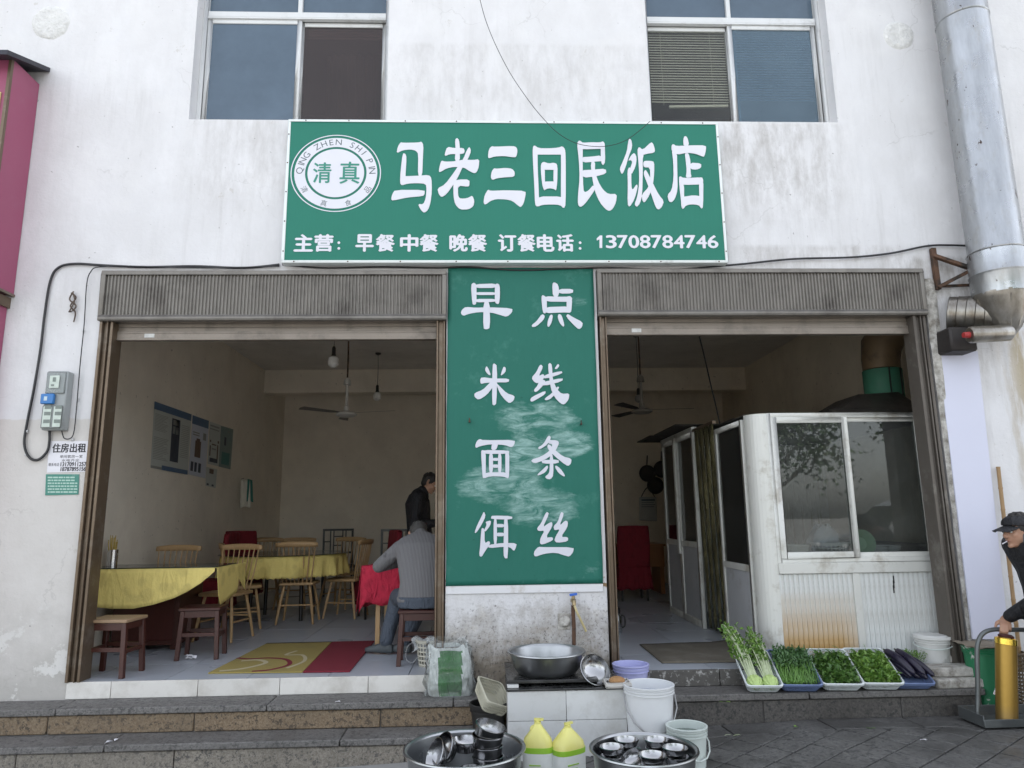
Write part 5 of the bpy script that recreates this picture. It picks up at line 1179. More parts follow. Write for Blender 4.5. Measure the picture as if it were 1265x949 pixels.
# kitchen interior
ck = thing('kitchen_counter', 'steel kitchen counter behind the booth windows', 'counter', (3.0, .6, 0))
MB().box(xa + .02, 3.72, BY + .09, .95, zs1 - .03, zs1 - .0).build('worktop', M['steel'], ck, world=True, bevel=.003)
MB().box(xa + .03, 3.71, BY + .12, .93, .0, zs1 - .031).build('base', mat('dull_cabinet', (.2, .2, .19), .6), ck, world=True)
MB().box(4.0, 4.29, .6, 3.2, 0, .85).build('wall_base', bpy.data.materials['dull_cabinet'], ck, world=True)
zc = zs1
def onc(px, py, z=zc): q = G(px, py, z); return (q.x, q.y, z)
wb = thing('white_basket', 'white perforated basket on the counter behind the left booth window', 'basket', (2.92, .46, zc)); basket(wb, .12, .15, .12, mat('white_plastic', (.66, .67, .66), .45, var=.06), 26, 4)
wb2 = thing('white_tub', 'plain white tub at the left behind the left booth window', 'tub', (2.62, .50, zc))
MB().lathe([(0, .004), (.10, .004), (.10, 0), (.135, .10), (.14, .10), (.138, .105), (.13, .105), (.098, .008), (0, .008)], (0, 0, 0), 28).build('shell', bpy.data.materials['white_plastic'], wb2)
kb = thing('plastic_bag', 'crumpled white plastic bag standing in the basket behind the booth window', 'bag', (2.90, .52, zc + .02))
m = MB(); m.grid(lambda u, v: ((.10 + .05 * v * (1 - v) * 4 - .07 * v * v) * math.cos(u * 6.283) * (1 + .25 * noise.noise(Vector((math.cos(u * 6.28) * 2, math.sin(u * 6.28) * 2, v * 4)))), (.08 + .02 * v) * math.sin(u * 6.283) * (1 + .3 * noise.noise(Vector((math.cos(u * 6.28) * 2, math.sin(u * 6.28) * 2, v * 4 + 9)))), .05 + .2 * v + .07 * noise.noise(Vector((math.cos(u * 6.28) * 1.5, math.sin(u * 6.28) * 1.5, 5))) * v), 28, 10); m.build('film', glass_mat('white_bag_film', (.8, .83, .87), .3, .55, (.6, .65, .72), 1.4, .3), kb, thick=.001)
bw = thing('green_bowl', 'pale green plastic basin leaning upright behind the right booth window', 'basin', (3.18, .45, zc))
MB().lathe([(0, 0), (.06, .0), (.09, .035), (.11, .05), (.11, .055), (.085, .04), (.055, .006), (0, .006)], (0, 0, .11), 28, Matrix.Rotation(R_(78), 3, 'X')).build('shell', mat('pale_green_plastic', (.42, .60, .42), .35, var=.05), bw)
pm2 = mat('white_porcelain', (.75, .76, .77), .15, bump=0, var=.03)
def bowl(loc, r, h, label, cat, mt, group=None, tilt=None, name='bowl', n=28, rim=.004, foot=.45):
    k1, k2 = (.93, .985) if foot > .8 else (.78, .94)
    o = thing(name, label, cat, loc, 0, group)
    if tilt: o.rotation_euler = tilt
    pr = [(0, .006), (r * foot, .006), (r * foot, 0), (r * (foot + .05), 0), (r * k1, h * .35), (r * k2, h * .7), (r, h), (r + rim, h + .002), (r - .001, h + .004), (r * (k2 - .02), h * .7), (r * (k1 - .04), h * .38), (r * foot * .9, .012), (0, .010)]
    MB().lathe(pr, (0, 0, 0), n).build('shell', mt, o); return o
for k, (x, y, z) in enumerate(((3.36, .55, 0), (3.36, .55, .03), (3.50, .62, 0), (3.28, .46, 0))):
    bowl((x, y, zc + z), (.11, .11, .12, .08)[k], (.05, .05, .08, .03)[k], ('white bowl at the bottom of the small pile behind the right booth window', 'white bowl on top of the small pile behind the right booth window', 'deep white bowl at the right behind the right booth window', 'small white dish beside the pale green basin')[k], 'bowl', pm2, 'white crockery behind the booth window')
# hood and inner duct
hd2 = thing('range_hood', 'sooty sheet metal hood on top of the booth below the green banded duct', 'range hood', (3.4, .8, zt)); soot = mat('sooty_metal', (.06, .052, .045), .5, .5, var=.5, scale=7, dirt=(.2, .18, .15), dth=(.62, .75))
a0, a1 = P(1030, 508, .55).x, 3.95; hz0 = zt + .02; hz1 = P(1090, 488, .8).z
m = MB(); bb = [(a0, .5, hz0), (a1, .5, hz0 + .02), (a1, 1.5, hz0), (a0, 1.5, hz0)]; tt = [(a0 + .35, .75, hz1), (a1 - .1, .75, hz1 + .02), (a1 - .1, 1.2, hz1), (a0 + .35, 1.2, hz1)]
m.add(bb + tt, [(0, 1, 5, 4), (1, 2, 6, 5), (2, 3, 7, 6), (3, 0, 4, 7), (4, 5, 6, 7), (3, 2, 1, 0)]); m.build('hood_body', soot, hd2, world=True, bevel=.004)
MB().grid(lambda u, v: (a0 - .06 + u * .55, .46 + .1 * v, hz0 + .01 + .012 * noise.noise(Vector((u * 9, v * 3, 0))) + .05 * v), 24, 4).build('torn_flap', soot, hd2, world=True, thick=.004)
g0 = P(1091, 472, .95); gr = .5 * (P(1113, 472, .95).x - P(1069, 472, .95).x)
MB().lathe([(gr, hz1 - .01), (gr, P(1091, 458, .95).z)], (g0.x, g0.y, 0), 28).build('green_band', mat('green_canvas', (.03, .13, .08), .7, var=.3, dirt=(.02, .05, .035)), hd2, world=True)
m = MB(); 
for a in (R_(-100), R_(-60)): m.box(g0.x + (gr + .002) * math.cos(a) - .006, g0.x + (gr + .002) * math.cos(a) + .006, g0.y + gr * math.sin(a) - .006, g0.y + gr * math.sin(a) + .002, hz1, P(1091, 458, .95).z)
m.build('strap', M['black'], hd2, world=True, kind='stuff')
zb = P(1091, 457, .95).z; m = MB()
m.tube([(g0.x, g0.y, zb), (g0.x, g0.y, zb + .10), (g0.x + .02, g0.y, zb + .24), (g0.x + .10, g0.y - .05, zb + .38), (g0.x + .3, g0.y - .2, zb + .48), (g0.x + .6, g0.y - .4, zb + .5)], [gr * .96, gr * .98, gr * 1.05, gr * 1.08, gr * 1.05, gr], 14)
m.build('elbow', mat('tan_sheet_metal', (.16, .11, .06), .55, .2, var=.3, dirt=(.05, .04, .03)), hd2, world=True)
# hanging cord over the partition
cb = thing('black_cord', 'black cord running down from the ceiling to the top of the glass partition', 'cord', P(862, 412, 1.5)); MB().tube(spline([P(862, 408, 1.2), P(870, 440, 1.4), P(878, 475, 1.6), P(884, 500, 1.7), P(890, 527, 1.75)], 6), .007, 6).build('wire', M['cable'], cb, world=True)
bulb(789, 492, 3.6, 3.56, .8, 'dusty unlit bulb on a cord behind the grimy fan in the right room', mat('dusty_bulb', (.25, .24, .22), .4))
# things in the right room
wt = thing('wooden_desk', 'orange brown wooden desk behind the red covered chair at the back', 'desk', (1.9, 5.4, 0))
od = wood('orange_wood', (.30, .12, .035), rough=.45); q = P(745, 673, 5.2); q2 = P(822, 672, 5.2)
MB().box(q.x, q2.x, 5.2, 5.9, .70, .73).build('desk_top', od, wt, world=True); MB().box(q.x + .02, q2.x - .02, 5.23, 5.26, .40, .698).build('front_panel', od, wt, world=True)
for a in (q.x + .02, q2.x - .08): MB().box(a, a + .06, 5.27, 5.86, 0, .698).build('side_panel', od, wt, world=True)
dm = mat('dark_clutter', (.03, .027, .025), .6, var=.5)
for k in range(3):
    x = P(800 + k * 9, 590, 6.9).x; z = P(800, (585, 600, 580)[k], 6.9).z
    o = thing('hanging_pan', ('dark pan hanging highest on the back wall of the right room', 'dark ladle shaped pan hanging lowest on the back wall cluster', 'dark pan at the right of the cluster on the back wall')[k], 'pan', (x, 6.93, z)); MB().lathe([(0, 0), (.12, .0), (.15, .04), (.145, .04), (.11, .01), (0, .01)], (0, 0, 0), 20, Matrix.Rotation(R_(90), 3, 'X')).build('dish', dm, o); MB().bar((0, -.01, .13), (.02, 0, .32), .02, .01).build('handle', dm, o)
bg_ = thing('cloth_bag', 'white printed cloth bag hanging on the back wall of the right room', 'bag', P(800, 630, 6.8))
q = [P(790, 614, 6.8), P(811, 614, 6.8), P(812, 644, 6.8), P(790, 643, 6.8)]; MB().prism(q[::-1], (0, .04, 0)).build('pouch', mat('white_cloth', (.45, .45, .42), .8), bg_, world=True, bevel=.012)
m = MB()
for k in range(4): m.box(q[0].x + .03, q[1].x - (.03 + .02 * (k % 2)), 6.797, 6.799, q[0].z - .07 - k * .035, q[0].z - .06 - k * .035 + (.02 if k == 0 else 0))
m.build('print', M['grey_print'], bg_, world=True, kind='stuff'); MB().tube(spline([q[0] + Vector((.03, 0, 0)), (q[0] + q[1]) / 2 + Vector((0, 0, .16)), q[1] - Vector((.03, 0, 0))], 6), .008, 6).build('strap', dm, bg_, world=True)
fl_ = thing('thermos_flask', 'small steel flask with a black lid by the left rail of the right door', 'flask', (*G(762, 782)[:2], 0))
MB().lathe([(0, 0), (.05, 0), (.055, .01), (.055, .16), (.04, .19), (0, .19)], (0, 0, 0), 20).build('body', M['steel'], fl_); MB().lathe([(.042, .19), (.045, .21), (.04, .24), (0, .245)], (0, 0, 0), 20).build('lid', M['black'], fl_)
MB().tube(spline([(.05, 0, .17), (.085, 0, .15), (.085, 0, .07), (.054, 0, .05)], 5), .008, 6).build('handle', M['black'], fl_)
mt_ = thing('door_mat', 'worn brown grey mat lying inside the right doorway', 'mat', (2.0, .4, 0)); pa, pb_, pc, pd = G(790, 797), G(905, 793), G(915, 819), G(818, 820)
m = MB(); m.grid(lambda u, v: tuple((pd + (pc - pd) * u) * (1 - v) + (pa + (pb_ - pa) * u) * v + Vector((0, 0, .006 + .006 * noise.noise(Vector((u * 5, v * 4, 2))) + .008 * v * abs(noise.noise(Vector((u * 4, 3, 2))))))), 30, 12)
m.build('fabric', mat('worn_mat', (.13, .115, .09), .95, var=.35, scale=7, bump=.8, bscale=90, dirt=(.22, .2, .17), dth=(.5, .8)), mt_, world=True, thick=.006)
V3 = Vector
# ------------------------------------------------------------------ washing block and tap at the pillar
blk = thing('washing_block', 'white tiled washing block with a black top slab in front of the pillar', 'washing block', (.52, -.4, gz(.5)))
bx0, bx1, by0 = .125, .905, -.72; bt = .045; pt_ = P(650, 845, -.66).z
MB().box(bx0 + .012, bx1 - .012, by0 + .012, -.29, -.7, bt - .004).build('core', M['joint'], blk, world=True)
wt2 = tile_mat('old_white_wall_tile', (.64, .645, .64), .3, (.34, .32, .28), .9)
zj = P(700, 890, by0).z; xj = P(700, 890, by0).x
for a, b in ((bx0, xj), (xj, bx1)):
    for c, d in ((zj - .25, zj), (zj, bt - .014)):
        if c < zj - .01: c = zj - .30
        MB().box(-(b - a) / 2 + .0015, (b - a) / 2 - .0015, 0, .011, .0015, d - c - .0015).build('wall_tile', wt2, blk, bevel=.0015).location = ((a + b) / 2 - blk.location.x, by0 - blk.location.y, c - blk.location.z)
for c, d in ((zj - .30, zj), (zj, bt - .014)):
    for y in (by0 + .012, by0 + .25):
        for xx in (bx0, bx1 - .011): MB().box(xx, xx + .011, y, y + .225, c + .0015, d - .0015).build('wall_tile', wt2, blk, world=True)
slabm = mat('wet_black_slab', (.03, .03, .03), .25, var=.4, scale=9, bump=.3, dirt=(.1, .1, .095), dth=(.5, .75))
MB().box(bx0 - .008, bx1 + .008, by0 - .01, -.28, bt - .012, bt).build('ledge', slabm, blk, world=True, bevel=.003)
MB().box(bx0, bx0 + .075, by0 + .03, -.28, bt + .001, pt_).build('pier', wt2, blk, world=True, bevel=.002)
MB().box(bx0 + .075, bx1 - .2, -.40, -.28, bt + .001, pt_).build('back_pier', slabm, blk, world=True)
MB().box(bx1 - .23, bx1 - .19, by0 + .16, -.401, bt + .001, pt_).build('right_pier', slabm, blk, world=True)
MB().box(bx0 - .004, bx1 - .17, by0 + .06, -.02, pt_ + .001, pt_ + .022).build('top_slab', slabm, blk, world=True, bevel=.004)
MB().box(bx0 + .02, bx1 - .02, -.278, -.02, -.118, pt_).build('rear_core', slabm, blk, world=True)
# big basins
def brushed():
    t = NT('brushed_grey_metal'); c = t.mix(t.noise(5, 4), (.30, .31, .32), (.45, .46, .47)); t.bump(t.noise(30, 2, .5, t.map((1, 1, 12))), .08, .002)
    return t.fin(c, t.mr(t.noise(4, 5), .3, .7, .25, .42), 1)
M['basin'] = brushed()
def basin(loc, r, h, label, name='metal_basin', foot=.78):
    o = thing(name, label, 'basin', loc)
    MB().lathe([(0, .003), (r * foot * .9, .003), (r * foot * .9, 0), (r * foot, .012), (r * .88, h * .35), (r * .93, h * .85), (r * .95, h - .004)], (0, 0, 0), 56).build('outer_wall', M['basin'], o)
    MB().lathe([(r * .942, h - .006), (r * .92, h * .85), (r * .87, h * .36), (r * foot * .95, .02), (r * foot * .8, .010), (0, .010)], (0, 0, 0), 56).build('inner_wall', M['basin'], o)
    MB().lathe([(r * .935, h - .006), (r * .97, h - .002), (r, h - .006), (r + .004, h - .001), (r + .002, h + .006), (r * .98, h + .007), (r * .945, h + .001), (r * .935, h - .006)], (0, 0, 0), 56).build('rim', M['basin'], o)
    return o
yb = -.45; q = P(675, 803, yb); basin((q.x, yb, pt_ + .023), .27, q.z - pt_ - .03, 'grey metal basin standing on the black slab of the washing block', foot=.76)
YB = -1.55; q = P(574, 924, YB); b1 = (q.x, YB, gz(q.x) - .0); h1 = q.z - b1[2]; basin(b1, .325, h1, 'wide metal basin at the lower left holding a tower of stacked bowls', foot=.8)
YC = -1.62; q = P(795, 925, YC); b2 = (q.x, YC, gz(q.x) - .0); h2 = q.z - b2[2]; basin(b2, .285, h2, 'dark metal basin at the lower right holding five round bowls', foot=.84)
basin((*P(795, 925, YC)[:2], -9), .1, .1, 'x') if 0 else None
mb2 = mat('polished_bowl_steel', (.38, .38, .385), .2, 1, var=.04, bump=.05, bscale=10)
# tower of bowls
tx, ty = P(602, 920, -1.52).x, -1.50; zb0 = b1[2] + .015
GR = 'steel bowls in the left basin'
ztop = P(602, 900, -1.5).z; NB = 8; dzb = (ztop - zb0 - .05) / (NB - 1)
for k in range(NB):
    last = k >= 6
    lab = 'steel bowl %s of the tower in the left basin' % ('at the foot', 'second from the foot', 'third from the foot', 'fourth from the foot', 'in the upper middle', 'third from the top', 'tilted, second from the top', 'tilted and shining, at the very top')[k]
    bowl((tx + (.003 * ((k * 5) % 3 - 1)), ty, zb0 + k * dzb + (.004 if last else 0)), .083, dzb + .012, lab, 'bowl', mb2, 'steel bowls stacked in a tower', tilt=(R_(8 if k == 7 else 3), R_(16 if k == 7 else 5), 0) if last else None, foot=.86)
zr = q.z if 0 else b1[2] + h1
for j, (x, y, z, tl, lab) in enumerate(((-.20, .0, -.035, (28, -58), 'steel bowl on its side at the far left inside the left basin'), (-.235, -.04, -.05, (24, -64), 'outer one of the two steel bowls leaning at the left in the left basin'), (-.115, .05, -.045, (0, 0), 'upright steel bowl just left of the tower in the left basin'), (-.09, -.12, -.075, (180, 0), 'face down steel bowl at the front inside the left basin'))):
    bowl((tx + x, ty + y, zr + z), .085, .055, lab, 'bowl', mb2, None, tilt=(R_(tl[0]), R_(tl[1]), 0), foot=.6)
    for i_ in range(2):
        hl_ = bowl((tx + x, ty + y, zb0 + .05 * i_), .08, .05, 'low steel bowl in the left basin, %s, %s' % (('on its floor', 'one level up')[i_], ('under the far left bowl', 'under the outer leaning bowl', 'beside the tower', 'under the face down bowl')[j]), 'bowl', mb2, 'lower bowls of the left basin', foot=.7)
for lab, px, py, z, r in (('steel bowl at the back left in the right basin', 774, 915, .0, .066), ('steel bowl at the back right in the right basin', 811, 915, 0, .066), ('steel bowl at the far left in the right basin', 756, 924, -.005, .066), ('steel bowl at the far right in the right basin', 834, 925, -.005, .066), ('steel bowl at the front in the right basin', 806, 934, .0, .07)):
    zz = b2[2] + h2 - .055 + z; c = G(px, py, zz + .045)
    bowl((c.x, c.y, zz), r, .05, lab, 'bowl', mb2, None, foot=.62)
    bowl((c.x + .006, c.y + .004, zz - .045), r, .05, lab.replace('steel bowl', 'lower steel bowl under the one'), 'bowl', mb2, None, foot=.62)
bowl((G(786, 936, b2[2] + h2 - .05).x, G(786, 936, b2[2] + h2 - .05).y, b2[2] + h2 - .09), .066, .05, 'dark tilted steel bowl wedged between the front bowls in the right basin', 'bowl', mb2, None, tilt=(R_(20), R_(-30), 0), foot=.6)
c = P(726, 843, -.62); bowl((c.x + .03, -.57, bt + .05), .105, .075, 'steel mixing bowl tilted on its side at the right end of the washing block', 'bowl', mb2, None, tilt=(R_(50), R_(28), 0), foot=.5)
# tray with sponge
c = G(763, 847, bt + .01); o = thing('soap_tray', 'small white tray with a brown sponge at the right end of the washing block', 'tray', (c.x, c.y + .02, bt + .002))
MB().box(-.085, .085, -.07, .07, 0, .012).box(-.085, -.075, -.07, .07, .012, .035).box(.075, .085, -.07, .07, .012, .035).box(-.075, .075, -.07, -.06, .012, .035).box(-.075, .075, .06, .07, .012, .035).build('tray', mat('stained_white_plastic', (.5, .48, .45), .5, var=.2), o, bevel=.004)
m = MB(); m.ell((0, 0, .035), (.055, .045, .028)); sp = m.build('sponge', mat('brown_sponge', (.36, .20, .09), .95, var=.3, bump=1, bscale=70, dist=.01), o)
# buckets
def bucket(loc, r, h, label, mt, rimc=None, taper=.86, lid=False, rims=3, name='bucket', handle=None, water=None, extra=None):
    o = thing(name, label, 'bucket', loc); rb = r * taper
    z1 = h - .05
    m = MB(); pr = [(0, .004), (rb, .004), (rb, 0), (rb + (r - rb) * z1 / h, z1)]
    for k in range(rims): z = z1 + k * .05 / rims; rr = rb + (r - rb) * z / h; pr += [(rr + .008, z + .001), (rr + .008, z + .008), (rr + .003, z + .009)]
    pr += [(r + .009, h - .006), (r + .009, h + .001), (r, h + .003), (r - .006, h), (rb - .004, .012), (0, .012)]
    m.lathe(pr, (0, 0, 0), 40); m.build('shell', mt, o)
    if lid: MB().lathe([(0, h + .012), (r * .85, h + .012), (r * .88, h + .006), (r + .012, h + .008), (r + .013, h - .012), (r + .009, h - .012), (r + .009, h - .001)], (0, 0, 0), 40).build('lid', mt, o)
    if handle is not None:
        a = R_(handle[0]); c_, s_ = math.cos(a), math.sin(a); dz = handle[1]; pts = [(r * 1.05 * c_, r * 1.05 * s_, h - .05)]
        for k in range(1, 8): tt_ = math.pi * k / 8; pts.append((r * 1.12 * math.cos(tt_) * c_ + handle[2] * s_ * math.sin(tt_), r * 1.12 * math.cos(tt_) * s_ - handle[2] * c_ * math.sin(tt_), h - .05 - dz * math.sin(tt_)))
        pts.append((-r * 1.05 * c_, -r * 1.05 * s_, h - .05)); MB().tube(pts, .0045, 6).build('handle', handle[3], o)
    if water: MB().lathe([(0, h * water[0]), (rb + (r - rb) * water[0] - .005, h * water[0])], (0, 0, 0), 32).build('water', water[1], o)
    return o
wp = mat('scuffed_white_bucket', (.66, .67, .68), .38, var=.05, dirt=(.35, .34, .32), dth=(.64, .75)); lav = mat('lavender_plastic', (.44, .45, .72), .4, var=.05); gw = mat('greenish_white_plastic', (.52, .57, .54), .45, var=.08, dirt=(.3, .32, .28), dth=(.6, .75))
wire = mat('wire_handle', (.3, .3, .3), .35, .8)
murky = mat('murky_water', (.12, .15, .13), .06, bump=0); clearw = mat('cloudy_water', (.4, .44, .5), .05, bump=0)
yk = -.78; q = P(801, 845, yk); bucket((q.x, yk, gz(q.x)), .158, q.z - gz(q.x), 'tall white paint bucket full of water right of the washing block', wp, taper=.86, handle=(0, .22, .16, wire), water=(.86, clearw))
yk = -1.02; q = P(848, 896, yk); bucket((q.x, yk, gz(q.x)), .118, q.z - gz(q.x), 'smaller greenish white bucket half full, standing on the paving beside the right basin', gw, taper=.88, handle=(20, .12, .13, gw), water=(.80, murky))
yk = -.15; q = P(779, 820, yk); bucket((q.x, yk, -.119), .128, q.z + .119, 'lavender plastic bucket standing behind the tall white bucket', lav, taper=.86, rims=2, handle=(-10, .06, .13, wire))
yk = .09; q = P(1151, 786, yk); bucket((q.x, yk, .001), .125, q.z, 'white bucket with a white lid in front of the booth, at its right end', mat('dirty_white_bucket', (.6, .6, .58), .45, var=.08, dirt=(.3, .29, .27), dth=(.58, .72)), taper=.87, lid=True, handle=(-30, .03, .15, gw))
yk = -.17; q = P(1213, 798, yk); gb = bucket((q.x, yk, -.245), .13, q.z + .245, 'green plastic bucket with white drips beside the trolley', mat('dripped_green_bucket', (.02, .17, .075), .45, var=.2, dirt=(.55, .55, .5), dth=(.56, .6), stretch=(2.5, 2.5, .35)), taper=.85)
m = MB(); m.grid(lambda u, v: (-.14 + .28 * u, -.14 + .28 * v, q.z + .245 + .012 + .02 * noise.noise(Vector((u * 4, v * 4, 7)))), 14, 14); m.build('sack_cover', mat('sacking', (.2, .17, .13), .95, var=.4), gb, thick=.006)
# black bin and colander basket
yk = -.40; q = P(603, 868, yk); bn_ = bucket((q.x, yk, -.291), .125, q.z + .291, 'black plastic bin left of the washing block', mat('black_bin_plastic', (.018, .017, .016), .5, var=.3), taper=.82, rims=1, name='bin'); bn_['category'] = 'bin'
ivory = mat('dirty_ivory_plastic', (.50, .48, .38), .5, var=.12, dirt=(.3, .27, .2))
def tray(label, w_, l_, h, mt, slots=True, name='plastic_tray', cat='tray', loc=(0, 0, 0), rot=(0, 0, 0), t=.004, rimw=.012):
    """open rectangular basket with slotted sides, x = width, y = length"""
    o = thing(name, label, cat, loc); o.rotation_euler = rot; ta = .86
    def corner(w, l, z, n=4, r=.03):
        pts = []
        for cx_, cy_, a0 in ((w / 2 - r, l / 2 - r, 0), (-w / 2 + r, l / 2 - r, 90), (-w / 2 + r, -l / 2 + r, 180), (w / 2 - r, -l / 2 + r, 270)):
            for k in range(n + 1): a = R_(a0 + 90 * k / n); pts.append(Vector((cx_ + r * math.cos(a), cy_ + r * math.sin(a), z)))
        return pts
    def loft(name, rings, **k):
        m = MB(); n = len(rings[0]); v = [p for r_ in rings for p in r_]
        m.add(v, [(i * n + j, i * n + (j + 1) % n, (i + 1) * n + (j + 1) % n, (i + 1) * n + j) for i in range(len(rings) - 1) for j in range(n)], True); return m
    m = loft('', [corner(w_ * ta, l_ * ta, 0), corner(w_ * ta, l_ * ta, .006)]); m.add(corner(w_ * ta, l_ * ta, .003), [tuple(range(20))]); m.build('bottom', mt, o)
    if slots:
        m = MB(); A_ = corner(w_ * ta, l_ * ta, 0, 8); B_ = corner(w_, l_, h - .01, 8)
        per = []
        def dens(P_):   # resample along the loop
            out = []; n = len(P_); L_ = [0]
            for i in range(n): L_.append(L_[-1] + (P_[(i + 1) % n] - P_[i]).length)
            return L_
        LA = dens(A_); N = int(LA[-1] / .011); j = 0
        for k in range(N):
            s = LA[-1] * k / N
            while j < len(A_) - 1 and LA[j + 1] < s: j += 1
            f = (s - LA[j]) / max(1e-6, LA[j + 1] - LA[j]); a = A_[j].lerp(A_[(j + 1) % len(A_)], f); b = B_[j].lerp(B_[(j + 1) % len(B_)], f)
            m.bar(a, b, .0055, .0025, up=(a.x, a.y, 0))
        for z in (.12, .36, .6, .84):
            a = corner(w_ * (ta + (1 - ta) * z), l_ * (ta + (1 - ta) * z), h * z - .003); b = corner(w_ * (ta + (1 - ta) * z), l_ * (ta + (1 - ta) * z), h * z + .003); n = len(a)
            m.add(a + b, [(i, (i + 1) % n, n + (i + 1) % n, n + i) for i in range(n)])
        m.build('slotted_side', mt, o, kind='stuff', thick=.002)
    else: loft('', [corner(w_ * ta, l_ * ta, 0), corner(w_, l_, h - .005)]).build('side', mt, o, thick=.003)
    loft('', [corner(w_ - .002, l_ - .002, h - .018), corner(w_ + rimw, l_ + rimw, h - .016), corner(w_ + rimw * 1.3, l_ + rimw * 1.3, h), corner(w_ + rimw * .4, l_ + rimw * .4, h + .004), corner(w_ - .006, l_ - .006, h)]).build('rim', mt, o)
    return o
q = P(604, 862, -.43); tray('small ivory slotted basket lying tilted on top of the black bin', .20, .26, .09, ivory, name='small_basket', cat='basket', loc=(q.x, -.42, q.z - .035), rot=(R_(28), R_(20), R_(28)))
# rice sack in clear plastic
q0 = G(556, 861, -.12); sk = thing('rice_sack', 'green and white sack wrapped in clear plastic standing on the step', 'sack', (q0.x, q0.y + .08, -.119))
def sack(sx, sy, hh, seed, pinch=.35):
    def f(u, v):
        a = u * 2 * math.pi; c_, s_ = math.cos(a), math.sin(a); e = .42
        x = abs(c_) ** e * (1 if c_ > 0 else -1) * sx; y = abs(s_) ** e * (1 if s_ > 0 else -1) * sy * (1 - pinch * v ** 2) * (.9 + .25 * math.sin(v * 3.1))
        n_ = noise.noise(Vector((c_ * 1.6, s_ * 1.6, v * 3 + seed))); x *= (1 + .10 * n_) * (1 + .04 * math.sin(v * 5)); y *= 1 + .2 * n_
        return (x - .03 * v * v, y + .04 * v, hh * v + .025 * noise.noise(Vector((c_ * 2, s_ * 2, seed + 3))) * v + (.012 * math.sin(a * 5) if v > .98 else 0))
    return f
gs = fabric('green_sack_print', (.018, .15, .02), s=25, var=.2, fold=1.0); wsk = fabric('white_woven_sack', (.58, .60, .58), s=90, fold=1.0)
m = MB(); m.grid(sack(.155, .075, .335, 2.0), 60, 24); 
o_ = m.build('woven_bag', wsk, sk); o_.data.materials.append(gs)
for p in o_.data.polygons:
    c = p.center; 
    if abs(c.x + .0) < .085 and c.z < .30 and c.y < .02: p.material_index = 1
m = MB(); m.grid(lambda u, v: tuple(Vector(sack(.19 - .03 * v, .10, .39, 5.0, .6)(u, v)) + Vector((.022 * noise.noise(Vector((u * 26, v * 7, 0))), .022 * noise.noise(Vector((u * 22, v * 9, 4))), .02 * noise.noise(Vector((u * 14, v * 5, 8)))))), 90, 26); m.build('clear_wrap', glass_mat('crinkled_clear_film', (.97, .98, .98), .10, .0, (.8, .85, .84), 1.42, .2), sk)  # pale noise in the film colour paints white glints on the crinkles
# detergent jugs
yel = mat('pale_yellow_plastic', (.68, .64, .20), .35, var=.08, scale=9, bump=.5, bscale=18, dist=.006); lgn = mat('bright_green_label', (.28, .52, .04), .4, var=.1); wl = mat('white_label', (.68, .70, .68), .4, var=.08, scale=30)
def jug(px, py_top, label, rot, w_=.08, hgt=.29):
    Yj = -1.22; q = P(px, py_top, Yj); g = gz(q.x); o = thing('detergent_jug', label, 'detergent jug', (q.x, Yj, g)); o.rotation_euler = (0, 0, R_(rot)); H = q.z - g
    body = [(w_, w_ * .66, 0), (w_ * 1.08, w_ * .72, .01), (w_ * 1.1, w_ * .74, H * .62), (w_ * 1.0, w_ * .68, H * .72), (w_ * .5, w_ * .42, H * .85), (.022, .022, H * .92), (.018, .018, H * .935)]
    def sect(rx, ry, z, n=24, e=.7):
        return [Vector((abs(math.cos(a)) ** e * (1 if math.cos(a) > 0 else -1) * rx * (1 + .05 * noise.noise(Vector((math.cos(a), z * 20, px)))), abs(math.sin(a)) ** e * (1 if math.sin(a) > 0 else -1) * ry, z)) for a in [2 * math.pi * k / n for k in range(n)]]
    def loft(nm, secs, mt):
        m = MB(); n = 24; v = [p for s_ in secs for p in sect(*s_)]; m.add(v, [(i * n + j, i * n + (j + 1) % n, (i + 1) * n + (j + 1) % n, (i + 1) * n + j) for i in range(len(secs) - 1) for j in range(n)], True); m.add(sect(*secs[0]), [tuple(range(n))[::-1]]); m.add(sect(*secs[-1]), [tuple(range(n))]); m.build(nm, mt, o)
    loft('body', body, yel); k = 1.025
    loft('label_band', [(w_ * 1.1 * k, w_ * .74 * k, H * .54), (w_ * 1.1 * k, w_ * .74 * k, H * .62)], lgn)
    loft('label', [(w_ * 1.09 * k, w_ * .73 * k, .02), (w_ * 1.1 * k, w_ * .74 * k, H * .538)], wl)
    m = MB()
    for j in range(5): m.box(-w_ * .6, w_ * (.1 + .12 * (j % 3)), -w_ * .74 * k - .002, -w_ * .74 * k + .004, H * .14 + j * .022, H * .14 + j * .022 + .006)
    m.build('print', lgn, o, kind='stuff')
    m = MB(); m.lathe([(.02, H * .93), (.02, H * .965), (.009, H * .967), (.009, H * .985)], (0, 0, 0), 14); m.bar((-.02, 0, H * .992), (.035, 0, H * .992), .016, .012); m.build('pump_cap', yel, o)
    m = MB(); m.tube(spline([(-.03, 0, H * .76), (-.035, 0, H * .86), (-.01, 0, H * .9)], 5), .011, 8); m.build('handle', yel, o)
jug(664, 888, 'yellow and green detergent jug on the left, in front of the washing block', -8); jug(701, 893, 'wider yellow and green detergent jug on the right, in front of the washing block', 32, .092)
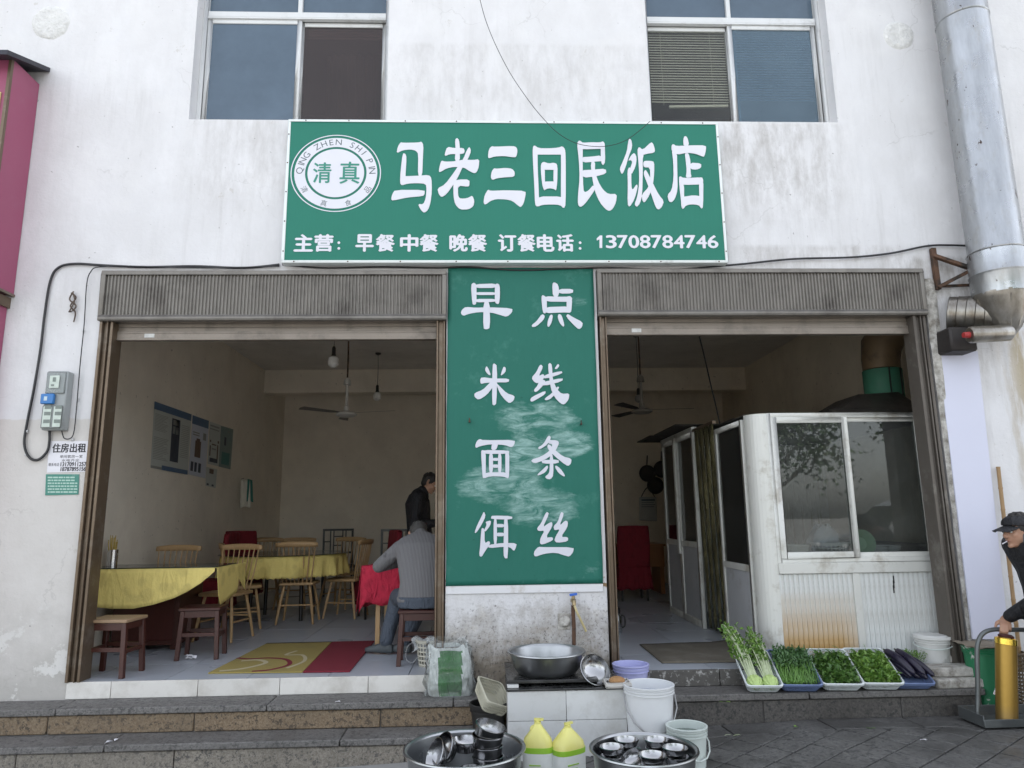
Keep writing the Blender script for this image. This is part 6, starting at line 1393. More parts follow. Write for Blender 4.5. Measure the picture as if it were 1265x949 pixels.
# tap on the pillar
tp = thing('water_tap', 'brass wall tap with a blue handle and yellowed hose on the pillar', 'tap', P(708, 740, 0)); br_ = mat('old_brass', (.35, .27, .15), .35, .9, dirt=(.2, .2, .18))
q = P(708, 742, -.03)
MB().tube([P(709, 797, -.03), P(709, 775, -.03), P(708, 756, -.03), P(708, 748, -.04)], .015, 8).build('riser_pipe', M['rust'], tp, world=True)
m = MB(); m.tube([(q.x, 0, q.z), (q.x, -.05, q.z), (q.x, -.08, q.z - .005), (q.x, -.09, q.z - .03)], [.017, .019, .017, .014], 10); m.tube([(q.x, -.045, q.z), (q.x, -.045, q.z + .035)], .013, 8); m.lathe([(0, -.012), (.02, -.012), (.02, .012), (0, .012)], (q.x, -.03, q.z), 6); m.build('spout', br_, tp, world=True)
m = MB(); m.bar((q.x - .028, -.045, q.z + .042), (q.x + .03, -.045, q.z + .05), .02, .018); m.build('handle', mat('blue_plastic', (.03, .12, .5), .4), tp, world=True, bevel=.003)
MB().tube(spline([(q.x + .002, -.09, q.z - .03), (q.x + .02, -.10, q.z - .08), P(717, 765, -.09), P(724, 780, -.07)], 6), .009, 8).build('hose', mat('yellowed_hose', (.5, .42, .22), .4), tp, world=True)
jb_ = thing('junction_plug', 'crumbling grey cement plug around a pipe stub left of the tap', 'cement plug', P(697, 767, 0)); q = P(697, 767, 0)
MB().box(q.x - .05, q.x + .045, -.008, -.001, q.z - .065, q.z + .055).build('backing', M['cement'], jb_, world=True, bevel=.003)
MB().lathe([(0, .03), (.03, .03), (.042, .02), (.045, .0)], (q.x, -.008, q.z), 20, Matrix.Rotation(R_(90), 3, 'X'), wob=lambda a, z: 1 + .1 * noise.noise(Vector((math.cos(a) * 2, math.sin(a) * 2, z * 30)))).build('knob', M['cement'], jb_, world=True)
# ------------------------------------------------------------------ vegetables
TW, TL = .29, .42; tilt = R_(24)
wtr = mat('white_slotted_plastic', (.66, .70, .70), .4, var=.05, dirt=(.4, .42, .4)); btr = mat('blue_slotted_plastic', (.14, .19, .34), .4, var=.08, dirt=(.08, .1, .18))
trs = [(944, .25, wtr, 'white plastic tray holding the two bunches of celery', 'w'), (990, .285, btr, 'blue plastic tray holding the long stemmed greens', 'b'), (1041, .285, wtr, 'white tray of dark leafy greens, third tray from the left', 'w'), (1090, .285, wtr, 'white tray of bright leafy greens, fourth tray from the left', 'w'), (1130, .27, btr, 'blue plastic tray under the purple eggplants at the right', 'b')]
tobs = []
for k, (px, w_, mt, lab, c) in enumerate(trs):
    q = P(px, 856, -.27); o = tray(lab, w_, TL, .075 if k != 4 else .06, mt, loc=(0, 0, 0), name='vegetable_tray')
    yaw = R_((-6, -7, -8, -8, -8)[k]); Rm = Matrix.Rotation(yaw, 3, 'Z') @ Matrix.Rotation(tilt if k != 4 else R_(20), 3, 'X')
    front = Rm @ Vector((0, -TL * .43, 0)); o.location = Vector((q.x, -.262, -.112)) - front; o.rotation_euler = Rm.to_euler()
    o['group'] = 'vegetable trays lined up on the step'; tobs.append((o, Rm, w_))
def inT(k, x, y, z): o, Rm, w_ = tobs[k]; return o.location + Rm @ Vector((x, y, z))
def leafmat(name, c, c2):
    t = NT(name); vc = t.n('ShaderNodeVertexColor') if 0 else None; gg = t.n('ShaderNodeNewGeometry'); col = t.mix(gg.outputs['Random Per Island'], c, c2); col = t.mix(t.noise(30, 3), sc3(c, .7), col); t.b.inputs['Subsurface Weight'].default_value = .0
    return t.fin(col, .45)
LG = leafmat('dark_green_leaf', (.04, .11, .02), (.17, .30, .06)); LG2 = leafmat('bright_green_leaf', (.08, .19, .025), (.30, .46, .10)); ST = leafmat('pale_green_stem', (.28, .40, .12), (.50, .60, .30)); ST2 = leafmat('green_stem', (.08, .2, .03), (.22, .38, .10)); WS = leafmat('white_stem', (.5, .58, .34), (.66, .70, .52))
def leaf(mb, p, d, up, L_, W_, fold=.3):
    d = Vector(d).normalized(); s = d.cross(Vector(up)); s = s.normalized() if s.length > .01 else Vector((1, 0, 0)); n_ = s.cross(d)
    a = p; b = p + d * L_ * .35 + s * W_ / 2 + n_ * W_ * fold; c = p + d * L_ * .75 + s * W_ * .38 + n_ * W_ * fold * .6; e = p + d * L_ - n_ * L_ * .15; f = p + d * L_ * .75 - s * W_ * .38 + n_ * W_ * fold * .6; g = p + d * L_ * .35 - s * W_ / 2 + n_ * W_ * fold; h = p + d * L_ * .55
    mb.add([a, b, c, e, f, g, h], [(0, 1, 6), (1, 2, 6), (2, 3, 6), (3, 4, 6), (4, 5, 6), (5, 0, 6)], True)
rv = lambda s=1.0: Vector((random.uniform(-s, s), random.uniform(-s, s), random.uniform(-s, s)))
def heap(k, n, lm, sm, label, size=(.038, .026), name='leafy_greens', zh=.06):
    m = MB(); w_ = tobs[k][2]
    for i in range(n):
        x = random.uniform(-.42, .42) * w_; y = random.uniform(-.42, .30) * TL; e = max(0, 1 - (2 * x / w_) ** 4) * max(0, 1 - (2.1 * y / TL) ** 4)
        z = .045 + zh * e * random.uniform(.3, 1) + .02 * noise.noise(Vector((x * 20, y * 20, k)))
        p = inT(k, x, y, z); d = rv() + Vector((0, -.2, .35)); sz = random.uniform(.6, 1.25); leaf(m, p, d, rv() + Vector((0, 0, 1.2)), size[0] * sz, size[1] * sz)
    o = m.build(name, lm, None, origin=tuple(tobs[k][0].location), weld=False, kind='stuff'); o['label'] = label; o['category'] = 'vegetables'
    m = MB()
    for i in range(n // 9):
        x = random.uniform(-.4, .4) * w_; y = random.uniform(-.42, .4) * TL; p = inT(k, x, y, .05 + zh * .8 * random.random()); d = rv() * .06; m.tube([p, p + d * .5 + Vector((0, 0, .01)), p + d], .0018, 4, caps=False)
    m.build('stalks', sm, o, world=False, weld=False, origin=tuple(Vector((0, 0, 0)))) if 0 else None
    if m.v:
        s_ = m.build('stalks', sm, None, weld=False, origin=tuple(tobs[k][0].location), kind='stuff'); s_.parent = o; s_.location = (0, 0, 0)
    return o
heap(2, 1150, LG, ST2, 'heap of dark leafy greens in the third tray from the left'); heap(3, 1050, LG2, ST2, 'heap of bright leafy greens in the fourth tray from the left', (.042, .03))
# long stemmed greens in the blue tray: stems fan down to the front
m = MB(); ml = MB()
for i in range(170):
    x0 = random.uniform(-.12, .12); x1 = x0 * .6 + random.uniform(-.08, .08); y0 = random.uniform(.02, .17); z0 = .07 + .05 * random.random()
    p0 = inT(1, x0, y0, z0); p1 = inT(1, (x0 + x1) / 2 + random.uniform(-.05, .05), -.03 + random.uniform(-.05, .05), .065 + .06 * random.random()); p2 = inT(1, x1, -.175 + random.uniform(0, .03), .035 + .03 * random.random())
    pts = spline([p0, p1, p2], 4); m.tube(pts, [.002 + .0013 * j / len(pts) for j in range(len(pts))], 5, caps=False)
    for j in range(9): t_ = random.random() ** 1.2 * 1.05; p = p0.lerp(p1, t_) + rv(.018) + Vector((0, 0, .012)); leaf(ml, p, rv() + Vector((0, .4, .6)), rv() + Vector((0, 0, 1)), random.uniform(.02, .042), random.uniform(.010, .02))
o = ml.build('long_stemmed_greens', leafmat('blue_green_leaf', (.035, .10, .03), (.14, .26, .08)), None, origin=tuple(tobs[1][0].location), weld=False, kind='stuff'); o['label'] = 'bundle of long stemmed greens filling the blue tray'; o['category'] = 'vegetables'
s_ = m.build('stalks', ST2, None, weld=False, origin=tuple(tobs[1][0].location), kind='stuff'); s_.parent = o; s_.location = (0, 0, 0)
# celery: two bunches with netted root ends, stems leaning up to the back left
for j, (xo, lab) in enumerate(((-.055, 'left bunch of celery with long pale stems leaning on the booth corner'), (.055, 'right bunch of celery beside the blue tray of greens'))):
    base = inT(0, xo, -.13, .05); o = thing('celery_bunch', lab, 'celery', tuple(base), 0, 'celery bunches'); o.location = base
    m = MB(); ml = MB(); mr = MB()
    tipc = Vector(P(902 + 26 * j, 782 + 6 * j, .12)) - base
    for i in range(64):
        a = random.random() * 6.283; r = .038 * math.sqrt(random.random()); p0 = Vector((r * math.cos(a), -.015 + r * .3 * math.sin(a), r * .8 * math.sin(a)))
        tip = tipc * random.uniform(.62, 1.12) + rv(.055); mid = (p0 + tip) / 2 + Vector((0, 0, .03)) + rv(.012)
        pts = spline([p0, mid, tip], 5); m.tube(pts, [.0055 - .0038 * q_ / len(pts) for q_ in range(len(pts))], 5, caps=False)
        for _ in range(9): t_ = random.uniform(.5, 1.05); p = mid.lerp(tip, (t_ - .5) * 2) + rv(.016); leaf(ml, p, rv() + Vector((0, 0, .5)), rv() + Vector((0, 0, 1)), random.uniform(.018, .042), random.uniform(.012, .028))
    R3 = tobs[0][1]
    mr.grid(lambda u, v: tuple(R3 @ Vector(((.056 + .004 * math.sin(u * 80)) * math.sin(.3 + v * 2.3) * math.cos(u * 6.283), -.045 + .12 * v - .03, (.05 + .003 * math.sin(u * 80)) * math.sin(.3 + v * 2.3) * math.sin(u * 6.283)))), 60, 12)
    mr.build('root_end', mat('celery_root_%d' % j, (.42, .55, .20), .6, var=.3, scale=60, bump=.8, bscale=90), o); m.build('stems', WS, o, weld=False, kind='stuff'); ml.build('leaves', LG2, o, weld=False, kind='stuff')
# eggplants
egm = mat('purple_eggplant_skin', (.014, .011, .026), .3, var=.3, bump=0)
for j in range(8):
    r_, c_ = divmod(j, 3); x = (-.075, -.0, .07)[c_] + (.02 if r_ else 0); z = .06 + .045 * r_; y = .03 - .02 * r_
    jx = random.uniform(-.02, .02); a = inT(4, x - .05 + .02 * r_ + jx, y + .13 + jx, z * .8 + .01); b = inT(4, x + .06 - jx, y - .14 - .5 * jx, z * .62); mid = (a + b) / 2 + Vector((.0, 0, .012))
    o = thing('eggplant', ('long purple eggplant, %s in the blue tray at the right') % ('lowest at the left', 'lowest in the middle', 'lowest at the right', 'left of the second layer', 'middle of the second layer', 'right of the second layer', 'left on top of the pile', 'right on top of the pile')[j], 'eggplant', tuple(mid), 0, 'long eggplants in the blue tray')
    pts = [p - mid for p in spline([a, mid, b], 6)]; n = len(pts); rf = random.uniform(.85, 1.2); rs = [.008 + .024 * rf * math.sin(math.pi * min(1, .12 + .88 * (k / (n - 1)))) ** .6 for k in range(n)]; rs[-1] = .004
    MB().tube(pts, rs, 12).build('fruit', egm, o); d = (pts[0] - pts[1]).normalized(); MB().tube([pts[0] - d * .02, pts[0], pts[0] + d * .03], [.013, .011, .004], 8).build('stalk_cap', mat('eggplant_cap', (.05, .07, .03), .6) if j == 0 else bpy.data.materials['eggplant_cap'], o)
m = MB()
c = P(1123, 814, .02)
for i in range(500): p = c + Vector((random.gauss(0, .055), random.gauss(0, .03), random.uniform(-.02, .05))); leaf(m, p, rv() + Vector((0, 0, .6)), rv() + Vector((0, 0, 1)), random.uniform(.015, .035), random.uniform(.004, .009))
o = m.build('coriander_heap', LG2, None, origin=tuple(c), weld=False, kind='stuff'); o['label'] = 'small heap of feathery green herbs behind the eggplants'; o['category'] = 'vegetables'
# ------------------------------------------------------------------ rough slabs by the right rail, broom
for k, (x0, x1, y0, y1, z0, z1, lab) in enumerate(((3.28, 3.66, -.26, -.03, -.119, -.055, 'lowest rough concrete slab of the small pile by the right rail'), (3.24, 3.70, -.20, -.02, -.053, .012, 'middle rough concrete slab of the small pile by the right rail'), (3.45, 3.66, .0, .14, .004, .06, 'small upper concrete chunk behind the pile by the right rail'))):
    o = MB().box(-(x1 - x0) / 2, (x1 - x0) / 2, -(y1 - y0) / 2, (y1 - y0) / 2, 0, z1 - z0).build('concrete_slab', M['cement'], None, bevel=.008); o.location = ((x0 + x1) / 2, (y0 + y1) / 2, z0); o.rotation_euler = (0, 0, R_((2, -3, 5)[k])); tag(o, lab, 'slab', 'rough slabs by the right rail')
wk = thing('wicker_basket', 'brown wicker basket behind the hand trolley against the wall', 'basket', (P(1236, 790, -.18).x, -.18, -.30)); basket(wk, .12, .14, .42, mat('brown_wicker', (.11, .08, .05), .9, var=.4), 30, 16)
# bits of litter and trimmings on the steps and paving
for k, (px, py, z_, mt_, lab) in enumerate(((905, 905, 0, WS, 'pale trimmed stalk lying on the paving below the celery'), (985, 899, 0, LG2, 'green leaf scrap on the paving below the blue tray of greens'), (1075, 901, 0, LG, 'dark green leaf scrap on the paving below the white trays'), (1140, 915, 0, M['paper'], 'torn white paper scrap on the paving near the trolley'), (895, 868, 1, LG2, 'small green leaf on the step left of the celery tray'), (140, 917, 2, M['paper'], 'flattened pale wrapper on the lower left step'), (420, 868, 1, M['paper'], 'tiny paper scrap on the upper left step'))):
    zz = (gz(2.5), -.119, -.291)[z_]; c = G(px, py, zz); c.z = (gz(c.x) if z_ == 0 else zz) + .004; m = MB(); L_ = .05 if k in (0, 5) else .028
    for i in range(3): leaf(m, c + V3((random.uniform(-.012, .012), random.uniform(-.01, .01), .002 * i)), (random.uniform(-1, 1), random.uniform(-.5, .5), .05), (0, 0, 1), L_, L_ * (.2 if k == 0 else .5), .12)
    tag(m.build('scrap', mt_, None, origin=tuple(c), weld=False, thick=.0008), lab, 'scrap')
# ------------------------------------------------------------------ gold cylinder and hand trolley
yk = -.56; q = P(1242, 786, yk); g = gz(q.x)
gc = thing('gold_cylinder', 'tall gold coloured metal tube with a dark lid standing on the trolley', 'cylinder', (q.x - .07, yk, g + .03)); gc.rotation_euler = (0, R_(7.5), 0); H = q.z - g - .03
t = NT('gold_lacquer'); c_ = t.mix(t.noise(3, 4, .6, t.map((6, 6, .6))), (.36, .215, .045), (.46, .29, .07)); c_ = t.mix(t.mr(t.xyz()[2], .12, .0), c_, (.30, .2, .08)); t.bump(t.noise(50, 3), .2, .003); gold2 = t.fin(c_, .38, .75)
r = .066; MB().lathe([(0, .002), (r, .002), (r, 0), (r, H - .05), (r - .006, H - .05), (r - .006, .01), (0, .01)], (0, 0, 0), 36).build('tube', gold2, gc)
MB().lathe([(r - .003, H - .052), (r + .002, H - .048), (r + .002, H - .01), (r - .004, H - .008), (r - .006, H - .05)], (0, 0, 0), 36).build('collar', mat('bright_gold', (.85, .60, .10), .2, .9, bump=0), gc)
m = MB(); m.lathe([(0, H - .005), (r * .7, H - .005), (r * .75, H + .008), (r * .5, H + .018), (0, H + .02)], (0, 0, 0), 20); m.build('lid', mat('dark_red_lid', (.07, .02, .015), .5), gc)
tr = thing('hand_trolley', 'grey steel hand trolley with a bent tube handle at the right edge', 'trolley', (3.75, -.5, g))
tm = mat('worn_grey_steel', (.13, .14, .14), .4, .6, var=.3, dirt=(.25, .22, .18), dth=(.55, .8))
yk = -.52; z0 = g + .02
A1 = Vector((P(1207, 890, yk).x, yk, z0)); hl = [A1, Vector((P(1208, 850, yk).x, yk, P(1208, 850, yk).z)), P(1207, 815, yk), P(1208, 795, yk), P(1214, 783, yk), P(1226, 778, yk), P(1245, 778, yk), P(1285, 779, yk), P(1298, 784, yk), P(1303, 797, yk), P(1306, 830, yk), P(1310, 890, yk)]
MB().tube(spline(hl, 5), .0155, 10).build('handle', tm, tr, world=True)
m = MB(); x0, x1 = A1.x - .02, A1.x + .60; y0, y1 = -.625, -.36
m.box(x0, x1, y0, y1, z0 - .0, z0 + .006); m.box(x0, x1, y0 - .006, y0, z0 - .005, z0 + .045); m.box(x0 - .006, x0, y0 - .006, y1, z0 - .005, z0 + .07); m.box(x0, x1, y1, y1 + .006, z0 - .005, z0 + .07); m.build('platform', tm, tr, world=True, bevel=.002)
for xx in (x0 + .1, x1 - .1):
    for yy in (y0 + .05, y1 - .05): MB().lathe([(.0, -.012), (.026, -.012), (.028, 0), (.026, .012), (0, .012)], (xx, yy, g + .0), 16, Matrix.Rotation(R_(90), 3, 'X')).build('wheel', M['black'], tr, world=True)
MB().bar(P(1228, 858, yk), P(1233, 842, yk), .008, .008).build('white_rod', M['paper'], tr, world=True)
# ------------------------------------------------------------------ people
def fuse(name, mb, m, parent, voxel=.008, smooth=4, sf=.5, origin=None):
    o = mb.build('tmp', None, None, weld=False); md = o.modifiers.new('r', 'REMESH'); md.mode = 'VOXEL'; md.voxel_size = voxel; md.use_smooth_shade = True
    sm = o.modifiers.new('s', 'SMOOTH'); sm.iterations = smooth; sm.factor = sf
    dg = bpy.context.evaluated_depsgraph_get(); me = bpy.data.meshes.new_from_object(o.evaluated_get(dg)); bpy.data.objects.remove(o)
    for p in me.polygons: p.use_smooth = True
    me.materials.clear(); me.materials.append(m); me.name = name
    o = bpy.data.objects.new(name, me); COL.objects.link(o); o.parent = parent; return o
def limb(mb, pts, rs, n=14):
    pts = [Vector(p) for p in pts]; sp = spline(pts, 5); k = len(sp); r = []
    for i in range(k):
        t_ = i / (k - 1) * (len(rs) - 1); j = min(int(t_), len(rs) - 2); r.append(rs[j] + (rs[j + 1] - rs[j]) * (t_ - j))
    mb.tube(sp, r, n)
    for p, q in zip(pts, rs): mb.ell(p, q * .99, nu=12, nv=8)
def loftb(mb, secs, n=20, e=.85):
    """secs: (centre, right vector, front vector, half width, half depth)"""
    v = []
    for c, r, f, a, b in secs:
        c, r, f = Vector(c), Vector(r).normalized(), Vector(f).normalized()
        for k in range(n):
            t_ = 2 * math.pi * k / n; cs, sn = math.cos(t_), math.sin(t_)
            v.append(c + r * a * abs(cs) ** e * (1 if cs > 0 else -1) + f * b * abs(sn) ** e * (1 if sn > 0 else -1))
    mb.add(v, [(i * n + j, i * n + (j + 1) % n, (i + 1) * n + (j + 1) % n, (i + 1) * n + j) for i in range(len(secs) - 1) for j in range(n)], True)
    mb.add(v[:n], [tuple(range(n))[::-1]]); mb.add(v[-n:], [tuple(range(n))])
def headf(mb, c, f, u, s=1.0):
    f = Vector(f).normalized(); u = (Vector(u) - f * f.dot(Vector(u))).normalized(); r = f.cross(u); R = Matrix((r, f, u)).transposed(); c = Vector(c)
    L = lambda x, y, z: c + (r * x + f * y + u * z) * s
    E3 = lambda p, rad: mb.ell(L(*p), tuple(q * s for q in rad), R, 18, 12)
    E3((0, -.012, .018), (.074, .094, .092)); E3((0, .030, -.030), (.058, .066, .070)); E3((0, .045, -.075), (.040, .040, .032)); E3((0, .075, .028), (.052, .018, .013))
    E3((0, .080, -.092), (.020, .018, .016)); E3((.034, .062, -.018), (.022, .022, .020)); E3((-.034, .062, -.018), (.022, .022, .020)); E3((0, .084, -.058), (.024, .014, .013))
    mb.tube([L(0, .082, .022), L(0, .106, -.012), L(0, .112, -.024)], [.008 * s, .011 * s, .013 * s], 8); E3((0, .105, -.028), (.017, .013, .009))
    for k in (-1, 1): mb.tube([L(k * .070, -.010, .022), L(k * .082, -.018, .030), L(k * .084, -.018, .0), L(k * .073, -.006, -.026)], [.010 * s, .012 * s, .011 * s, .008 * s], 8)
    return L, R
def face(parent, L, s=1.0):
    for k in (-1, 1):
        MB().ell(L(k * .030, .079, .006), .0105 * s, nu=12, nv=8).build('eye', mat('eye_white', (.6, .58, .55), .2, bump=0) if 'eye_white' not in bpy.data.materials else bpy.data.materials['eye_white'], parent)
        MB().ell(L(k * .030, .0872, .005), .0055 * s, nu=10, nv=6).build('iris', M['blackwood'], parent)
        MB().tube([L(k * .014, .093, .030), L(k * .032, .092, .036), L(k * .050, .078, .030)], [.003 * s, .005 * s, .003 * s], 6).build('eyebrow', HAIR, parent)
    MB().tube([L(-.022, .092, -.058), L(-.008, .098, -.055), L(.008, .098, -.055), L(.022, .092, -.058)], [.002 * s, .0045 * s, .0045 * s, .002 * s], 6).build('lips', mat('lip_skin', (.32, .13, .10), .5, bump=0) if 'lip_skin' not in bpy.data.materials else bpy.data.materials['lip_skin'], parent)
def skinmat():
    t = NT('skin'); c = t.mix(t.noise(14, 4), (.36, .20, .13), (.46, .27, .18)); c = t.mix(t.math('MULTIPLY', t.ramp(t.noise(5, 3), .5, .7), .3), c, (.45, .19, .13)); t.bump(t.noise(120, 4), .12, .001)
    t.b.inputs['Subsurface Weight'].default_value = .08; t.b.inputs['Subsurface Radius'].default_value = (.01, .004, .002); return t.fin(c, .5)
SKIN = skinmat()
def hairmat(name, c):
    t = NT(name); n = t.noise(60, 4, .7, t.map((3, 3, .8)), .6); t.bump(n, .9, .004); return t.fin(t.mix(n, sc3(c, .6), sc3(c, 1.7)), .5)
HAIR = hairmat('black_hair', (.014, .012, .011)); HAIR2 = hairmat('greying_hair', (.06, .058, .055))
def hair(parent, L, R, s, m, back=.0):
    mb = MB(); mb.ell(L(0, -.022, .028), (.080 * s, .096 * s, .096 * s), R, 20, 14); mb.ell(L(0, -.055, -.02), (.066 * s, .050 * s, .06 * s), R, 16, 10)
    for k in (-1, 1): mb.ell(L(k * .068, -.01, .02), (.012 * s, .03 * s, .035 * s), R, 10, 8)
    for i in range(70):
        a = random.random() * 6.28; e = random.uniform(.1, 1.3); p = L(.08 * math.cos(a) * math.cos(e), -.022 + .095 * math.sin(a) * math.cos(e), .028 + .096 * math.sin(e)); mb.ell(p, (.011 * s,) * 3, None, 6, 5)
    o = fuse('hair', mb, m, parent, .005, 3)
    # trim the hair off the face
    bm = bmesh.new(); bm.from_mesh(o.data); c0 = L(0, 0, 0); f = (L(0, 1, 0) - c0).normalized(); u = (L(0, 0, 1) - c0).normalized()
    kill = [v for v in bm.verts if (v.co - c0).dot(f) > (.058 * s + max(0, ((v.co - c0).dot(u) - .055 * s)) * .5) and (v.co - c0).dot(u) < .095 * s]
    bmesh.ops.delete(bm, geom=kill, context='VERTS'); bm.to_mesh(o.data); bm.free(); return o
def hand(mb, w, d, n_, tdir, curl, s=1.0, spread=.012):
    """wrist w, pointing d, palm normal n_ (towards what is held), thumb side tdir, curl per joint in degrees"""
    w, d, n_, tdir = Vector(w), Vector(d).normalized(), Vector(n_).normalized(), Vector(tdir).normalized()
    R = Matrix((tdir, d, n_)).transposed(); mb.ell(w + d * .045 * s, (.041 * s, .052 * s, .016 * s), R, 16, 10); mb.ell(w + d * .02 * s, (.030 * s, .035 * s, .018 * s), R, 12, 8)
    mb.ell(w + d * .03 * s + tdir * .027 * s + n_ * .006 * s, (.018 * s, .034 * s, .016 * s), R, 12, 8)
    for k in range(4):
        b = w + d * (.085 + (-.003, .003, .001, -.008)[k]) * s + tdir * (.030 - .0205 * k) * s; a = 0; p = b - d * .02 * s; pts = [p, b]
        ln = (.044, .049, .045, .035)[k] * s; dd = (d + tdir * (.06 - .04 * k)).normalized()
        for j in range(3):
            a += R_(curl[j] + 4 * (k % 2)); v = dd * math.cos(a) + n_ * math.sin(a); pts.append(pts[-1] + v * ln * (1, .66, .52)[j])
        rr = (.0088, .0092, .0088, .0078)[k] * s; mb.tube(pts, [rr * 1.05, rr * 1.1, rr * 1.05, rr * .98, rr * .8], 8)
        for q in pts[1:-1]: mb.ell(q, rr * 1.12, nu=8, nv=6)
        mb.ell(pts[-1], rr * .8, nu=8, nv=6)
    a0 = w + d * .02 * s + tdir * .028 * s; p1 = a0 + (d * .5 + tdir * .75 + n_ * .3).normalized() * .035 * s; p2 = p1 + (d * .75 + tdir * .2 + n_ * .65).normalized() * .032 * s; p3 = p2 + (d * .6 - tdir * .25 + n_ * .75).normalized() * .024 * s
    mb.tube([a0, p1, p2, p3], [.014 * s, .0118 * s, .0105 * s, .008 * s], 8); mb.ell(p3, .008 * s, nu=8, nv=6); mb.ell(p2, .0105 * s, nu=8, nv=6)
def knit():
    t = NT('grey_ribbed_knit'); wv = t.n('ShaderNodeTexWave'); wv.inputs['Scale'].default_value = 26; wv.inputs['Distortion'].default_value = 1.5; wv.inputs['Detail'].default_value = 2; t.l(t.map((1, .25, .35)), wv.inputs['Vector'])
    c = t.mix(wv.outputs[0], (.12, .117, .12), (.23, .225, .23)); c = t.mix(t.math('MULTIPLY', t.noise(6, 5), .4), c, (.16, .16, .165)); t.bump(wv.outputs[0], .6, .006); return t.fin(c, .95)
KN = knit(); JE = fabric('blue_jeans', (.07, .085, .11), s=140, var=.2, fold=.9); BK = fabric('black_jacket_cloth', (.012, .012, .015), s=80, var=.3, fold=1.0, rough=.7); NV = fabric('dark_navy_cloth', (.022, .026, .04), s=80, var=.2, fold=.9)
SH = mat('worn_grey_shoe', (.07, .08, .085), .6, var=.3)
def inflate(rs, k): return [r + k for r in rs]
def shoe(mb, ankle, toe, s=1.0):
    a = Vector(ankle); t_ = Vector(toe); d = (t_ - a); d.z = 0; d.normalize(); z0 = a.z - .075
    g = Vector((a.x, a.y, z0)); r = Vector((d.y, -d.x, 0))
    loftb(mb, [(g - d * .065 + Vector((0, 0, .034)), r, (0, 0, 1), .025, .030), (g - d * .04 + Vector((0, 0, .042)), r, (0, 0, 1), .037, .042), (g + d * .03 + Vector((0, 0, .045)), r, (0, 0, 1), .040, .045), (g + d * .10 + Vector((0, 0, .034)), r, (0, 0, 1), .046, .034), (g + d * .16 + Vector((0, 0, .027)), r, (0, 0, 1), .043, .026), (g + d * .195 + Vector((0, 0, .022)), r, (0, 0, 1), .028, .018)], 16)
    mb.ell(a, .045, nu=12, nv=8)
# --- seated man in the grey sweater (seen from behind)
O = Vector((-.57, .50, 0)); pa_ = thing('person', 'seated person in a grey knit sweater and jeans bent over the red table', 'person', tuple(O))
W2 = lambda x, y, z: Vector((x, y, z)) - O
hip = W2(-.55, .52, .50); rx_ = (1, 0, 0)
tor = [(W2(-.55, .50, .445), rx_, (0, 1, 0), .17, .12), (hip, rx_, (0, 1, .1), .185, .135), (W2(-.555, .55, .62), rx_, (0, 1, -.2), .165, .115), (W2(-.565, .62, .76), rx_, (0, 1, -.5), .185, .115), (W2(-.575, .70, .875), rx_, (0, 1, -.7), .21, .115), (W2(-.58, .76, .945), rx_, (0, .8, -.7), .185, .085), (W2(-.585, .80, .985), rx_, (0, .7, -.8), .09, .06)]
neck = [W2(-.585, .79, .975), W2(-.60, .85, 1.015)]; hc = W2(-.625, .935, 1.0)
lsh = W2(-.765, .73, .90); lel = PX(470, 702, -.965) - O; lwr = W2(-.74, 1.02, .775); rsh = W2(-.395, .73, .90); rel = W2(-.25, .86, .70); rwr = W2(-.42, 1.06, .775)
lel = W2(-.955, .80, .745)
mb = MB(); loftb(mb, tor); limb(mb, neck, [.052, .05]); L1, R1 = headf(mb, hc, (-.12, .55, -.75), (-.1, .75, .6))
limb(mb, [lsh, lel], [.05, .04]); limb(mb, [lel, lwr], [.04, .027]); limb(mb, [rsh, rel], [.05, .04]); limb(mb, [rel, rwr], [.04, .027])
hand(mb, lwr, (.8, .5, -.05), (0, 0, -1), (-.5, .8, 0), (14, 22, 18)); hand(mb, rwr, (-.7, .5, -.05), (0, 0, -1), (.5, .8, 0), (14, 22, 18))
lk, la, rk, ra_ = W2(-.80, .93, .47), W2(-.885, .86, .085), W2(-.55, .98, .48), W2(-.72, .84, .085)
lh, rh = W2(-.655, .55, .50), W2(-.45, .55, .50)
for h_, k_, a_ in ((lh, lk, la), (rh, rk, ra_)): limb(mb, [h_, k_], [.085, .06]); limb(mb, [k_, a_], [.058, .038])
bodyA = fuse('body', mb, SKIN, pa_, .008); face(pa_, L1)
mb = MB(); loftb(mb, [(c, r, f, a + .018, b + .022) for c, r, f, a, b in tor[1:]] ); limb(mb, [lsh, lel], [.068, .057]); limb(mb, [lel, lwr], [.056, .042]); limb(mb, [rsh, rel], [.068, .057]); limb(mb, [rel, rwr], [.056, .042])
for i in range(26): t_ = random.random(); p = lsh.lerp(lel, t_) + rv(.05); mb.ell(p, (.016, .03, .012), Matrix.Rotation(random.random() * 3, 3, 'Y'), 8, 6)
loftb(mb, [(W2(-.55, .515, .475), rx_, (0, 1, 0), .205, .162), (W2(-.55, .515, .505), rx_, (0, 1, 0), .21, .165)])
fuse('sweater', mb, KN, pa_, .009, 3)
mb = MB(); limb(mb, [W2(-.585, .775, .985), W2(-.592, .81, 1.005)], [.072, .066]); fuse('collar', mb, KN, pa_, .007, 3)
mb = MB(); loftb(mb, [(W2(-.55, .50, .432), rx_, (0, 1, 0), .195, .15), (W2(-.55, .50, .52), rx_, (0, 1, 0), .195, .15)])
for h_, k_, a_ in ((lh, lk, la), (rh, rk, ra_)): limb(mb, [h_, k_], [.098, .076]); limb(mb, [k_, a_ + Vector((0, 0, .03))], [.074, .060])
fuse('trousers', mb, JE, pa_, .009, 3)
for a_, toe in ((la, la + Vector((-.3, .1, 0))), (ra_, ra_ + Vector((-.25, .12, 0)))): mb = MB(); shoe(mb, a_, toe); fuse('shoe', mb, SH, pa_, .006, 3)
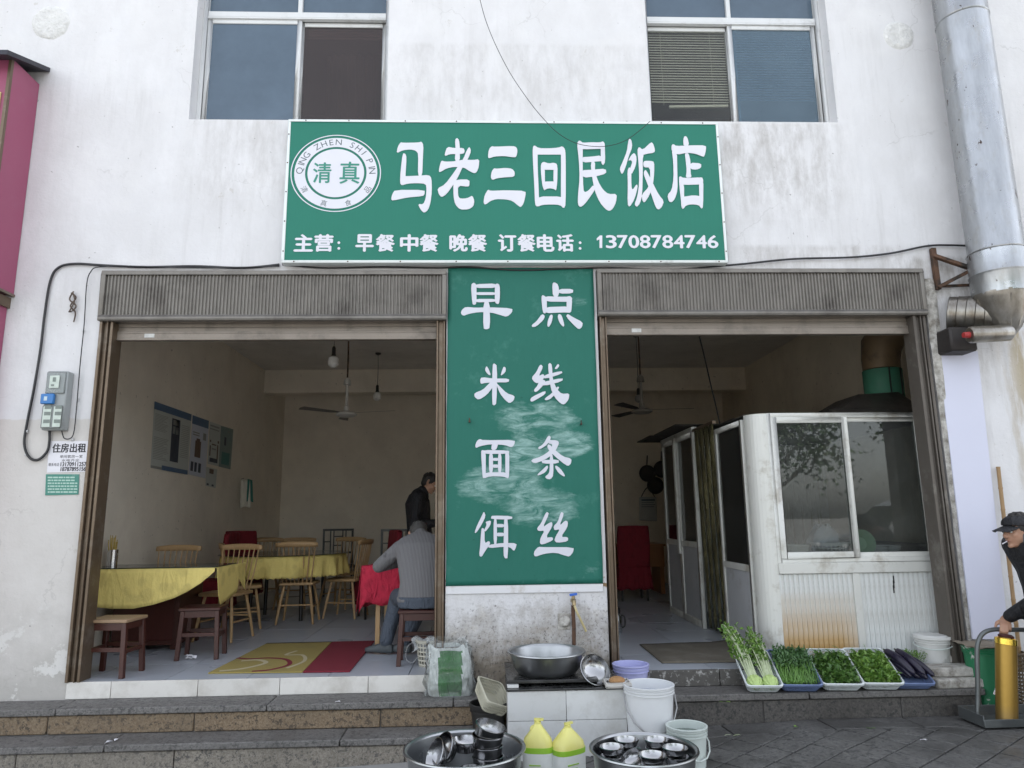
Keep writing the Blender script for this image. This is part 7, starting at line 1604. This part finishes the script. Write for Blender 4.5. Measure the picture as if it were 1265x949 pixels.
hair(pa_, L1, R1, 1.0, HAIR2)
# --- standing man in black, further back
Ob = P(519, 640, 3.1); Ob.z = 0; pb2 = thing('person', 'standing person in a black jacket looking down near the back of the dining room', 'person', tuple(Ob))
V = Vector; yr = (0, 1, 0)
tor = [(V((0, 0, .84)), yr, (1, 0, 0), .17, .115), (V((-.0, 0, .96)), yr, (1, 0, 0), .165, .115), (V((-.02, 0, 1.14)), yr, (1, 0, -.1), .165, .11), (V((-.03, 0, 1.30)), yr, (1, 0, -.2), .20, .12), (V((-.01, 0, 1.41)), yr, (1, 0, -.3), .185, .09), (V((.02, 0, 1.455)), yr, (1, 0, -.4), .08, .06)]
neck = [V((.015, 0, 1.43)), V((.065, 0, 1.50))]; hc = V((.115, 0, 1.575))
mb = MB(); loftb(mb, tor); limb(mb, neck, [.055, .052]); L2, R2 = headf(mb, hc, (.84, -.10, -.54), (.54, 0, .84))
arms = []
for k in (-1, 1):
    sh_ = V((-.01, k * .185, 1.37)); el = V((-.05 if k < 0 else .02, k * .25, 1.08)); wr = V((.20, k * .12, 1.10)); arms.append((sh_, el, wr)); limb(mb, [sh_, el], [.052, .042]); limb(mb, [el, wr], [.04, .027]); hand(mb, wr, (.8, -k * .4, .1), (0, -k, 0), (.1, 0, 1), (30, 35, 25))
    limb(mb, [V((0, k * .09, .86)), V((.01, k * .095, .48)), V((-.01, k * .1, .085))], [.09, .06, .04])
fuse('body', mb, SKIN, pb2, .008); face(pb2, L2)
mb = MB(); loftb(mb, [(c, r, f, a + .03, b + .035) for c, r, f, a, b in tor[:5]]); loftb(mb, [(V((0, 0, .74)), yr, (1, 0, 0), .20, .15), (V((0, 0, .86)), yr, (1, 0, 0), .20, .15)])
for sh_, el, wr in arms: limb(mb, [sh_, el], [.075, .062]); limb(mb, [el, wr], [.06, .046])
limb(mb, [V((-.01, 0, 1.41)), V((.03, 0, 1.475))], [.115, .078]); limb(mb, [V((-.01, -.16, 1.40)), V((-.01, .16, 1.40))], [.085, .085]); fuse('jacket', mb, BK, pb2, .01, 3)
mb = MB()
for k in (-1, 1): limb(mb, [V((0, k * .09, .86)), V((.01, k * .095, .48)), V((-.01, k * .1, .11))], [.10, .078, .062])
fuse('trousers', mb, NV, pb2, .01, 3)
for k in (-1, 1): mb = MB(); shoe(mb, V((-.01, k * .1, .08)), V((.3, k * .12, .08))); fuse('shoe', mb, M['black'], pb2, .007, 3)
hair(pb2, L2, R2, 1.0, HAIR)
# --- man with the cap at the right edge
yk = -.74; hcw = P(1257, 656, yk); g = gz(3.8); Oc = V((hcw.x + .18, yk, g)); pc_ = thing('person', 'person in a black cap smoking a cigarette with a hand on the trolley handle', 'person', tuple(Oc))
W3 = lambda p: Vector(p) - Oc
hc = W3(hcw); yr = (0, -1, 0); hx = hc.x
tor = [(V((hx + .20, 0, .80)), yr, (-1, 0, 0), .165, .115), (V((hx + .19, 0, .92)), yr, (-1, 0, 0), .16, .115), (V((hx + .16, 0, 1.06)), yr, (-1, 0, -.2), .165, .11), (V((hx + .115, 0, 1.19)), yr, (-1, 0, -.3), .195, .115), (V((hx + .08, 0, 1.275)), yr, (-1, 0, -.4), .18, .09), (V((hx + .06, 0, 1.31)), yr, (-1, 0, -.4), .08, .06)]
mb = MB(); loftb(mb, tor); limb(mb, [V((hx + .07, 0, 1.29)), V((hx + .02, 0, hc.z - .085))], [.055, .052]); L3, R3_ = headf(mb, hc, (-1, -.10, -.12), (-.12, 0, 1))
lsh = V((hx + .10, -.19, 1.215)); hw = W3(P(1238, 777, -.52)); lwr = hw + V((.055, .045, .055)); lel = V(((lsh.x + lwr.x) / 2 + .06, -.12, (lsh.z + lwr.z) / 2 - .02)); 
limb(mb, [lsh, lel], [.052, .042]); limb(mb, [lel, lwr], [.04, .027])
hand(mb, lwr, (-.45, -.75, -.30), (-.1, .25, -1), (-.9, .4, 0), (48, 62, 50), .95)
rsh = V((hx + .10, .19, 1.215)); rel = V((hx + .26, .27, .98)); rwr = V((hx + .30, .25, .74)); limb(mb, [rsh, rel], [.052, .042]); limb(mb, [rel, rwr], [.04, .027]); hand(mb, rwr, (-.5, 0, -.8), (0, -1, 0), (-.8, 0, .5), (20, 25, 20))
lgs = []
for k, dx in ((-1, .0), (1, .16)):
    a, b, c = V((hx + .20, k * .09, .82)), V((hx + .16 + dx * .5, k * .10, .46)), V((hx + .14 + dx, k * .11, .085)); lgs.append((a, b, c)); limb(mb, [a, b, c], [.09, .06, .04])
fuse('body', mb, SKIN, pc_, .0065, 3); face(pc_, L3)
mb = MB(); loftb(mb, [(c, r, f, a + .03, b + .035) for c, r, f, a, b in tor[:5]]); loftb(mb, [(V((hx + .20, 0, .72)), yr, (-1, 0, 0), .20, .15), (V((hx + .20, 0, .84)), yr, (-1, 0, 0), .20, .15)])
limb(mb, [lsh, lel], [.078, .064]); limb(mb, [lel, lwr + (lel - lwr) * .12], [.062, .044]); limb(mb, [rsh, rel], [.078, .064]); limb(mb, [rel, rwr], [.062, .044])
for i in range(40): t_ = random.random(); p = (lsh.lerp(lel, t_) if i % 2 else lel.lerp(lwr, t_ * .8)) + rv(.045); mb.ell(p, (.018, .035, .012), Matrix.Rotation(random.random() * 3, 3, 'Y'), 8, 6)
fuse('jacket', mb, BK, pc_, .009, 3)
mb = MB(); limb(mb, [V((hx + .05, 0, 1.275)), V((hx + .02, 0, 1.335))], [.088, .074]); fuse('collar', mb, mat('grey_collar', (.1, .1, .11), .8), pc_, .007, 3)
mb = MB()
for a, b, c in lgs: limb(mb, [a, b, c + V((0, 0, .03))], [.10, .08, .064])
fuse('trousers', mb, NV, pc_, .01, 3)
for a, b, c in lgs: mb = MB(); shoe(mb, c, c + V((-.3, 0, 0))); fuse('shoe', mb, mat('brown_shoe', (.10, .045, .03), .5) if 'brown_shoe' not in bpy.data.materials else bpy.data.materials['brown_shoe'], pc_, .007, 3)
hair(pc_, L3, R3_, 1.0, HAIR)
mb = MB(); mb.ell(L3(0, -.018, .050), (.088, .110, .066), R3_, 24, 16); mb.ell(L3(0, .02, .062), (.070, .072, .045), R3_, 20, 12)
o = fuse('cap', mb, BK, pc_, .006, 3); bm = bmesh.new(); bm.from_mesh(o.data); c0 = L3(0, 0, 0); u_ = (L3(0, 0, 1) - c0).normalized(); f_ = (L3(0, 1, 0) - c0).normalized()
bmesh.ops.delete(bm, geom=[v for v in bm.verts if (v.co - c0).dot(u_) < .040 + .12 * ((v.co - c0).dot(f_) - .05)], context='VERTS'); bm.to_mesh(o.data); bm.free(); md = o.modifiers.new('t', 'SOLIDIFY'); md.thickness = .003
m = MB(); m.grid(lambda u, v: L3((u - .5) * .15 * (1 - .25 * v * v), .070 + .115 * v - .06 * (2 * u - 1) ** 2 * (.5 + .5 * v), .048 - .022 * v - .020 * (2 * u - 1) ** 2), 14, 8); m.build('cap_brim', BK, pc_, thick=.004)
cg = thing('cigarette', 'white cigarette between the lips of the person in the cap', 'cigarette', tuple(Oc + L3(0, .098, -.056)))
p0 = V((0, 0, 0)); d = (V((-.85, -.35, -.28))).normalized() * .07
MB().tube([p0 - d * .15, p0 + d * .93], .004, 8).build('paper_tube', M['white_print'], cg); MB().tube([p0 + d * .93, p0 + d], .0038, 8).build('ash_tip', mat('ash', (.15, .14, .13), .9), cg)
# ------------------------------------------------------------------ across the street: what the panes mirror
vn = thing('parked_van', 'silver minivan parked across the street, mirrored in the booth window', 'van', (9.6, -9.5, -.32))
vp = mat('silver_car_paint', (.42, .43, .44), .25, .5, var=.03, bump=0); vg = glass_mat('dark_car_glass', (.15, .17, .17), .02, .3, (.03, .035, .035))
prof = [(-2.15, .28), (-2.2, .62), (-2.05, .88), (-1.25, 1.02), (-.62, 1.62), (-.3, 1.74), (1.9, 1.76), (2.12, 1.2), (2.18, .6), (2.12, .28)]
m = MB(); 
def vside(y, k): return [Vector((x * (1 if k else .985), y, z)) for x, z in prof]
v = [Vector((x, y * (1 - .13 * max(0, z - .95)), z)) for y in (-.82, -.78, .78, .82) for x, z in prof]; v = []
for y, kk in ((-.80, .97), (-.84, 1), (.84, 1), (.80, .97)):
    for x, z in prof: v.append(Vector((x * kk, y * (1 - .16 * max(0, z - .95)), .28 + (z - .28) * kk)))
n = len(prof); m.add(v, [(i * n + j, i * n + (j + 1) % n, (i + 1) * n + (j + 1) % n, (i + 1) * n + j) for i in range(3) for j in range(n)] + [tuple(range(n)), tuple(range(4 * n - 1, 3 * n - 1, -1))]); m.build('body', vp, vn, bevel=.03, seg=2)
def onside(pts, sgn): return [Vector((x, sgn * (.843 * (1 - .16 * max(0, z - .95)) + .002), z)) for x, z in pts]
for sg_ in (-1, 1):
    for w4 in ([(-1.05, 1.08), (-.55, 1.55), (-.3, 1.62), (-.3, 1.08)], [(-.22, 1.08), (-.22, 1.63), (.75, 1.64), (.75, 1.08)], [(.83, 1.08), (.83, 1.64), (1.8, 1.62), (1.95, 1.15)]): MB().prism(onside(w4, sg_), (0, sg_ * .006, 0)).build('side_window', vg, vn)
    for wx in (-1.4, 1.4):
        MB().lathe([(.19, -.1), (.30, -.1), (.32, -.07), (.32, .07), (.30, .1), (.19, .1)], (wx, sg_ * .78, .32), 28, Matrix.Rotation(R_(90), 3, 'X')).build('tyre', M['black'], vn); MB().lathe([(0, -.05), (.08, -.07), (.19, -.1), (.19, .1), (.08, .06), (0, .05)], (wx, sg_ * .78, .32), 20, Matrix.Rotation(R_(90), 3, 'X')).build('rim', M['steel'], vn)
    MB().ell((-2.02, sg_ * .62, .76), (.14, .17, .09)).build('headlight', M['porc'] if 'porc' in M else bpy.data.materials['white_porcelain'], vn); MB().box(-.75, -.6, *sorted((sg_ * .86, sg_ * 1.0)), 1.02, 1.16).build('mirror', vp, vn, bevel=.02)
MB().prism([Vector((-1.27, -.68, 1.04)), Vector((-1.27, .68, 1.04)), Vector((-.66, .62, 1.60)), Vector((-.66, -.62, 1.60))], (-.02, 0, .02)).build('windscreen', vg, vn)
MB().box(-2.24, -2.1, -.78, .78, .3, .5).build('bumper', M['black'], vn, bevel=.03); MB().box(-2.235, -2.16, -.45, .45, .58, .72).build('grille', M['black'], vn, bevel=.01)
bark = mat('tree_bark', (.10, .08, .06), .95, var=.4, scale=9, bump=1, bscale=20, dist=.02); TL_ = leafmat('tree_leaf', (.03, .075, .02), (.08, .15, .04))
for i, (x, y, h, lab) in enumerate(((5.2, -12.5, 5.0, 'leafy street tree across the street, mirrored in the left booth window'), (-4.5, -15, 6.5, 'leafy street tree across the street opposite the dining room'), (14.5, -15, 6, 'tall leafy street tree across the street beyond the van'), (8.6, -15.5, 5.5, 'leafy street tree behind the parked van'))):
    tr_ = thing('street_tree', lab, 'tree', (x, y, gz(x) - .02), 0, 'trees across the street'); m = MB(); m.tube(spline([(0, 0, -.1), (.06, .03, h * .25), (.0, .1, h * .5), (.1, .05, h * .8)], 5), [.2, .19, .18, .17, .16, .15, .14, .13, .12, .11, .10, .09, .08, .07, .06, .05], 10); tips = []
    for k in range(11): a = k * 2.4; z0_ = h * (.38 + .04 * k); e = V((math.cos(a) * h * .26, math.sin(a) * h * .26, z0_ + h * .2)); m.tube(spline([(.04, .05, z0_), tuple(V((.04, .05, z0_)).lerp(e, .5) + V((0, 0, -.1))), tuple(e)], 4), [.06, .055, .05, .045, .04, .035, .03, .02, .012], 6); tips.append(e)
    m.build('trunk', bark, tr_); m = MB()
    for e in tips + [V((.1, .05, h * .92)), V((.4, 0, h * .8))]:
        for _ in range(330): p = e + V((random.gauss(0, .55), random.gauss(0, .55), random.gauss(0, .42))); leaf(m, p, rv(), rv(), random.uniform(.12, .22), random.uniform(.07, .12))
    m.build('crown', TL_, tr_, weld=False)
